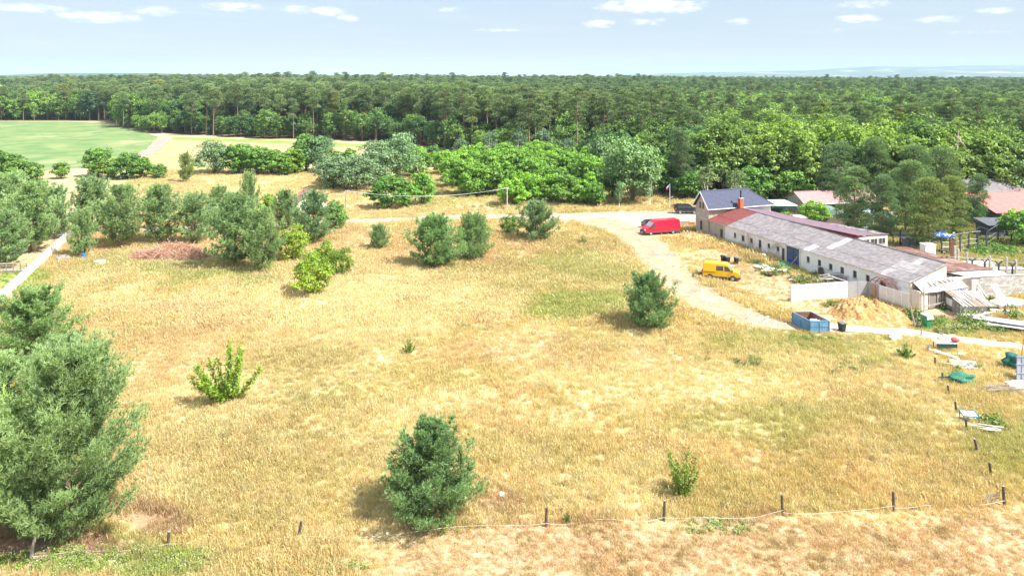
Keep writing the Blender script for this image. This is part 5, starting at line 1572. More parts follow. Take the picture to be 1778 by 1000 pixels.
def build_lean_to():
    """open lean-to and hen house against the barn's near end"""
    E = lambda u, v, z=0: (u, v, z)
    o = thing('lean_to', 'ramshackle open lean-to with broken pale sheet roof at the barn end', 'shed', (BO[0], BO[1], 0), BRZ)
    u0 = 36.62
    # cream back strip wall and roof of broken sheets
    rr = random.Random(12)
    for i in range(8):
        for r in range(2):
            v0 = .3 + i * .92; ua = u0 + r * .72 + rr.uniform(-.02, .04); ub = ua + .82
            za = 3.02 - .62 * (ua - u0); zb = 3.02 - .62 * (ub - u0)
            m = asb2 if (i < 4 or rr.random() < .5) else mat('worn_boards', (.50, .42, .37), (.36, .28, .24), .9, 4)
            b = MB(); quad(b, (ua, v0, za), (ub, v0, zb + rr.uniform(0, .05)), (ub, v0 + .95, zb), (ua, v0 + .95, za + rr.uniform(0, .05)), .035); b.build('roof_sheet', m, o)
    for i in range(6):
        b = MB(); v = 2.4 + i * .85 + rr.uniform(-.2, .2); u = u0 + rr.uniform(.1, .6); z = 3.10 - .62 * (u - u0)
        w_ = rr.uniform(.3, .7); b.obox((u, v, z), (u + w_, v + rr.uniform(-.7, .7), z - .62 * w_ + .05), .16, .05); b.build('loose_board', mat('brown_board', (.38, .27, .21), (.28, .19, .15), .9, 4), o)
    b = MB(); b.box(u0, u0 + 1.2, .05, .2, 0, 2.2); b.build('cream_side_wall', cream_wall, o)
    for v in (1.3, 2.7, 3.6, 4.9, 7.2):
        b = MB(); b.box(u0 + 1.25, u0 + 1.37, v, v + .12, 0, 2.07); b.build('post', wood_old, o)
    b = MB(); b.box(u0 + 1.22, u0 + 1.4, .2, 7.6, 2.07, 2.16); b.build('beam', wood_old, o)
    # front infill: cream panel, mesh door, dark opening
    b = MB(); b.box(u0 + 1.2, u0 + 1.3, .2, 1.25, 0, 2.06); b.build('cream_panel', cream_wall, o)
    b = MB(); b.box(u0 + 1.2, u0 + 1.26, 1.45, 2.65, 0, 2.0); b.build('mesh_door', mat('wire_mesh_grey', (.22, .20, .18), (.30, .27, .24), .9, 14), o)
    b = MB(); b.box(u0 + 1.15, u0 + 1.2, 2.85, 3.55, 0, 2.0); b.build('grey_panel', wood_old, o)
    b = MB(); b.box(u0 + .05, u0 + .1, 1.3, 7.4, 0, 2.6); b.build('inner_wall', wood_dark, o)
    b = MB(); b.obox((u0 + 1.9, -.1, .62), (u0 + 1.7, 3.4, .75), .1, .14); b.obox((u0 + 1.9, -.1, 0), (u0 + 1.9, -.1, 3.0), .1, .1); b.build('rail', wood_old, o)
    b = MB(); b.box(u0 + 1.42, u0 + 1.48, 5.0, 7.7, 1.75, 2.0); b.build('blue_white_strip', mat('blue_strip', (.10, .12, .42), (.60, .60, .66), .7, 5, contrast=(.48, .52)), o)
    # hen house
    q = G(1690, 547); 
    c = thing('hen_house', 'low weathered board hen house with patched plank roof', 'shed', (52.35, 87.1, 0), -math.pi / 2 - .02)
    W_, D_, H1, H2 = 3.1, 3.15, 1.45, 2.05        # along v, along u
    for i in range(6):
        b = MB(); z = .35 + i * .19; b.box(D_ - .03 + (i % 2) * .012, D_ + .0 + (i % 2) * .012, 0, W_, z, z + .18); b.build('plank', mat('whitewashed_board', (.66, .63, .60), (.50, .46, .43), .9, 4, c3=(.38, .34, .3)), c)
    b = MB(); b.box(D_ - .1, D_ - .05, 0, W_, 0, 1.45); b.build('front_frame', wood_old, c)
    b = MB(); b.box(D_, D_ + .05, 1.0, W_ - .1, .0, .42); b.build('mesh_panel', mat('pale_mesh', (.5, .47, .43), (.36, .33, .3), .9, 16), c)
    b = MB(); b.box(0, D_ - .1, 0, .08, 0, 1.45); b.build('side_wall', wood_old, c)
    b = MB(); b.box(D_ - 1.0, D_ - .1, -.06, -.01, .1, 1.5); b.box(D_ - 1.0, D_ - .94, -.09, -.06, .1, 1.5); b.build('mesh_door', mat('wire_mesh_grey', (.22, .20, .18)), c)
    b = MB(); b.box(.4, D_ - 1.6, -.05, -.01, .6, 1.4); b.build('white_panel', white_metal, c)
    b = MB(); b.box(0, D_ - .1, W_ - .08, W_, 0, 1.5); b.box(0, .1, .1, W_ - .1, 0, 1.9); b.build('rear_wall', wood_old, c)
    for i in range(13):
        for r in range(2):
            u = -.1 + r * 1.95 + rr.uniform(-.1, .15); v = -.15 + i * .3 + rr.uniform(-.04, .04)
            z0 = H2 - .17 * u; u2 = u + 2.05; z1 = H2 - .17 * u2
            b = MB(); quad(b, (u, v, z0 + rr.uniform(0, .05)), (u2, v + rr.uniform(-.12, .12), z1 + rr.uniform(0, .05)), (u2, v + .24, z1), (u, v + .24, z0), .025)
            b.build('roof_board', (wood_old, mat('whitewashed_board', (.6, .6, .6)), mat('brown_board', (.3, .2, .15)))[rr.choice((0, 0, 1, 1, 2))], c)

build_lean_to()


def build_panel_fences():
    o = thing('white_metal_fence', 'white sheet metal screen bending round the straw heap', 'fence', (0, 0, 0))
    H_ = 2.05
    pts = [(34.55, 89.2), (42.4, 90.9), (44.9, 90.9), (45.6, 89.4), (47.25, 85.6)]
    segs = [(0, 1, 4, white_metal), (1, 2, 2, grey_metal), (2, 3, 1, mat('grey_sheet_dark', (.30, .29, .30), (.36, .34, .34), .5, 2)), (3, 4, 4, mat('offwhite_sheet', (.72, .71, .70), (.64, .63, .62), .5, 2))]
    for a, b, n, m in segs:
        p, q = np.array(pts[a]), np.array(pts[b])
        for i in range(n):
            s = p + (q - p) * i / n; e = p + (q - p) * (i + 1) / n - (q - p) / np.linalg.norm(q - p) * .03
            k = MB(); k.obox((s[0], s[1], H_ / 2 + .02 + .015 * (i % 2)), (e[0], e[1], H_ / 2 + .02 + .015 * (i % 2)), .04, H_); k.build('panel', m, o)
        for i in range(n + 1):
            s = p + (q - p) * i / n + np.array([.03, .09]); k = MB(); k.box(s[0] - .04, s[0] + .04, s[1] - .04, s[1] + .04, 0, H_ - .05); k.build('post', wood_dark, o)
    # white wall at the left
    o = thing('white_wall', 'long white concrete panel wall running in at the left edge', 'wall', (0, 0, 0))
    a, b = np.array([-63.3, 90.0]), np.array([-75.3, 122.0]); a = a + (a - b) * .35
    L = np.linalg.norm(b - a); n = int(L / 2.05); d = (b - a) / L; s = np.array([-d[1], d[0]])
    wm = mat('white_panel_wall', (.80, .78, .76), (.70, .68, .66), .85, 1.2)
    for i in range(n):
        p = a + d * i * 2.05
        for r in range(3):
            k = MB(); e = p + d * 1.98; k.obox((p[0], p[1], .3 + r * .56), (e[0], e[1], .3 + r * .56), .06, .54); k.build('panel', wm, o)
        k = MB(); k.box(-.08, .08, -.08, .08, 0, 1.8); k.build('post', wm, o, loc=(p[0] - d[0] * .04, p[1] - d[1] * .04, 0), rz=math.atan2(d[1], d[0]))
    # grey gate leaves at its end
    o = thing('grey_fence', 'short grey weathered board fence continuing the white wall', 'fence', (b[0], b[1], 0), math.atan2(d[1], d[0]))
    rr = random.Random(2)
    for i in range(22):
        k = MB(); k.box(i * .24, i * .24 + .2, -.02, .02, .05, 1.75 + rr.uniform(-.12, .1)); k.build('board', wood_old, o)
    k = MB(); k.box(0, 5.2, .02, .07, .4, .5); k.box(0, 5.2, .02, .07, 1.3, 1.4); k.build('rail', wood_old, o)

build_panel_fences()

# ------------------------------------------------------------------ vehicles
glassm = mat('vehicle_glass', (.05, .06, .07), (.08, .09, .10), .08, 1, spec=.8)
glass_l = mat('windscreen_glass', (.30, .36, .40), (.42, .48, .50), .1, 1, spec=.8)
trim = mat('bumper_plastic', (.06, .06, .07), (.08, .08, .09), .6, 4)
lampw = mat('lamp_clear', (.75, .75, .75), None, .15, 4)
lampr = mat('lamp_red', (.55, .02, .02), None, .2, 4)

def car(name, label, cat, loc, rz, paint, prof, W, belt, wins, wscreen, wheels, wr, bump_z, rear=None, low=.28, stripe=None, front_lamp=None, rear_lamp=None, plate=None):
    """side profile (x forward, z) swept across the width with tumblehome; wins: side window polygons; wheels: x positions"""
    o = thing(name, label, cat, loc, rz)
    zt = max(p[1] for p in prof)
    def hw(z): return W / 2 * (1 - .13 * max(0, (z - belt) / (zt - belt)) ** 1.2)
    def hw2(z): return hw(z) - .0
    n = len(prof); vs = []
    # chamfered section: flank line, then a roof/edge line inset
    for side in (1, -1):
        for x, z in prof: vs.append((x, side * hw(z), z))
    cx_ = sum(p[0] for p in prof) / n; cz_ = sum(p[1] for p in prof) / n
    mb = MB(); f = [tuple(range(n)), tuple(range(2 * n - 1, n - 1, -1))] + [(i, n + i, n + (i + 1) % n, (i + 1) % n) for i in range(n)]
    mb.add(vs, f); mb.build('body', paint, o, bevel=.07, smooth=False)
    for side in (1, -1):
        for poly in wins:
            mb = MB(); q = [(x, side * (hw(z) + .012), z) for x, z in poly]; mb.prism(q, (0, -side * .03, 0)); mb.build('side_window', glassm, o)
        if stripe:
            x0, x1, z0, z1 = stripe
            mb = MB(); q = [(x0, side * (hw(z0) + .02), z0), (x1, side * (hw(z0) + .02), z0), (x1, side * (hw(z1) + .02), z1), (x0, side * (hw(z1) + .02), z1)]; mb.prism(q, (0, -side * .03, 0)); mb.build('side_moulding', trim, o)
        mb = MB(); q = [(prof_x, side * (hw(low) + .008), z) for prof_x, z in ((min(p[0] for p in prof) + .05, low), (max(p[0] for p in prof) - .08, low), (max(p[0] for p in prof) - .08, low + .2), (min(p[0] for p in prof) + .05, low + .2))]
        mb.prism(q, (0, -side * .03, 0)); mb.build('sill_trim', trim, o)
        for wx in wheels:
            w = MB(); w.tube([(wx, side * (W / 2 - .22), wr), (wx, side * (W / 2 + .0), wr)], wr, 18); wo = w.build('wheel', tyre_m, o, bevel=.0)
            r_ = MB(); r_.tube([(wx, side * (W / 2 - .02), wr), (wx, side * (W / 2 + .02), wr)], wr * .62, 12); r_.build('rim', rim_m, wo)
            a = MB(); pts = [(wx + (wr + .1) * math.cos(t_), side * (hw(.5) + .006), wr + .02 + (wr + .1) * math.sin(t_)) for t_ in np.linspace(0, math.pi, 12)]
            a.prism(pts, (0, -side * .03, 0)); a.build('wheel_arch', trim, o)
        mx = wscreen[0][0] - .1
        mb = MB(); mb.box(mx - .12, mx + .06, side * (W / 2 + .02) - .0 if side > 0 else -W / 2 - .22, side * (W / 2 + .22) if side > 0 else -W / 2 - .02, belt + .02, belt + .3); mb.build('mirror', trim, o, bevel=.02)
        xf = max(p[0] for p in prof)
        if front_lamp:
            z = front_lamp; mb = MB(); mb.box(xf - .32, xf + .015, side * (W / 2 - .42) if side > 0 else -W / 2 + .04, side * (W / 2 - .04) if side > 0 else -W / 2 + .42, z, z + .22); mb.build('headlight', lampw, o, bevel=.03)
        if rear_lamp:
            xr = min(p[0] for p in prof); z = rear_lamp; mb = MB(); mb.box(xr - .02, xr + .12, side * (W / 2 - .16) if side > 0 else -W / 2 - .005, side * (W / 2 + .005) if side > 0 else -W / 2 + .16, z, z + .42); mb.build('tail_light', lampr, o, bevel=.02)
    (x0, z0), (x1, z1) = wscreen
    mb = MB(); nx, nz = (z1 - z0), -(x1 - x0); l = math.hypot(nx, nz); ox, oz = abs(nx) / l * .02, abs(nz) / l * .02
    mb.add([(x0 + ox, -hw(z0) + .1, z0 + oz), (x0 + ox, hw(z0) - .1, z0 + oz), (x1 + ox, hw(z1) - .12, z1 + oz), (x1 + ox, -hw(z1) + .12, z1 + oz)], [(0, 1, 2, 3)])
    mb.build('windscreen', glass_l, o)
    if rear:
        (x0, z0), (x1, z1) = rear
        mb = MB(); mb.add([(x0 - .03, -hw(z0) + .12, z0), (x0 - .03, hw(z0) - .12, z0), (x1 - .03, hw(z1) - .14, z1), (x1 - .03, -hw(z1) + .14, z1)], [(0, 1, 2, 3)]); mb.build('rear_window', glassm, o)
    xf = max(p[0] for p in prof); xr = min(p[0] for p in prof)
    mb = MB(); mb.box(xf - .25, xf + .08, -W / 2 + .03, W / 2 - .03, bump_z, bump_z + .38); mb.build('front_bumper', trim, o, bevel=.06)
    mb = MB(); mb.box(xr - .08, xr + .2, -W / 2 + .03, W / 2 - .03, bump_z, bump_z + .30); mb.build('rear_bumper', trim, o, bevel=.05)
    mb = MB(); mb.box(xf - .02, xf + .03, -.55, .55, bump_z + .45, bump_z + .6); mb.build('grille', trim, o)
    mb = MB(); mb.box(xf + .08, xf + .1, -.26, .26, bump_z + .1, bump_z + .21); mb.build('number_plate', white_metal, o)
    return o

yellow = mat('yellow_paint', (.80, .46, .015), (.76, .43, .012), .35, 2, coat=.4)
redp = mat('red_paint', (.62, .012, .05), (.58, .012, .045), .32, 2, coat=.5)
blackp = mat('black_paint', (.02, .025, .035), (.03, .035, .045), .3, 2, coat=.5)
p1 = G(1233.5, 485.5); p2 = G(1270, 488.5); mid = (p1 + p2) / 2; an = math.atan2(p2[1] - p1[1], p2[0] - p1[0])
mid = mid + np.array([-math.sin(an), math.cos(an), 0]) * .95
prof = [(-2.35, .32), (2.35, .32), (2.5, .55), (2.48, .95), (2.30, 1.14), (1.62, 1.32), (.98, 2.08), (.72, 2.2), (-2.2, 2.24), (-2.38, 2.12), (-2.45, 1.2), (-2.45, .45)]
car('yellow_van', 'bright yellow panel van parked on the dry grass', 'van', mid, an, yellow, prof, 1.92, 1.2,
    [[(-.62, 1.32), (.32, 1.32), (.32, 1.93), (-.62, 1.93)], [(.46, 1.3), (1.36, 1.3), (.92, 1.9), (.46, 1.93)]], [(1.60, 1.36), (1.00, 2.05)], (-1.45, 1.55), .34, .30, None, .34, (-2.3, -.75, 1.02, 1.09), .82, 1.0)
p1 = G(1129.5, 409.5); p2 = G(1172, 406.5); mid = (p1 + p2) / 2; an = math.atan2(p1[1] - p2[1], p1[0] - p2[0])
mid = mid + np.array([math.sin(an), -math.cos(an), 0]) * 1.0
prof = [(-3.45, .4), (3.25, .4), (3.42, .6), (3.40, 1.02), (3.18, 1.22), (2.42, 1.45), (1.72, 2.18), (1.1, 2.46), (.6, 2.52), (-3.3, 2.52), (-3.45, 2.36), (-3.5, 1.2), (-3.5, .5)]
car('red_van', 'long high-roofed red van parked at the edge of the gravel', 'van', mid, an, redp, prof, 2.0, 1.3,
    [[(1.35, 1.42), (2.3, 1.42), (1.82, 2.0), (1.5, 2.12), (1.35, 2.1)]], [(2.38, 1.5), (1.76, 2.14)], (-2.05, 2.3), .36, .36, None, .42, None, .9, 1.1)
q = G(1135, 395.5); 
prof = [(-2.0, .3), (2.0, .3), (2.08, .5), (2.02, .78), (1.2, .98), (.45, 1.42), (.1, 1.5), (-1.35, 1.48), (-1.75, 1.35), (-2.06, .95), (-2.1, .5)]
car('hatchback_car', 'small black hatchback half hidden behind the red van', 'car', q, R(12), blackp, prof, 1.72, .95,
    [[(-1.45, 1.0), (.85, 1.0), (.35, 1.36), (-1.3, 1.36)]], [(1.12, 1.04), (.5, 1.38)], (-1.3, 1.3), .31, .28, ((-2.02, 1.0), (-1.76, 1.3)), .3, None, .6, .7)
q = np.array([at(1192, 146.5), 146.5, 0])
prof = [(-2.2, .45), (2.15, .45), (2.25, .7), (2.2, 1.1), (1.25, 1.22), (.75, 1.82), (.4, 1.9), (-1.95, 1.88), (-2.2, 1.75), (-2.25, 1.1), (-2.25, .6)]
s = car('off_road_car', 'dark blue-black off-road car parked beyond the gravel by the trees', 'car', q, R(-4), blackp, prof, 1.8, 1.2,
    [[(-1.9, 1.25), (-.9, 1.25), (-.9, 1.72), (-1.85, 1.72)], [(-.8, 1.25), (1.05, 1.25), (.68, 1.72), (-.8, 1.74)]], [(1.2, 1.28), (.8, 1.76)], (-1.4, 1.4), .40, .42, ((-2.24, 1.25), (-2.22, 1.7)), .46, None, .85, .95)
# its tailgate stands open to the left
mb = MB(); mb.box(-2.62, -2.3, -.8, .8, 1.0, 1.75); mb.build('open_tailgate', blackp, s, bevel=.03)

# ------------------------------------------------------------------ bins and containers
def bin_(px, py, label, m, h=1.07, w=.58, name='wheelie_bin', cat='bin', lid=None, rz=.3):
    q = G(px, py)
    o = thing(name, label, cat, q, rz)
    a, b = w * .38, w * .5
    mb = MB(); mb.add([(-a, -a, .06), (a, -a, .06), (a, a, .06), (-a, a, .06), (-b, -b, h * .93), (b, -b, h * .93), (b, b, h * .93), (-b, b, h * .93)], [(3, 2, 1, 0), (4, 5, 6, 7), (0, 1, 5, 4), (1, 2, 6, 5), (2, 3, 7, 6), (3, 0, 4, 7)])
    mb.build('body', m, o, bevel=.03)
    mb = MB(); mb.add([(-b - .03, -b - .04, h * .935), (b + .03, -b - .04, h * .935), (b + .03, b + .06, h * .935), (-b - .03, b + .06, h * .935), (-b, -b, h * .98), (b, -b, h * .98), (b, b, h * 1.02), (-b, b, h * 1.02)], [(3, 2, 1, 0), (4, 5, 6, 7), (0, 1, 5, 4), (1, 2, 6, 5), (2, 3, 7, 6), (3, 0, 4, 7)])
    mb.build('lid', lid or m, o, bevel=.015)
    mb = MB(); mb.tube([(-b * .8, b + .09, h * .92), (b * .8, b + .09, h * .92)], .02, 6); mb.build('handle', m, o)
    for s in (-1, 1):
        mb = MB(); mb.tube([(s * a * .95, a + .05, .1), (s * (a * .95 + .05), a + .05, .1)], .1, 10); mb.build('wheel', tyre_m, o)
    return o

lid_g = mat('lid_greyblue', (.10, .13, .15), (.13, .16, .18), .5, 4)
bin_(1255.5, 456, 'black wheelie bin, left one of the close pair behind the yellow van', black_pl)
bin_(1263, 457.5, 'black wheelie bin with grey-blue lid, right one of the close pair', black_pl, lid=lid_g, w=.66)
bin_(1278.5, 459, 'black wheelie bin standing apart from the close pair', black_pl, lid=lid_g)
bin_(1462, 575.5, 'black bin standing right of the blue skip', black_pl, h=1.0, w=.68, lid=mat('lid_grey', (.16, .17, .19), None, .6, 3))
o = bin_(1609, 569, 'green waste bin under the hen house with white top', green_pl, h=1.5, w=.85, name='green_bin', lid=mat('pale_lid', (.70, .74, .66), None, .6, 3))
mb = MB(); mb.box(-.46, .46, -.50, -.46, 1.05, 1.38); mb.build('white_band', mat('pale_band', (.62, .74, .64), (.5, .66, .54), .6, 3), o)

def build_skip():
    a = G(1406.6, 578.6); o = thing('blue_skip', 'open blue metal skip with rusty inside holding white sacks', 'skip', a, R(3))
    m = mat('skip_blue', (.10, .25, .42), (.16, .32, .50), .6, 2, c3=(.26, .36, .44)); inn = mat('skip_rust', (.20, .09, .06), (.28, .14, .10), .9, 3)
    W_, D_, H_ = 2.1, 3.1, 1.28; sk = -.55
    def side(x0, y0, x1, y1, nm):
        mb = MB(); mb.obox((x0, y0, H_ / 2 + .03), (x1, y1, H_ / 2 + .03), .05, H_); mb.build(nm, m, o)
    P = [(0, 0), (W_, 0), (W_ + sk, D_), (sk, D_)]
    for i, nm in enumerate(('end_panel', 'side_panel', 'end_panel', 'side_panel')):
        p, q = P[i], P[(i + 1) % 4]; side(*p, *q, nm)
        c = np.array(p), np.array(q); mid_ = np.array([(P[0][0] + P[2][0]) / 2, D_ / 2])
        ins = [k + (mid_ - k) / np.linalg.norm(mid_ - k) * .06 for k in c]
        mb = MB(); mb.obox((ins[0][0], ins[0][1], H_ / 2 + .03), (ins[1][0], ins[1][1], H_ / 2 + .03), .03, H_ - .02); mb.build('lining', inn, o)
        mb = MB(); mb.obox((*p, H_ + .04), (*q, H_ + .04), .1, .07); mb.build('rim', m, o)
        for t_ in (0, .5, 1):
            k = c[0] + (c[1] - c[0]) * t_; k = k + (k - mid_) / np.linalg.norm(k - mid_) * .04; mb = MB(); mb.box(k[0] - .04, k[0] + .04, k[1] - .04, k[1] + .04, 0, H_); mb.build('rib', m, o)
        mb = MB(); k0 = c[0] + (c[0] - mid_) * .02; k1 = c[1] + (c[1] - mid_) * .02; mb.obox((k0[0], k0[1], .72), (k1[0], k1[1], .72), .06, .07); mb.build('rib', m, o)
    mb = MB(); mb.add([(0, 0, .05), (W_, 0, .05), (W_ + sk, D_, .05), (sk, D_, .05)], [(0, 1, 2, 3)]); mb.build('floor', inn, o)
    rr = random.Random(6); sm = mat('white_sack', (.80, .79, .77), (.72, .70, .68), .8, 4)
    lbs = ['largest white sack heaped at the front of the blue skip', 'white sack at the left inside the blue skip', 'white sack at the right inside the blue skip', 'white sack at the back of the heap in the blue skip']
    for i, (x, y, z, r) in enumerate(((1.0, .7, .75, .55), (.45, .8, .6, .42), (1.6, .7, .6, .42), (1.0, 1.5, .65, .5))):
        s = lump('white_sack', (r * 1.1, r, r * .85), sm, 30 + i, .16)
        s.location = (a[0] + x, a[1] + y, z); tag(s, lbs[i], 'sack')
        s.parent = None

def lump(name, dims, m, seed, amp=.2, n=2):
    import bmesh
    bm = bmesh.new(); bmesh.ops.create_icosphere(bm, subdivisions=n, radius=1)
    rg = np.random.default_rng(seed); ph = rg.uniform(0, 6, 9)
    for v in bm.verts:
        c = v.co; k = 1 + amp * (math.sin(3 * c.x + ph[0]) * math.cos(4 * c.y + ph[1]) + .6 * math.sin(6 * c.z + ph[2] + 3 * c.x) + .5 * math.cos(9 * c.y + ph[3] - 5 * c.x))
        v.co = Vector((c.x * dims[0] * k, c.y * dims[1] * k, c.z * dims[2] * k))
    me = bpy.data.meshes.new(name); bm.to_mesh(me); bm.free(); me.materials.append(m)
    me.polygons.foreach_set('use_smooth', [True] * len(me.polygons))
    return link(name, me)

build_skip()


def build_heap(name, label, cat, cx, cy, rx, ry, h, m, seed, N=90, rough_=.28, tuft=None):
    xs = np.linspace(-1.15, 1.15, N); X, Y = np.meshgrid(xs, xs)
    th = np.arctan2(Y, X); r = np.hypot(X, Y) / (1 + .12 * np.sin(3 * th + seed) + .07 * np.sin(5 * th + 2 * seed))
    z = h * np.clip(1 - r ** 1.6, -.05, 1) * (1 + .25 * (vnoise(X * rx, Y * ry, 1.6, seed, 3) - .5))
    z = z + rough_ * (vnoise(X * rx, Y * ry, .5, seed + 2, 4) - .5) * np.clip(1.2 - r, 0, 1) ** .5
    z = np.where(r > 1.08, -.08, z)
    V = np.stack([X * rx, Y * ry, z], -1).reshape(-1, 3)
    i = np.arange((N - 1) ** 2); a = (i // (N - 1)) * N + i % (N - 1)
    F = np.stack([a, a + 1, a + N + 1, a + N], -1)
    me = np_mesh(name, V, F, [m], smooth=True)
    o = link(name, me, None, (cx, cy, 0)); tag(o, label, cat)
    return o

build_heap('straw_heap', 'golden heap of loose straw in front of the white metal screen', 'straw heap', 41.6, 84.6, 4.4, 3.9, 1.85, straw_m, 3, 170, 1.05)
tag(build_heap('straw_litter', None, None, 40.8, 81.4, 5.4, 2.2, .14, straw_m, 5, 60, .1), 'thin scatter of loose straw spread before the heap', None, None, 'stuff')


def build_brush_heap():
    rg = np.random.default_rng(9)
    c = G(294, 449); V = []; F = []; b = 0
    n = 2600
    for i in range(n):
        t_ = rg.uniform(-1, 1); s = rg.uniform(-1, 1)
        hh = 2.3 * (1 - t_ * t_) ** .6 * (1 - .55 * s * s) * (1.15 if t_ > -.2 else .8)
        p = np.array([t_ * 6.0, s * 1.5, rg.uniform(.0, 1) ** .6 * hh])
        d = rg.normal(0, 1, 3) * np.array([1, .7, .45]); d /= np.linalg.norm(d); L = rg.uniform(.4, 1.3); w = rg.uniform(.012, .035)
        q = p + d * L; q[2] = max(q[2], .02); sd = np.cross(d, rg.normal(0, 1, 3)); sd /= np.linalg.norm(sd) + 1e-9
        V += [p - sd * w, p + sd * w, q + sd * w * .5, q - sd * w * .5]; F.append([b, b + 1, b + 2, b + 3]); b += 4
    A = np.repeat(rg.uniform(0, 1, n), 4)
    m = leaf_mat('dead_twigs', (.34, .15, .11), (.74, .44, .33), .0)
    me = np_mesh('twigs', np.array(V) , np.array(F), [m], {'v': ('FLOAT', A)})
    o = thing('brush_heap', 'long heap of reddish dead branches under the pine row', 'brush heap', c)
    t_ = link('twigs', me, o); t_['kind'] = 'stuff'
    mb = MB(); rr = random.Random(3)
    for i in range(22):
        x = rr.uniform(-5, 5); y = rr.uniform(-1, 1); a = rr.uniform(0, 6.28); z = rr.uniform(.2, 1.2)
        mb.tube([(x, y, z), (x + math.cos(a) * 1.6, y + math.sin(a), z + rr.uniform(-.2, .5))], [.06, .02], 5)
    q = mb.build('branches', mat('dead_branch', (.34, .20, .14), (.46, .30, .22), .9, 4), o); q['kind'] = 'stuff'

build_brush_heap()
# ------------------------------------------------------------------ post fences with tape
def post_fence(label, pts, heights, leans, tape=True, sag=.25, dark=True, gaps=()):
    o = thing('post_fence', label, 'fence', (0, 0, 0))
    rr = random.Random(len(pts)); tops = []
    for i, (px, py) in enumerate(pts):
        q = G(px, py); h = heights[i] if hasattr(heights, '__len__') else heights; lx = leans[i] if hasattr(leans, '__len__') else leans
        m = wood_old if (not dark or (hasattr(dark, '__len__') and not dark[i])) else wood_dark
        mb = MB(); mb.tube([(q[0], q[1], -.1), (q[0] + lx * h * .5, q[1] + .01, h * .5), (q[0] + lx * h, q[1], h)], [.095, .09, .085], 8)
        mb.build('post', m, o)
        if i % 3 == 1:
            mb = MB(); mb.tube([(q[0] + lx * h, q[1], h), (q[0] + lx * h, q[1], h + .015)], .086, 8); mb.build('post_top', wood_old, o)
        tops.append((q[0] + lx * h * .45, q[1] - .1, h * .45))
    if tape:
        for i in range(len(tops) - 1):
            if i in gaps: continue
            a, b = np.array(tops[i]), np.array(tops[i + 1]); P = []
            a = a * 1.0; z0, z1 = a[2] * .5, b[2] * .6
            for t_ in np.linspace(0, 1, 17):
                p = a + (b - a) * t_; p[2] = max(.16, (z0 + (z1 - z0) * t_) - sag * 4 * t_ * (1 - t_)) + .06 * math.sin(9 * t_ + i)
                p[1] += .3 * math.sin(5 * t_ + i * 2) * math.sin(math.pi * t_)
                P.append(tuple(p))
            mb = MB(); mb.tube(P, .011, 5); mb.build('tape', mat('fence_tape', (.80, .76, .70), (.66, .60, .52), .8, 3), o)
    return o

post_fence('row of short dark posts with a slack white tape across the foot of the meadow',
           [(52, 972), (290, 950), (518, 936), (948, 914), (1153, 904), (1359, 894), (1552, 887), (1744, 877)], [1.25, .95, 1.1, 1.18, 1.28, 1.28, 1.25, 1.25], [.22, .14, .17, .04, .03, -.04, -.03, -.06],
           dark=[False, True, True, True, True, True, True, True])
post_fence('row of leaning dark posts running up the right side of the meadow',
           [(1722, 828), (1698, 788), (1679, 748), (1661, 716), (1648, 684), (1637, 663), (1624, 634), (1612, 612)], [1.0, 1.12, .95, .9, .8, .85, .75, .8], [-.17, -.22, -.1, -.14, -.16, -.05, -.05, 0],
           tape=False, dark=[True, True, True, True, True, True, True, False])
# tangle of old wire at the corner post
def wire_tangle():
    q = G(1733, 875); rg = np.random.default_rng(4); mb = MB()
    for i in range(14):
        a = rg.uniform(-2.4, -.2); P = [(0, 0, .9 * rg.uniform(.4, 1))]
        for k in range(4): P.append((P[-1][0] - rg.uniform(.15, .35), P[-1][1] + rg.normal(0, .12), max(.05, P[-1][2] - rg.uniform(.02, .25))))
        mb.tube(P, .012, 4)
    tag(mb.build('old_wire', mat('old_wire', (.40, .38, .35), (.28, .26, .24), .7, 6), None, loc=(q[0] + .1, q[1], 0)), 'tangle of old grey wire hanging on the corner fence post', 'wire')
wire_tangle()

# ------------------------------------------------------------------ poles, wires, flag
def pole(name, label, px, py, h, lean=0.0, r=.13, m=conc, cross=False):
    q = G(px, py); o = thing(name, label, 'pole', q)
    mb = MB(); mb.tube([(0, 0, -.2), (lean * h, 0, h)], [r, r * .7], 10); mb.build('mast', m, o)
    mb = MB(); mb.box(lean * h - .25, lean * h + .25, -.06, .06, h - .18, h - .06); mb.build('crossarm', zinc, o)
    for s in (-.2, .2):
        mb = MB(); mb.tube([(lean * h + s, 0, h - .06), (lean * h + s, 0, h + .14)], [.05, .04], 8); mb.build('insulator', white_metal, o)
    return np.array([q[0] + lean * h, q[1], h + .05])
t1 = pole('utility_pole', 'slim wooden utility pole leaning slightly right among the left-hand trees', 597, 394, 6.6, .07, .12, wood_old)
t2 = pole('utility_pole', 'pale concrete utility pole beside the gravel road', 880.5, 365, 4.6, 0, .15, conc)
def wire(a, b, sag, r=.03):
    return [tuple(a + (b - a) * t_ + np.array([0, 0, -4 * sag * t_ * (1 - t_)])) for t_ in np.linspace(0, 1, 20)]
for i, dz in enumerate((0, .12)):
    mb = MB(); mb.tube(wire(t1 + np.array([0, (i * .4), 0]), t2 + np.array([0, i * .4, -.05]), 1.3 + dz), .028, 5)
    tag(mb.build('overhead_wire', mat('wire_grey', (.55, .58, .58), None, .6, 2)), ('sagging pale wire, the lower of two between the utility poles', 'sagging pale wire, the upper of two between the utility poles')[1 - i], 'wire')
q = G(1163, 369)
o = thing('flag_pole', 'white flag pole flying a small Czech flag beside the road', 'flag pole', q)
HF = 5.9
mb = MB(); mb.tube([(0, 0, 0), (0, 0, HF)], [.06, .04], 8); mb.build('mast', white_metal, o)
fl = MB(); n = 7
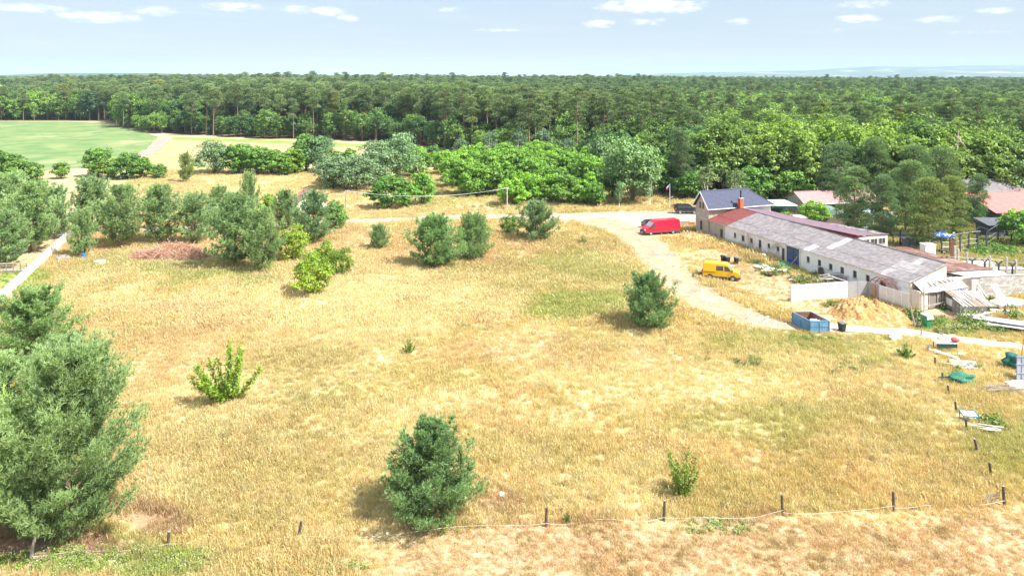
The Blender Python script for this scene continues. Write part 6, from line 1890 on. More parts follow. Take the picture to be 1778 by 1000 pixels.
def fp(i, j): return (-.06 - .62 * i / n - .10 * j, .06 * math.sin(i * 1.1), HF - .12 - 1.15 * (i / n) * .55 - .75 * j)
for (j0, j1, nm, m) in ((0, .5, 'white_stripe', white_metal), (.5, 1, 'red_stripe', mat('flag_red', (.65, .03, .05), None, .8, 2))):
    f_ = MB()
    for i in range(n): f_.add([fp(i, j0), fp(i + 1, j0), fp(i + 1, j1), fp(i, j1)], [(0, 1, 2, 3)])
    f_.build(nm, m, o)
f_ = MB(); a, b, c = Vector(fp(0, 0)), Vector(fp(0, 1)), Vector(fp(3.2, .5)); dy = Vector((0, -.03, 0))
f_.add([a + dy, b + dy, c + dy * 2.5], [(0, 1, 2)]); f_.build('blue_wedge', mat('flag_blue', (.03, .08, .42), None, .8, 2), o)
mb = MB(); mb.tube([(0, 0, 3.0), (.55, 0, 3.2)], .03, 6); mb.tube([(.5, 0, 3.2), (.62, 0, 3.12)], [.22, .05], 10); tag(mb.build('dish', white_metal, o), 'white dish on a side arm')
# a bare mast on the back yard
# ------------------------------------------------------------------ yards behind
def roof_house(name, label, cat, C0, C1, depth, he, hr, roofm, wallm, ribs=.5, gable=True, wins=(), oh=.5):
    """house with its ridge parallel to C0-C1 (near eaves line on the ground)"""
    a, b = np.array(C0[:2], float), np.array(C1[:2], float); L = np.linalg.norm(b - a); rz = math.atan2(b[1] - a[1], b[0] - a[0])
    o = thing(name, label, cat, (a[0], a[1], 0), rz)
    mb = MB(); wall_with_holes(L, he, [(w[0], w[1], w[2], w[3]) for w in wins], 0, .25, mb); mb.build('front_wall', wallm, o)
    for w in wins:
        f = MB(); f.box(w[0], w[1], .1, .15, w[2], w[3]); fo = f.build('pane', dark_open, o)
    for x in (0, L - .25):
        mb = MB(); mb.prism([(x, .25, 0), (x, depth, 0), (x, depth, he), (x, depth / 2, hr - .1), (x, .25, he)], (.25, 0, 0)); mb.build('gable_wall', wallm, o)
    mb = MB(); mb.box(.25, L - .25, depth - .25, depth, 0, he - .05); mb.build('rear_wall', wallm, o)
    sl = (hr - he) / (depth / 2)
    n = int(math.ceil((L + 2 * oh) / ribs))
    k = 0
    # sheets, one by one
    for s in (0, 1):
        for i in range(n):
            x0 = -oh + i * ribs; x1 = min(x0 + ribs + .02, L + oh)
            mb = MB(); e0 = -oh if s == 0 else depth + oh
            z0 = he - sl * oh + .05 + .015 * (i % 2); z1 = hr + .05 + .015 * (i % 2)
            if s == 0: quad(mb, (x0, e0, z0), (x1, e0, z0), (x1, depth / 2, z1), (x0, depth / 2, z1), .03)
            else: quad(mb, (x1, e0, z0), (x0, e0, z0), (x0, depth / 2, z1), (x1, depth / 2, z1), .03)
            mb.build('roof_sheet', roofm, o)
    mb = MB(); mb.tube([(-oh, depth / 2, hr + .08), (L + oh, depth / 2, hr + .08)], .09, 6); mb.build('ridge_cap', roofm, o)
    mb = MB(); mb.box(-oh, L + oh, -oh - .05, -oh, he - sl * oh - .1, he - sl * oh + .06); mb.build('eaves_board', white_metal if name != 'salmon_roof_house' else wood_dark, o)
    return o
roof_house('mauve_roof_bungalow', 'low bungalow with mauve-pink roof partly hidden by pines', 'house', (58.5, 143.7), (74.5, 146.5), 6.5, 2.7, 4.3, pink_roof, mat('bungalow_wall', (.34, .38, .33), (.24, .28, .25), .9, 2), 1.0, wins=((1.5, 2.6, 1, 2), (6, 7.2, 1, 2), (10, 11, 1, 2)))
roof_house('salmon_roof_house', 'house with bright salmon tiled roof and dark walls at the right edge', 'house', (89.0, 132.3), (118, 136), 14.5, 3.0, 5.3, salmon, dark_wall, 1.1, wins=((3, 4.2, 1, 2.1), (8, 9.4, 1, 2.1), (13, 14, 1, 2.1)))
roof_house('grey_roof_outbuilding', 'grey-roofed outbuilding peeking over the salmon roof', 'shed', (96.5, 152), (110, 153.5), 6, 3.8, 5.6, mat('dark_grey_sheet', (.17, .16, .17), (.22, .21, .21), .8, 1), dark_wall, 1.1)
roof_house('red_roof_cottage', 'small cottage with dusky red roof half hidden by pines', 'house', (-45.8, 150), (-43.8, 146.6), 6, 2.3, 4.4, mat('cottage_red_tile', (.42, .16, .16), (.50, .22, .21), .7, 2), white_wall, .8, wins=((1, 2, .9, 1.9),))
# carport with white roof
o = thing('carport', 'white-roofed dark green carport right of the slate-roofed house', 'carport', (at(1338, 141), 141, 0), .1)
mb = MB(); quad(mb, (-.3, -.4, 2.75), (5.4, -.4, 2.6), (5.0, 4.4, 2.95), (-.3, 4.4, 3.0), .12); mb.build('roof', white_metal, o)
for x in (0, 2.4, 4.9):
    for y in (0, 4): mb = MB(); mb.box(x, x + .1, y, y + .1, 0, 2.6); mb.build('post', dark_green_m, o)
mb = MB(); mb.box(.1, 5.0, 3.6, 3.65, .1, 2.5); mb.build('back_panel', dark_green_m, o)
mb = MB(); mb.box(.05, 5.1, -.38, -.33, 2.2, 2.58); mb.build('fascia', dark_green_m, o)
# small cream hut and dark board fence before the bungalow
o = thing('cream_hut', 'small cream hut with a brown door behind the mauve-roofed shed', 'hut', (at(1380, 131), 131, 0), .15)
mb = MB(); wall_with_holes(2.4, 2.0, [(.4, .95, .6, 1.5)], 0, .15, mb); mb.build('wall', cream_wall, o)
mb = MB(); mb.box(.4, .95, .06, .1, .6, 1.5); mb.build('shutter', mat('brown_door', (.16, .08, .05), None, .8, 3), o)
mb = MB(); mb.box(0, .15, .15, 2, 0, 2.0); mb.box(2.25, 2.4, .15, 2, 0, 2.0); mb.build('side_wall', cream_wall, o)
mb = MB(); quad(mb, (-.2, -.2, 2.05), (2.6, -.2, 2.05), (2.6, 2.2, 2.3), (-.2, 2.2, 2.3), .06); mb.build('roof', conc, o)
o = thing('board_fence', 'dark brown board fence below the light green tree of the yard', 'fence', (at(1402, 133), 133, 0), .12)
rr = random.Random(8)
for i in range(34):
    mb = MB(); mb.box(i * .3, i * .3 + .26, 0, .03, .05, 1.7 + rr.uniform(-.06, .06)); mb.build('board', mat('fence_brown', (.16, .12, .10), (.22, .17, .14), .9, 3), o)
mb = MB(); mb.box(0, 10.2, .03, .08, .4, .5); mb.box(0, 10.2, .03, .08, 1.3, 1.4); mb.build('rail', wood_dark, o)
# pale green tarpaulin shed behind the pines
o = thing('tarpaulin_tent', 'pale grey-green tarpaulin shelter between the old pines', 'tent', (at(1424, 136), 136, 0), .1)
mb = MB(); mb.prism([(0, 0, 0), (0, 0, 2.0), (3.3, 0, 2.9), (6.6, 0, 2.0), (6.6, 0, 0)], (0, 4, 0)); mb.build('cover', mat('tarp_green', (.20, .28, .25), (.26, .33, .29), .7, 2), o)
for x in (.1, 3.3, 6.5): mb = MB(); mb.box(x - .04, x + .04, -.08, -.02, 0, 2.0 if x != 3.3 else 2.85); mb.build('pole', zinc, o)
o = thing('tarpaulin_tent', 'pale blue tarpaulin roof glimpsed through the tall old pine', 'tent', (at(1516, 134), 134, 0), .1)
mb = MB(); mb.prism([(0, 0, 1.7), (0, 0, 2.0), (2.4, 0, 3.0), (4.8, 0, 2.0), (4.8, 0, 1.7)], (0, 4, 0)); mb.build('cover', light_tent, o)
for x in (.1, 4.7):
    mb = MB(); mb.box(x - .05, x + .05, .1, .2, 0, 1.7); mb.box(x - .05, x + .05, 3.8, 3.9, 0, 1.7); mb.build('pole', zinc, o)
# dark shed under the salmon roof
o = thing('dark_shed', 'dark blue-grey shed with lean-to roof below the salmon roof', 'shed', (at(1716, 124), 124, 0), .05)
mb = MB(); mb.box(0, 9, 0, .15, 0, 2.3); mb.box(0, .15, .15, 3, 0, 2.4); mb.box(8.85, 9, .15, 3, 0, 2.4); mb.build('wall', dark_wall, o)
mb = MB(); quad(mb, (-.3, -.5, 2.35), (9.3, -.5, 2.3), (9.3, 3.4, 2.9), (-.3, 3.4, 2.95), .08); mb.build('roof', mat('shed_roof_dark', (.10, .11, .13), (.14, .15, .17), .7, 2), o)
mb = MB(); mb.box(3.4, 6.2, -.3, -.1, 1.2, 1.3); mb.build('shelf', wood_new, o)
# parasol
c = (at(1635.5, 114.5), 114.5, 0)
o = thing('parasol', 'open blue parasol with white print standing in the yard', 'parasol', c)
mb = MB(); mb.tube([(0, 0, 0), (0, 0, 3.5)], .035, 8); mb.build('pole', white_metal, o)
mb = MB(); mb.tube([(0, 0, 0), (0, 0, .14)], [.35, .3], 12); mb.build('base', conc, o)
rr = random.Random(3)
bl = mat('parasol_blue', (.03, .10, .50), (.04, .13, .56), .8, 2); wp = mat('parasol_white', (.80, .82, .84), None, .8, 2)
for i in range(8):
    a0, a1 = 2 * math.pi * i / 8 + .2, 2 * math.pi * (i + 1) / 8 + .2
    def rp(a, r): return (math.cos(a) * r, math.sin(a) * r, 3.4 - .25 * r - .19 * r * r)
    mb = MB(); r_ = [0, .5, 1.0, 1.5]
    for k in range(3):
        mb.add([rp(a0, r_[k]), rp(a1, r_[k]), rp(a1, r_[k + 1]), rp(a0, r_[k + 1])], [(0, 1, 2, 3)] if k else [(1, 2, 3)])
    p_ = mb.build('canopy_panel', bl, o)
    q = MB()
    def lp(t_, r): a = a0 + (a1 - a0) * t_; v = Vector(rp(a, r)); v.z += .02 + .02 * (1 - abs(2 * t_ - 1)) * 0; f = math.cos((a1 - a0) / 2) / math.cos(a - (a0 + a1) / 2); return (v.x * f, v.y * f, v.z)
    if i % 2 == 0:
        for (t0, t1, ra, rb) in ((.25, .4, 1.1, 1.38), (.45, .55, 1.1, 1.38), (.6, .78, 1.1, 1.38), (.42, .62, .62, .95)): q.add([lp(t0, ra), lp(t1, ra), lp(t1, rb), lp(t0, rb)], [(0, 1, 2, 3)])
    else:
        q.add([lp(.3, .95), lp(.5, .75), lp(.7, .95), lp(.75, 1.3), (lp(.5, 1.2)), lp(.25, 1.3)], [(0, 1, 2, 3, 4, 5)])
    q.build('white_print', wp, p_)
mb = MB(); mb.box(1.75, 2.0, -.1, .1, 0, 3.1); mb.build('advert_stand', bl, None, loc=c)
bpy.data.objects.remove(bpy.data.objects['advert_stand'])
o = thing('rolled_banner', 'narrow blue and white banner on a stand beside the parasol', 'banner', (at(1656, 114.5), 114.5, 0))
mb = MB(); mb.box(-.04, .04, -.04, .04, 0, 2.2); mb.build('stand', wood_dark, o)
mb = MB(); mb.box(-.17, .17, -.05, .0, 2.2, 3.15); mb.build('cloth', wp, o); mb = MB(); mb.box(-.17, .17, -.07, -.052, 2.35, 2.6); mb.box(-.05, .17, -.07, -.052, 2.7, 3.0); mb.build('blue_print', bl, o)
o = thing('brown_screen', 'tall rusty brown metal screen under the parasol', 'screen', (at(1650, 109.5), 109.5, 0), .1)
for i in range(3): mb = MB(); mb.box(i * .3, i * .3 + .28, 0, .04, 0, 2.9); mb.build('panel', mat('screen_brown', (.16, .07, .05), (.22, .10, .07), .85, 3), o)
# benches and tables under the parasol
o = thing('picnic_table', 'dark picnic table in the shade of the blue parasol', 'table', (at(1640, 113), 113, 0), .3)
mb = MB(); mb.box(-.9, .9, -.4, .4, .72, .78); mb.build('table_top', wood_dark, o)
for s in (-1, 1):
    mb = MB(); mb.box(-.9, .9, s * .75 - .14, s * .75 + .14, .42, .47); mb.build('bench_seat', wood_dark, o)
    mb = MB(); mb.box(s * .7 - .05, s * .7 + .05, -.7, .7, .3, .38); mb.box(s * .7 - .05, s * .7 + .05, -.35, -.25, 0, .72); mb.box(s * .7 - .05, s * .7 + .05, .25, .35, 0, .72); mb.build('leg', wood_dark, o)
# security fences with bent arms
def arm_fence(label, pts, h=2.7, both=False, m=dark_wall, arm=.6, mesh=True, direc=1):
    o = thing('security_fence', label, 'fence', (0, 0, 0))
    Q = [np.array([at(px, Y), Y, 0]) for px, Y in pts]
    for q in Q:
        mb = MB(); mb.box(q[0] - .09, q[0] + .09, q[1] - .09, q[1] + .09, 0, h - arm * .7)
        mb.obox((q[0], q[1], h - arm * .7), (q[0] + direc * arm * .75, q[1], h), .13, .13)
        if both: mb.obox((q[0], q[1], h - arm * .7), (q[0] - direc * arm * .75, q[1], h), .11, .11)
        mb.build('post', m, o)
    for i in range(len(Q) - 1):
        mb = MB()
        for z in ((.5, 1.2, 1.9) if mesh else (1.9,)): mb.tube([Q[i] + np.array([0, 0, z]), Q[i + 1] + np.array([0, 0, z])], .018, 4)
        mb.tube([Q[i] + np.array([direc * arm * .75, 0, h]), Q[i + 1] + np.array([direc * arm * .75, 0, h])], .02, 4)
        mb.build('wire', zinc, o)
    return o
arm_fence('black security fence with Y-shaped tops behind the block wall', [(1640, 98.5), (1688, 97.5), (1710, 97), (1734, 96), (1758, 95.2), (1783, 94.5)], 3.3, True)
arm_fence('black security fence with bent arms running behind the brown screen', [(1563, 118), (1597, 116), (1618, 113.5), (1635, 113), (1650, 113), (1667, 114), (1682, 115), (1698, 115.5)], 3.1, False)
arm_fence('black bent-arm fence with top rail in front of the dark shed', [(1696, 118), (1713, 115.5), (1733, 121), (1756, 121)], 3.3, False)
# short pale concrete posts
o = thing('concrete_post_fence', 'line of short pale concrete posts behind the rusty roof', 'fence', (0, 0, 0))
Q = [(1658, 107), (1664, 105), (1679, 103), (1719, 101), (1748, 100.5), (1764, 99)]
for px, Y in Q: mb = MB(); x = at(px, Y); mb.box(x - .12, x + .12, Y - .12, Y + .12, 0, 2.75); mb.build('post', conc, o)
for i in range(5):
    mb = MB(); mb.tube([(at(Q[i][0], Q[i][1]), Q[i][1], 2.3), (at(Q[i + 1][0], Q[i + 1][1]), Q[i + 1][1], 2.3)], .02, 4); mb.build('wire', zinc, o)
for (px, Y, w, d, h, lb, m) in ((1697, 104.5, 4.4, 1.3, .9, 'long white trough-like box behind the rusty roof', white_metal), (1752, 101, 4.0, 1.0, 1.0, 'long pale bench-like box behind the Y-topped posts', conc), (1611, 110.5, 1.7, 1.4, 2.2, 'white cabinet standing beside the rusty roof edge', white_metal)):
    o = thing('storage_box', lb, 'box', (at(px, Y), Y, 0), .05)
    mb = MB(); mb.box(-w / 2, w / 2, -d / 2, d / 2, .05, h); mb.build('body', m, o, bevel=.03); mb = MB(); mb.box(-w / 2 - .05, w / 2 + .05, -d / 2 - .05, d / 2 + .05, h + .003, h + .07); mb.build('lid', white_metal, o)
# aviary: low dark framed cage left of the parasol
o = thing('wire_pen', 'low dark framed wire pen left of the blue parasol', 'pen', (at(1566, 116.5), 116.5, 0), .05)
for i in range(4): mb = MB(); mb.box(i * 1.25, i * 1.25 + .1, 0, .1, 0, 1.9); mb.box(i * 1.25, i * 1.25 + .1, 2.5, 2.6, 0, 1.9); mb.build('post', dark_wall, o)
mb = MB(); mb.box(-.1, 4, -.1, 0, 1.85, 1.98); mb.box(-.1, 4, 2.6, 2.7, 1.85, 1.98); mb.build('rail', zinc, o)
mb = MB(); quad(mb, (.1, .1, 1.8), (3.8, .1, 1.8), (3.8, 2.5, 1.8), (.1, 2.5, 1.8), .03); mb.build('roof', mat('pen_roof', (.12, .12, .14), (.2, .2, .22), .8, 5), o)
mb = MB(); mb.box(.1, 3.8, .04, .06, .05, 1.7); mb.build('mesh', mat('pen_mesh', (.14, .14, .16), (.19, .19, .2), .8, 9), o)
# dark car under the pines (blue cover)
prof_ = [(-2.0, .3), (2.0, .3), (2.08, .5), (2.02, .78), (1.2, .98), (.45, 1.42), (.1, 1.5), (-1.35, 1.48), (-1.75, 1.35), (-2.06, .95), (-2.1, .5)]
car('parked_car', 'dark car with light windscreen parked under the old pines of the yard', 'car', (at(1508, 127.5), 127.5, 0), R(200), blackp, prof_, 1.72, .95,
    [[(-1.45, 1.0), (.85, 1.0), (.35, 1.36), (-1.3, 1.36)]], [(1.12, 1.04), (.5, 1.38)], (-1.3, 1.3), .31, .28, ((-2.02, 1.0), (-1.76, 1.3)), .3, None, .6, .7)
# planter fence beside the house: three kinds of panel
o = thing('planter_fence', 'low dark board fence with greenery beside the slate-roofed house', 'fence', (at(1147, 133), 133, 0), R(14))
for i in range(16):
    mb = MB(); m = wood_dark if i < 9 else mat('planter_grey', (.30, .24, .20), (.38, .31, .26), .9, 3); mb.box(i * .37, i * .37 + .33, 0, .04, 0, .95 - .01 * (i % 3)); mb.build('board', m, o)
o = thing('orange_screen', 'small orange-brown wall panel next to the house corner', 'wall', (at(1196.5, 133.2), 133.2, 0), R(5))
mb = MB(); mb.box(0, 1.0, 0, .08, .1, .92); mb.build('panel', mat('orange_board', (.62, .20, .08), (.54, .16, .06), .8, 3), o); mb = MB(); mb.box(-.08, 0, -.02, .1, 0, 1.0); mb.box(1.0, 1.08, -.02, .1, 0, 1.0); mb.build('post', wood_old, o)

# ------------------------------------------------------------------ junk
def boards(name, label, cat, px, py, L, n, seed, mats_, spread=.5, rz=0., z0=.1, rise=.3, w=.14, fan=.3):
    q = G(px, py); o = thing(name, label, cat, q, rz); rr = random.Random(seed)
    for i in range(n):
        a = rr.uniform(-fan, fan); l = L * rr.uniform(.6, 1.0); y = rr.uniform(-spread, spread); x = rr.uniform(-.3, .3); z = z0 + .05 * i
        mb = MB(); mb.obox((x - l / 2 * math.cos(a), y - l / 2 * math.sin(a), z + .03), (x + l / 2 * math.cos(a), y + l / 2 * math.sin(a), z + rise * rr.uniform(0, 1)), w * rr.uniform(.7, 1.5), .04)
        mb.build('board', mats_[i % len(mats_)], o)
    return o
wm2 = mat('weathered_white', (.74, .72, .70), (.56, .53, .50), .8, 3)
boards('board_pile', 'loose pale boards lying in dry grass at the grey end of the barn', 'boards', 1243, 414, 5.2, 9, 1, [wood_new, wood_old], .9, R(22), .35, .5, .16, .22)
boards('board_pile', 'long stack of white and rusty boards sloping towards the lane at right', 'boards', 1737, 570, 6.8, 9, 2, [white_metal, wm2, rust, wm2], .8, R(-38), .25, .5, .5, .12)
boards('board_pile', 'jumble of pale frames right of the hen house', 'boards', 1703, 558, 3.0, 9, 3, [wm2, wood_old], .6, R(-10), .1, .7, .12, .9)
boards('board_pile', 'flat white boards in front of the brown sheet by the block wall', 'boards', 1737, 542, 3.2, 4, 4, [wm2, white_metal], .5, R(-30), .08, .1, .45, .2)
boards('board_pile', 'broken white boards lying in the grass below the blue table', 'boards', 1715, 753, 1.7, 7, 5, [wm2, white_metal, wood_new], .3, R(-14), .25, .12, .12, .35)
boards('board_pile', 'pair of white planks slanting down from the white table with the red lid', 'boards', 1639, 618, 3.0, 3, 6, [white_metal, wm2], .25, R(-62), .15, .15, .25, .06)
boards('stick_pile', 'thin grey sticks lying on the grass at the right edge', 'sticks', 1748, 682, 4.6, 10, 7, [wood_old], .5, R(-5), .06, .12, .05, .3)
boards('board_pile', 'two short pale boards beside the grey mesh sheet', 'boards', 1652, 636, 1.4, 3, 8, [wood_new, wm2], .15, R(-20), .15, .1, .2, .3)
boards('board_pile', 'grey broken pallets and boards heaped against the barn wall', 'boards', 1452, 492, 4.6, 18, 9, [wm2, wood_old, wood_dark, wood_old], 1.3, R(-25), .15, .6, .2, .9)
boards('board_pile', 'single pale plank lying left of the white metal screen', 'boards', 1388, 489, 1.4, 2, 10, [wood_new], .1, R(15), .15, .1, .25, .2)
boards('board_pile', 'two pale slabs just behind the white metal screen', 'boards', 1424, 491, 1.0, 3, 11, [wm2], .2, R(5), .15, .1, .35, .2)
def slab(name, label, cat, px, py, w, d, m, z=.15, rz=0., tilt=(0, 0), th=.04, seed=1):
    """crumpled sheet lying down"""
    q = G(px, py); n = 7; rg = np.random.default_rng(seed); P = []
    for j in range(n):
        for i in range(n):
            x = (i / (n - 1) - .5) * w * (1 + .1 * rg.normal()); y = (j / (n - 1) - .5) * d * (1 + .1 * rg.normal()); P.append((x, y, z + tilt[0] * x + tilt[1] * y + .05 * rg.normal()))
    P2 = [(x, y, zz - th) for x, y, zz in P]; F = []
    N = n * n
    for j in range(n - 1):
        for i in range(n - 1):
            a = j * n + i; F.append((a, a + 1, a + n + 1, a + n)); F.append((N + a + n, N + a + n + 1, N + a + 1, N + a))
    for i in range(n - 1):
        F += [(i + 1, i, N + i, N + i + 1), ((n - 1) * n + i, (n - 1) * n + i + 1, N + (n - 1) * n + i + 1, N + (n - 1) * n + i), (i * n, (i + 1) * n, N + (i + 1) * n, N + i * n), ((i + 1) * n + n - 1, i * n + n - 1, N + i * n + n - 1, N + (i + 1) * n + n - 1)]
    mb = MB(); mb.add(P + P2, F); ob = mb.build(name, m, None, loc=q, rz=rz); tag(ob, label, cat); return ob
slab('plastic_sheet', 'crumpled white plastic sheet left of the blue gate debris', 'sheet', 1327, 467.5, 1.9, 2.6, white_metal, .35, R(20), seed=1)
slab('plastic_sheet', 'white plastic sheet under the green tarpaulin by the blue gate', 'sheet', 1358, 471, 1.2, 1.6, white_metal, .25, R(-30), seed=2)
slab('plastic_sheet', 'narrow pale cardboard strip in grass below the white plastic', 'sheet', 1333, 473, 1.7, .5, wood_new, .3, R(5), seed=3)
slab('green_tarpaulin', 'small green tarpaulin bundle in front of the blue gate', 'tarpaulin', 1362, 465.5, 1.3, 1.6, green_pl, .45, R(30), (.2, .1), .2, seed=4)
slab('plastic_sheet', 'pale sheet in the grass left of the white screen', 'sheet', 1381, 489, 1.3, 1.0, wood_new, .3, R(20), seed=5)
slab('brown_tarpaulin', 'brown sheet spread on the ground before the block wall', 'tarpaulin', 1768, 537, 4.5, 4.0, mat('tarp_brown', (.22, .12, .09), (.30, .17, .13), .9, 2), .25, R(-20), (.0, .06), .05, seed=6)
slab('mesh_sheet', 'grey wire mesh sheet lying on the grass below the white table', 'mesh', 1676, 636, 2.6, 2.0, mat('mesh_grey', (.34, .34, .37), (.44, .43, .44), .8, 9), .25, R(-15), seed=7)
slab('white_sheet', 'bright white panel cut by the right edge below the leaning frames', 'panel', 1775, 676, 1.7, 2.0, white_metal, .3, R(15), (.05, .1), seed=8)
slab('white_board', 'white board standing behind the bright green roundish bush', 'board', 1556, 590, 1.3, .5, wm2, .4, R(8), (0, 1.6), .05, seed=9)
slab('stone_patch', 'small white rubble patch in grass above the lone pine fence', 'rubble', 871, 862, .35, .4, white_metal, .2, 0, seed=10)
slab('white_rag', 'tiny white rag on grass right of the mesh sheet', 'rag', 1669, 617, .45, .4, white_metal, .2, 0, seed=11)
# tyres and small dark item by the gate
def tyre(px, py, label, z=.12, rz=0):
    q = G(px, py); o = thing('scrap_tyre', label, 'tyre', (q[0], q[1], z + .12)); V = []; F = []; n, m = 16, 8
    for i in range(n):
        for j in range(m):
            a, b = 2 * math.pi * i / n, 2 * math.pi * j / m; r = .3 + .11 * math.cos(b); V.append((r * math.cos(a), r * math.sin(a), .11 * math.sin(b)))
            F.append((i * m + j, ((i + 1) % n) * m + j, ((i + 1) % n) * m + (j + 1) % m, i * m + (j + 1) % m))
    mb = MB(); mb.add(V, F); mb.build('tread', tyre_m, o, smooth=True)
    mb = MB(); mb.tube([(0, 0, -.06), (0, 0, .06)], .2, 12); mb.build('hub', mat('hub_grey', (.25, .24, .23), None, .7, 4), o)
tyre(1333, 479.5, 'dark tyre lying in dry grass below the white plastic'); tyre(1337, 480, 'dark tyre touching the other tyre, on its right side')
# drums and sacks by the wall left of the gate
def drum(px, py, label, m, h=.85, r=.29, name='drum', cat='drum'):
    q = G(px, py); o = thing(name, label, cat, q)
    mb = MB(); mb.tube([(0, 0, 0), (0, 0, h * .33), (0, 0, h * .34), (0, 0, h * .36), (0, 0, h * .66), (0, 0, h * .68), (0, 0, h * .7), (0, 0, h)], [r, r, r * 1.06, r, r, r * 1.06, r, r], 14); mb.build('body', m, o)
    mb = MB(); mb.tube([(0, 0, h), (0, 0, h + .03)], [r * .98, r * .98], 14); mb.build('lid', m, o)
drum(1326, 451.5, 'white drum near the barn wall left of the pale sacks', wm2); drum(1357.5, 449, 'blue-grey drum just left of the dark barn door', mat('drum_blue', (.20, .28, .42), (.28, .34, .44), .6, 3), .95)
drum(1424.5, 480, 'dark drum with pale lid by the barn wall right of the blue gate', wood_dark, 1.2, .32); drum(1442, 474, 'pale grey cylinder standing under a barn window', conc, 1.4, .42)
for i, (px, py, s, lb, c_) in enumerate(((1340, 448.5, .5, 'pale sack among weeds left of the blue-grey drum', wm2), (1350, 450, .6, 'pale blue-white sack heap beside the dark barn door', mat('sack_blue', (.60, .66, .74), (.46, .52, .62), .8, 3)),
                                        (1331, 450, .35, 'brown sack next to the white drum', mat('brown_board', (.3, .2, .15))), (1446, 479, .55, 'peach coloured sack on the pallet heap', mat('peach', (.70, .48, .36), None, .8, 3)), (1436, 487, .3, 'small white bag at the left of the pallet heap', white_metal))):
    q = G(px, py); s_ = lump('sack', (s * 1.1, s * .8, s * .6), c_, 50 + i, .2); s_.location = (q[0], q[1], s * .45 + (.7 if 'peach' in lb else 0)); tag(s_, lb, 'sack')
# rusty hoop frame over the white panels
o = thing('hoop_rack', 'rusty red metal hoop frame standing between barn and white panels', 'frame', bw(31.6, -1.1), BRZ)
m = mat('rust_red', (.30, .07, .05), (.38, .12, .08), .8, 4)
for k in range(3):
    mb = MB(); u = k * .55; mb.tube([(u + t_, .0 + .2 * k, 1.9 + .85 * math.sin(math.pi * t_ / 2.6)) for t_ in np.linspace(0, 2.6, 9)], .05, 6); mb.tube([(u, .2 * k, 0), (u, .2 * k, 1.9)], .05, 6); mb.tube([(u + 2.6, .2 * k, 0), (u + 2.6, .2 * k, 1.9)], .05, 6); mb.build('hoop', m, o)
mb = MB(); mb.tube([(0, 0, 2.2), (2.6, .4, 2.2)], .045, 6); mb.build('crossbar', m, o)
mb = MB(); P = [(0, 0, 2.1), (.15, -.1, 2.05), (.2, -.12, 1.6), (.1, -.14, 1.0), (.2, -.14, .4)]; mb.tube(P, [.06, .09, .1, .12, .14], 6)
tag(mb.build('orange_net', mat('orange_net', (.62, .26, .10), (.50, .20, .08), .9, 6), None, loc=(45.15, 90.0, 0)), 'orange net hanging over the dark grey panel', 'net')
# leaning poles and stump by the green bin
for px, py, h, lx, lb in ((1589, 568, 2.6, -.22, 'bleached pole leaning left of the green waste bin'), (1593, 566, 1.5, -.02, 'bleached stump post just left of the green waste bin'), (1600, 583, .9, .0, 'short grey peg beside the lane under the green bin')):
    q = G(px, py); mb = MB(); mb.tube([(0, 0, 0), (lx * h * .5, .03, h * .5), (lx * h, 0, h)], [.1, .085, .06], 7); tag(mb.build('wooden_pole', wood_old, None, loc=q), lb, 'pole')
# white table with red lid near the lane
q = G(1640, 607); o = thing('white_table', 'low table with white top on green legs beside the lane', 'table', q, R(-3))
mb = MB(); mb.box(-1.0, 1.15, -.45, .5, .78, .84); mb.build('table_top', white_metal, o)
for x in (-.9, 1.0):
    for y in (-.38, .42): mb = MB(); mb.box(x, x + .07, y, y + .06, 0, .78); mb.build('leg', dark_green_m, o)
mb = MB(); mb.box(-.95, 1.05, -.40, -.36, .35, .7); mb.build('apron', dark_green_m, o)
s_ = lump('red_bundle', (.42, .32, .24), mat('red_cloth', (.55, .08, .10), (.48, .16, .16), .8, 3), 61, .12); s_.location = (q[0] + .95, q[1] - .2, 1.1); tag(s_, 'faded red bundle on the right end of the white table', 'bundle')
q = G(1632, 594); o = thing('folding_chair', 'grey metal folding chair standing behind the white table', 'chair', q, R(30))
for y in (-.2, .2):
    mb = MB(); mb.obox((-.2, y, 0), (.25, y, .95), .04, .04); mb.build('frame_tube', zinc, o)
    mb = MB(); mb.obox((.22, y * .9, 0), (-.18, y * .9, .46), .04, .04); mb.build('leg', zinc, o)
mb = MB(); mb.box(-.2, .2, -.2, .2, .44, .48); mb.build('seat', zinc, o); mb = MB(); mb.obox((.2, -.2, .86), (.2, .2, .86), .04, .2); mb.build('backrest', zinc, o)
# green net heap and its rail
q = G(1668, 664); s_ = lump('green_net_heap', (.95, .6, .42), mat('green_net', (.03, .16, .10), (.07, .24, .16), .9, 6, bump=.6), 70, .3, 3); s_.location = (q[0], q[1], .38); tag(s_, 'heap of dark green netting beside a dark post', 'net')
mb = MB(); mb.tube([(-1.9, 0, .5), (0, .1, .55)], .04, 6); mb.tube([(-1.8, .4, .3), (.2, .4, .35)], .04, 6); tag(mb.build('green_rail', dark_green_m, None, loc=q), 'pair of thin green rails sticking out of the netting heap', 'rail')
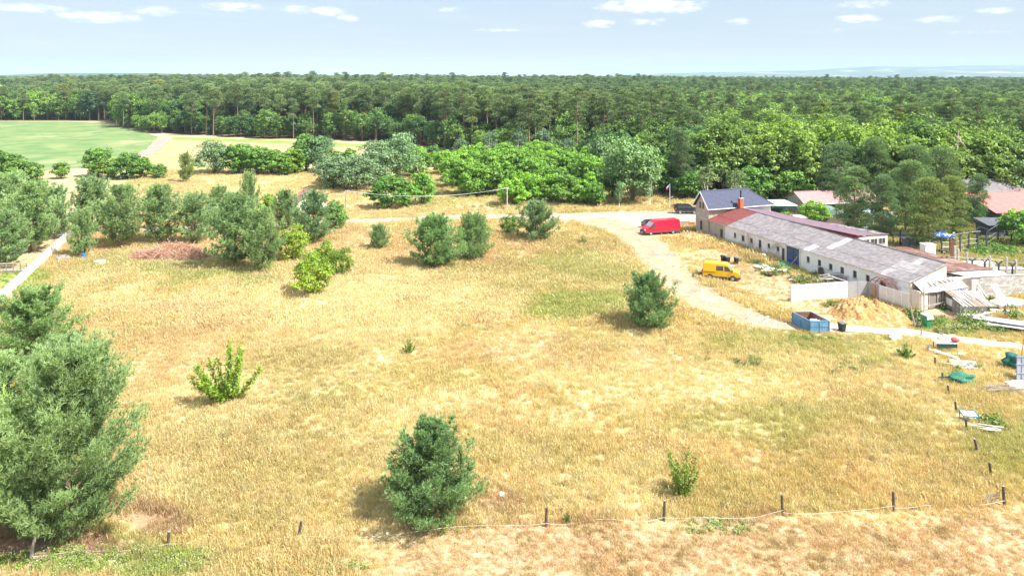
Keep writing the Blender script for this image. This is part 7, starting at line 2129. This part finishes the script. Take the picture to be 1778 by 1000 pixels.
# blue-rimmed table
q = G(1683, 730); o = thing('garden_table', 'small tilted garden table with teal rim by the leaning posts', 'table', q, R(-6))
mb = MB(); mb.add([(-.55, -.3, .5), (.55, -.3, .45), (.55, .35, .62), (-.55, .35, .66), (-.55, -.3, .46), (.55, -.3, .41), (.55, .35, .58), (-.55, .35, .62)], [(0, 1, 2, 3), (7, 6, 5, 4), (0, 4, 5, 1), (1, 5, 6, 2), (2, 6, 7, 3), (3, 7, 4, 0)]); mb.build('table_top', mat('table_pale', (.58, .66, .70), (.66, .72, .74), .6, 3), o)
m = mat('teal_rim', (.04, .22, .28), None, .6, 3)
C4 = [(-.6, -.34, .5), (.6, -.34, .45), (.6, .4, .63), (-.6, .4, .67)]
for i in range(4): mb = MB(); mb.obox(C4[i], C4[(i + 1) % 4], .06, .07); mb.build('rim', m, o)
for i in range(4): mb = MB(); mb.obox(C4[i], (C4[i][0] * .9, C4[i][1] * .9, 0), .05, .05); mb.build('leg', m, o)
# blue boat-like cover
q = G(1744, 531); o = thing('boat', 'small upturned white boat with pale blue rim before the block wall', 'boat', q, R(4))
def hull(r, z): return [(2.1 * r * math.cos(a) * (1 if math.cos(a) < 0 else 1.15), .85 * r * math.sin(a), z) for a in np.linspace(0, 2 * math.pi, 21)[:-1]]
for nm, lv, m in (('rim', [(1, .12), (1.04, .28), (.98, .36)], mat('boat_blue', (.28, .52, .66), (.36, .58, .70), .4, 2)), ('hull', [(.97, .36), (.85, .62), (.55, .78), (.15, .84)], white_metal)):
    mb = MB(); vs = []; fs = []
    for k, (r, z) in enumerate(lv): vs += hull(r, z)
    for k in range(len(lv) - 1):
        for i in range(20): fs.append((k * 20 + i, k * 20 + (i + 1) % 20, (k + 1) * 20 + (i + 1) % 20, (k + 1) * 20 + i))
    fs.append(tuple(range((len(lv) - 1) * 20, len(lv) * 20))); mb.add(vs, fs); mb.build(nm, m, o)
# dark frames with tarpaulin at the right edge
q = G(1772, 664); o = thing('leaning_frame', 'grey barred frame leaning at the right edge', 'frame', q, R(0))
for i in range(5): mb = MB(); x = -.55 + i * .45; mb.obox((x, -.3, .0), (x + .75, .7, 2.2), .06, .06); mb.build('bar', mat('frame_bluegrey', (.28, .31, .38), (.36, .38, .44), .7, 3), o)
for z in (.15, .8, 1.5, 2.1):
    k = z / 2.2; mb = MB(); mb.obox((-.65 + .75 * k, -.3 + k, z), (1.35 + .75 * k, -.3 + k, z), .07, .07); mb.build('crossbar', MATS['frame_bluegrey'], o)
mb = MB(); mb.add([(-.6, -.24, .05), (1.3, -.24, .05), (2.02, .74, 2.15), (.12, .74, 2.15)], [(0, 1, 2, 3)]); mb.build('infill_sheet', mat('frame_sheet', (.22, .24, .29), (.30, .31, .35), .8, 3), o)
q = G(1763, 640); s_ = lump('dark_green_tarpaulin', (1.0, .8, .75), mat('tarp_dkgreen', (.02, .11, .09), (.04, .16, .12), .8, 3), 71, .25, 3); s_.location = (q[0], q[1], .7); tag(s_, 'dark green tarpaulin bundle behind the leaning barred frame', 'tarpaulin')
q = G(1772, 628); mb = MB(); mb.obox((0, 0, 0), (.35, 0, 2.3), .07, .07); tag(mb.build('orange_pole', mat('pole_orange', (.52, .26, .10), None, .8, 3), None, loc=q), 'thin orange-brown pole rising behind the tarpaulin bundle', 'pole')
# left side: well ring, rack, blue thing, stones
q = G(174, 460); o = thing('well_ring', 'grey concrete well ring half buried at the meadow edge', 'well ring', q)
n = 20; mb = MB()
for r0, r1, z0, z1 in ((.78, .62, 0, .62),):
    vs = []; fs = []
    for k in range(n):
        a = 2 * math.pi * k / n; c, s = math.cos(a), math.sin(a); vs += [(r0 * c, r0 * s, z0), (r0 * c, r0 * s, z1), (r1 * c, r1 * s, z1), (r1 * c, r1 * s, z0 + .1)]
        j = (k + 1) % n; fs += [(k * 4, j * 4, j * 4 + 1, k * 4 + 1), (k * 4 + 1, j * 4 + 1, j * 4 + 2, k * 4 + 2), (k * 4 + 2, j * 4 + 2, j * 4 + 3, k * 4 + 3)]
    mb.add(vs, fs)
mb.build('ring', conc, o); mb = MB(); mb.tube([(0, 0, .5), (0, 0, .56)], .6, 20); mb.build('cover', white_metal, o)
q = G(22, 474); o = thing('wooden_rack', 'grey wooden slatted rack of pallets beyond the white wall', 'rack', q, R(4))
for x in (-1.9, -.95, 0, .95, 1.8):
    mb = MB(); mb.box(x, x + .1, 0, .1, 0, 1.35); mb.build('post', wood_old, o)
for z in (.25, .6, .95, 1.3):
    mb = MB(); mb.box(-1.95, 1.95, -.04, -.003, z, z + .12); mb.build('slat', wood_new if z > 1 else wood_old, o)
mb = MB(); mb.box(-1.7, 1.6, .15, .9, .05, .3); mb.build('base_slab', conc, o)
drum(145, 449.5, 'small blue barrel under the narrow pale pine', mat('barrel_blue', (.05, .20, .50), None, .5, 3), .8, .3, 'blue_barrel', 'barrel')
for i, (px, py, s) in enumerate(((103, 452, .7), (110, 451, .9), (117, 451.5, .6))):
    q = G(px, py); s_ = lump('boulder', (s, s * .7, s * .65), mat('stone_dark', (.24, .21, .20), (.34, .30, .28), .95, 3), 80 + i, .15); s_.location = (q[0], q[1], s * .3)
    tag(s_, ('leftmost of three dark stones at the end of the white wall', 'largest of three dark stones at the end of the white wall', 'rightmost of three dark stones at the end of the white wall')[i], 'stone')
# bicycle-like trailer behind the yellow van
q = G(1218, 478); o = thing('handcart', 'small grey handcart with dark wheel behind the yellow van', 'cart', q, R(-15))
mb = MB(); mb.box(-.55, .45, -.35, .35, .42, .5); mb.build('bed', zinc, o)
for s in (-1, 1):
    mb = MB(); mb.tube([(.1, s * .4, .3), (.1, s * .48, .3)], .3, 14); w = mb.build('wheel', tyre_m, o); mb = MB(); mb.tube([(.1, s * .39, .3), (.1, s * .49, .3)], .16, 10); mb.build('rim', rim_m, w)
    mb = MB(); mb.obox((.4, s * .3, .5), (1.0, s * .3, 1.1), .05, .05); mb.build('handle', wood_dark, o)
mb = MB(); mb.obox((-.5, -.3, .5), (-.9, -.3, .8), .05, .05); mb.obox((-.5, .3, .5), (-.7, .3, .9), .05, .05); mb.build('bracket', green_pl, o)
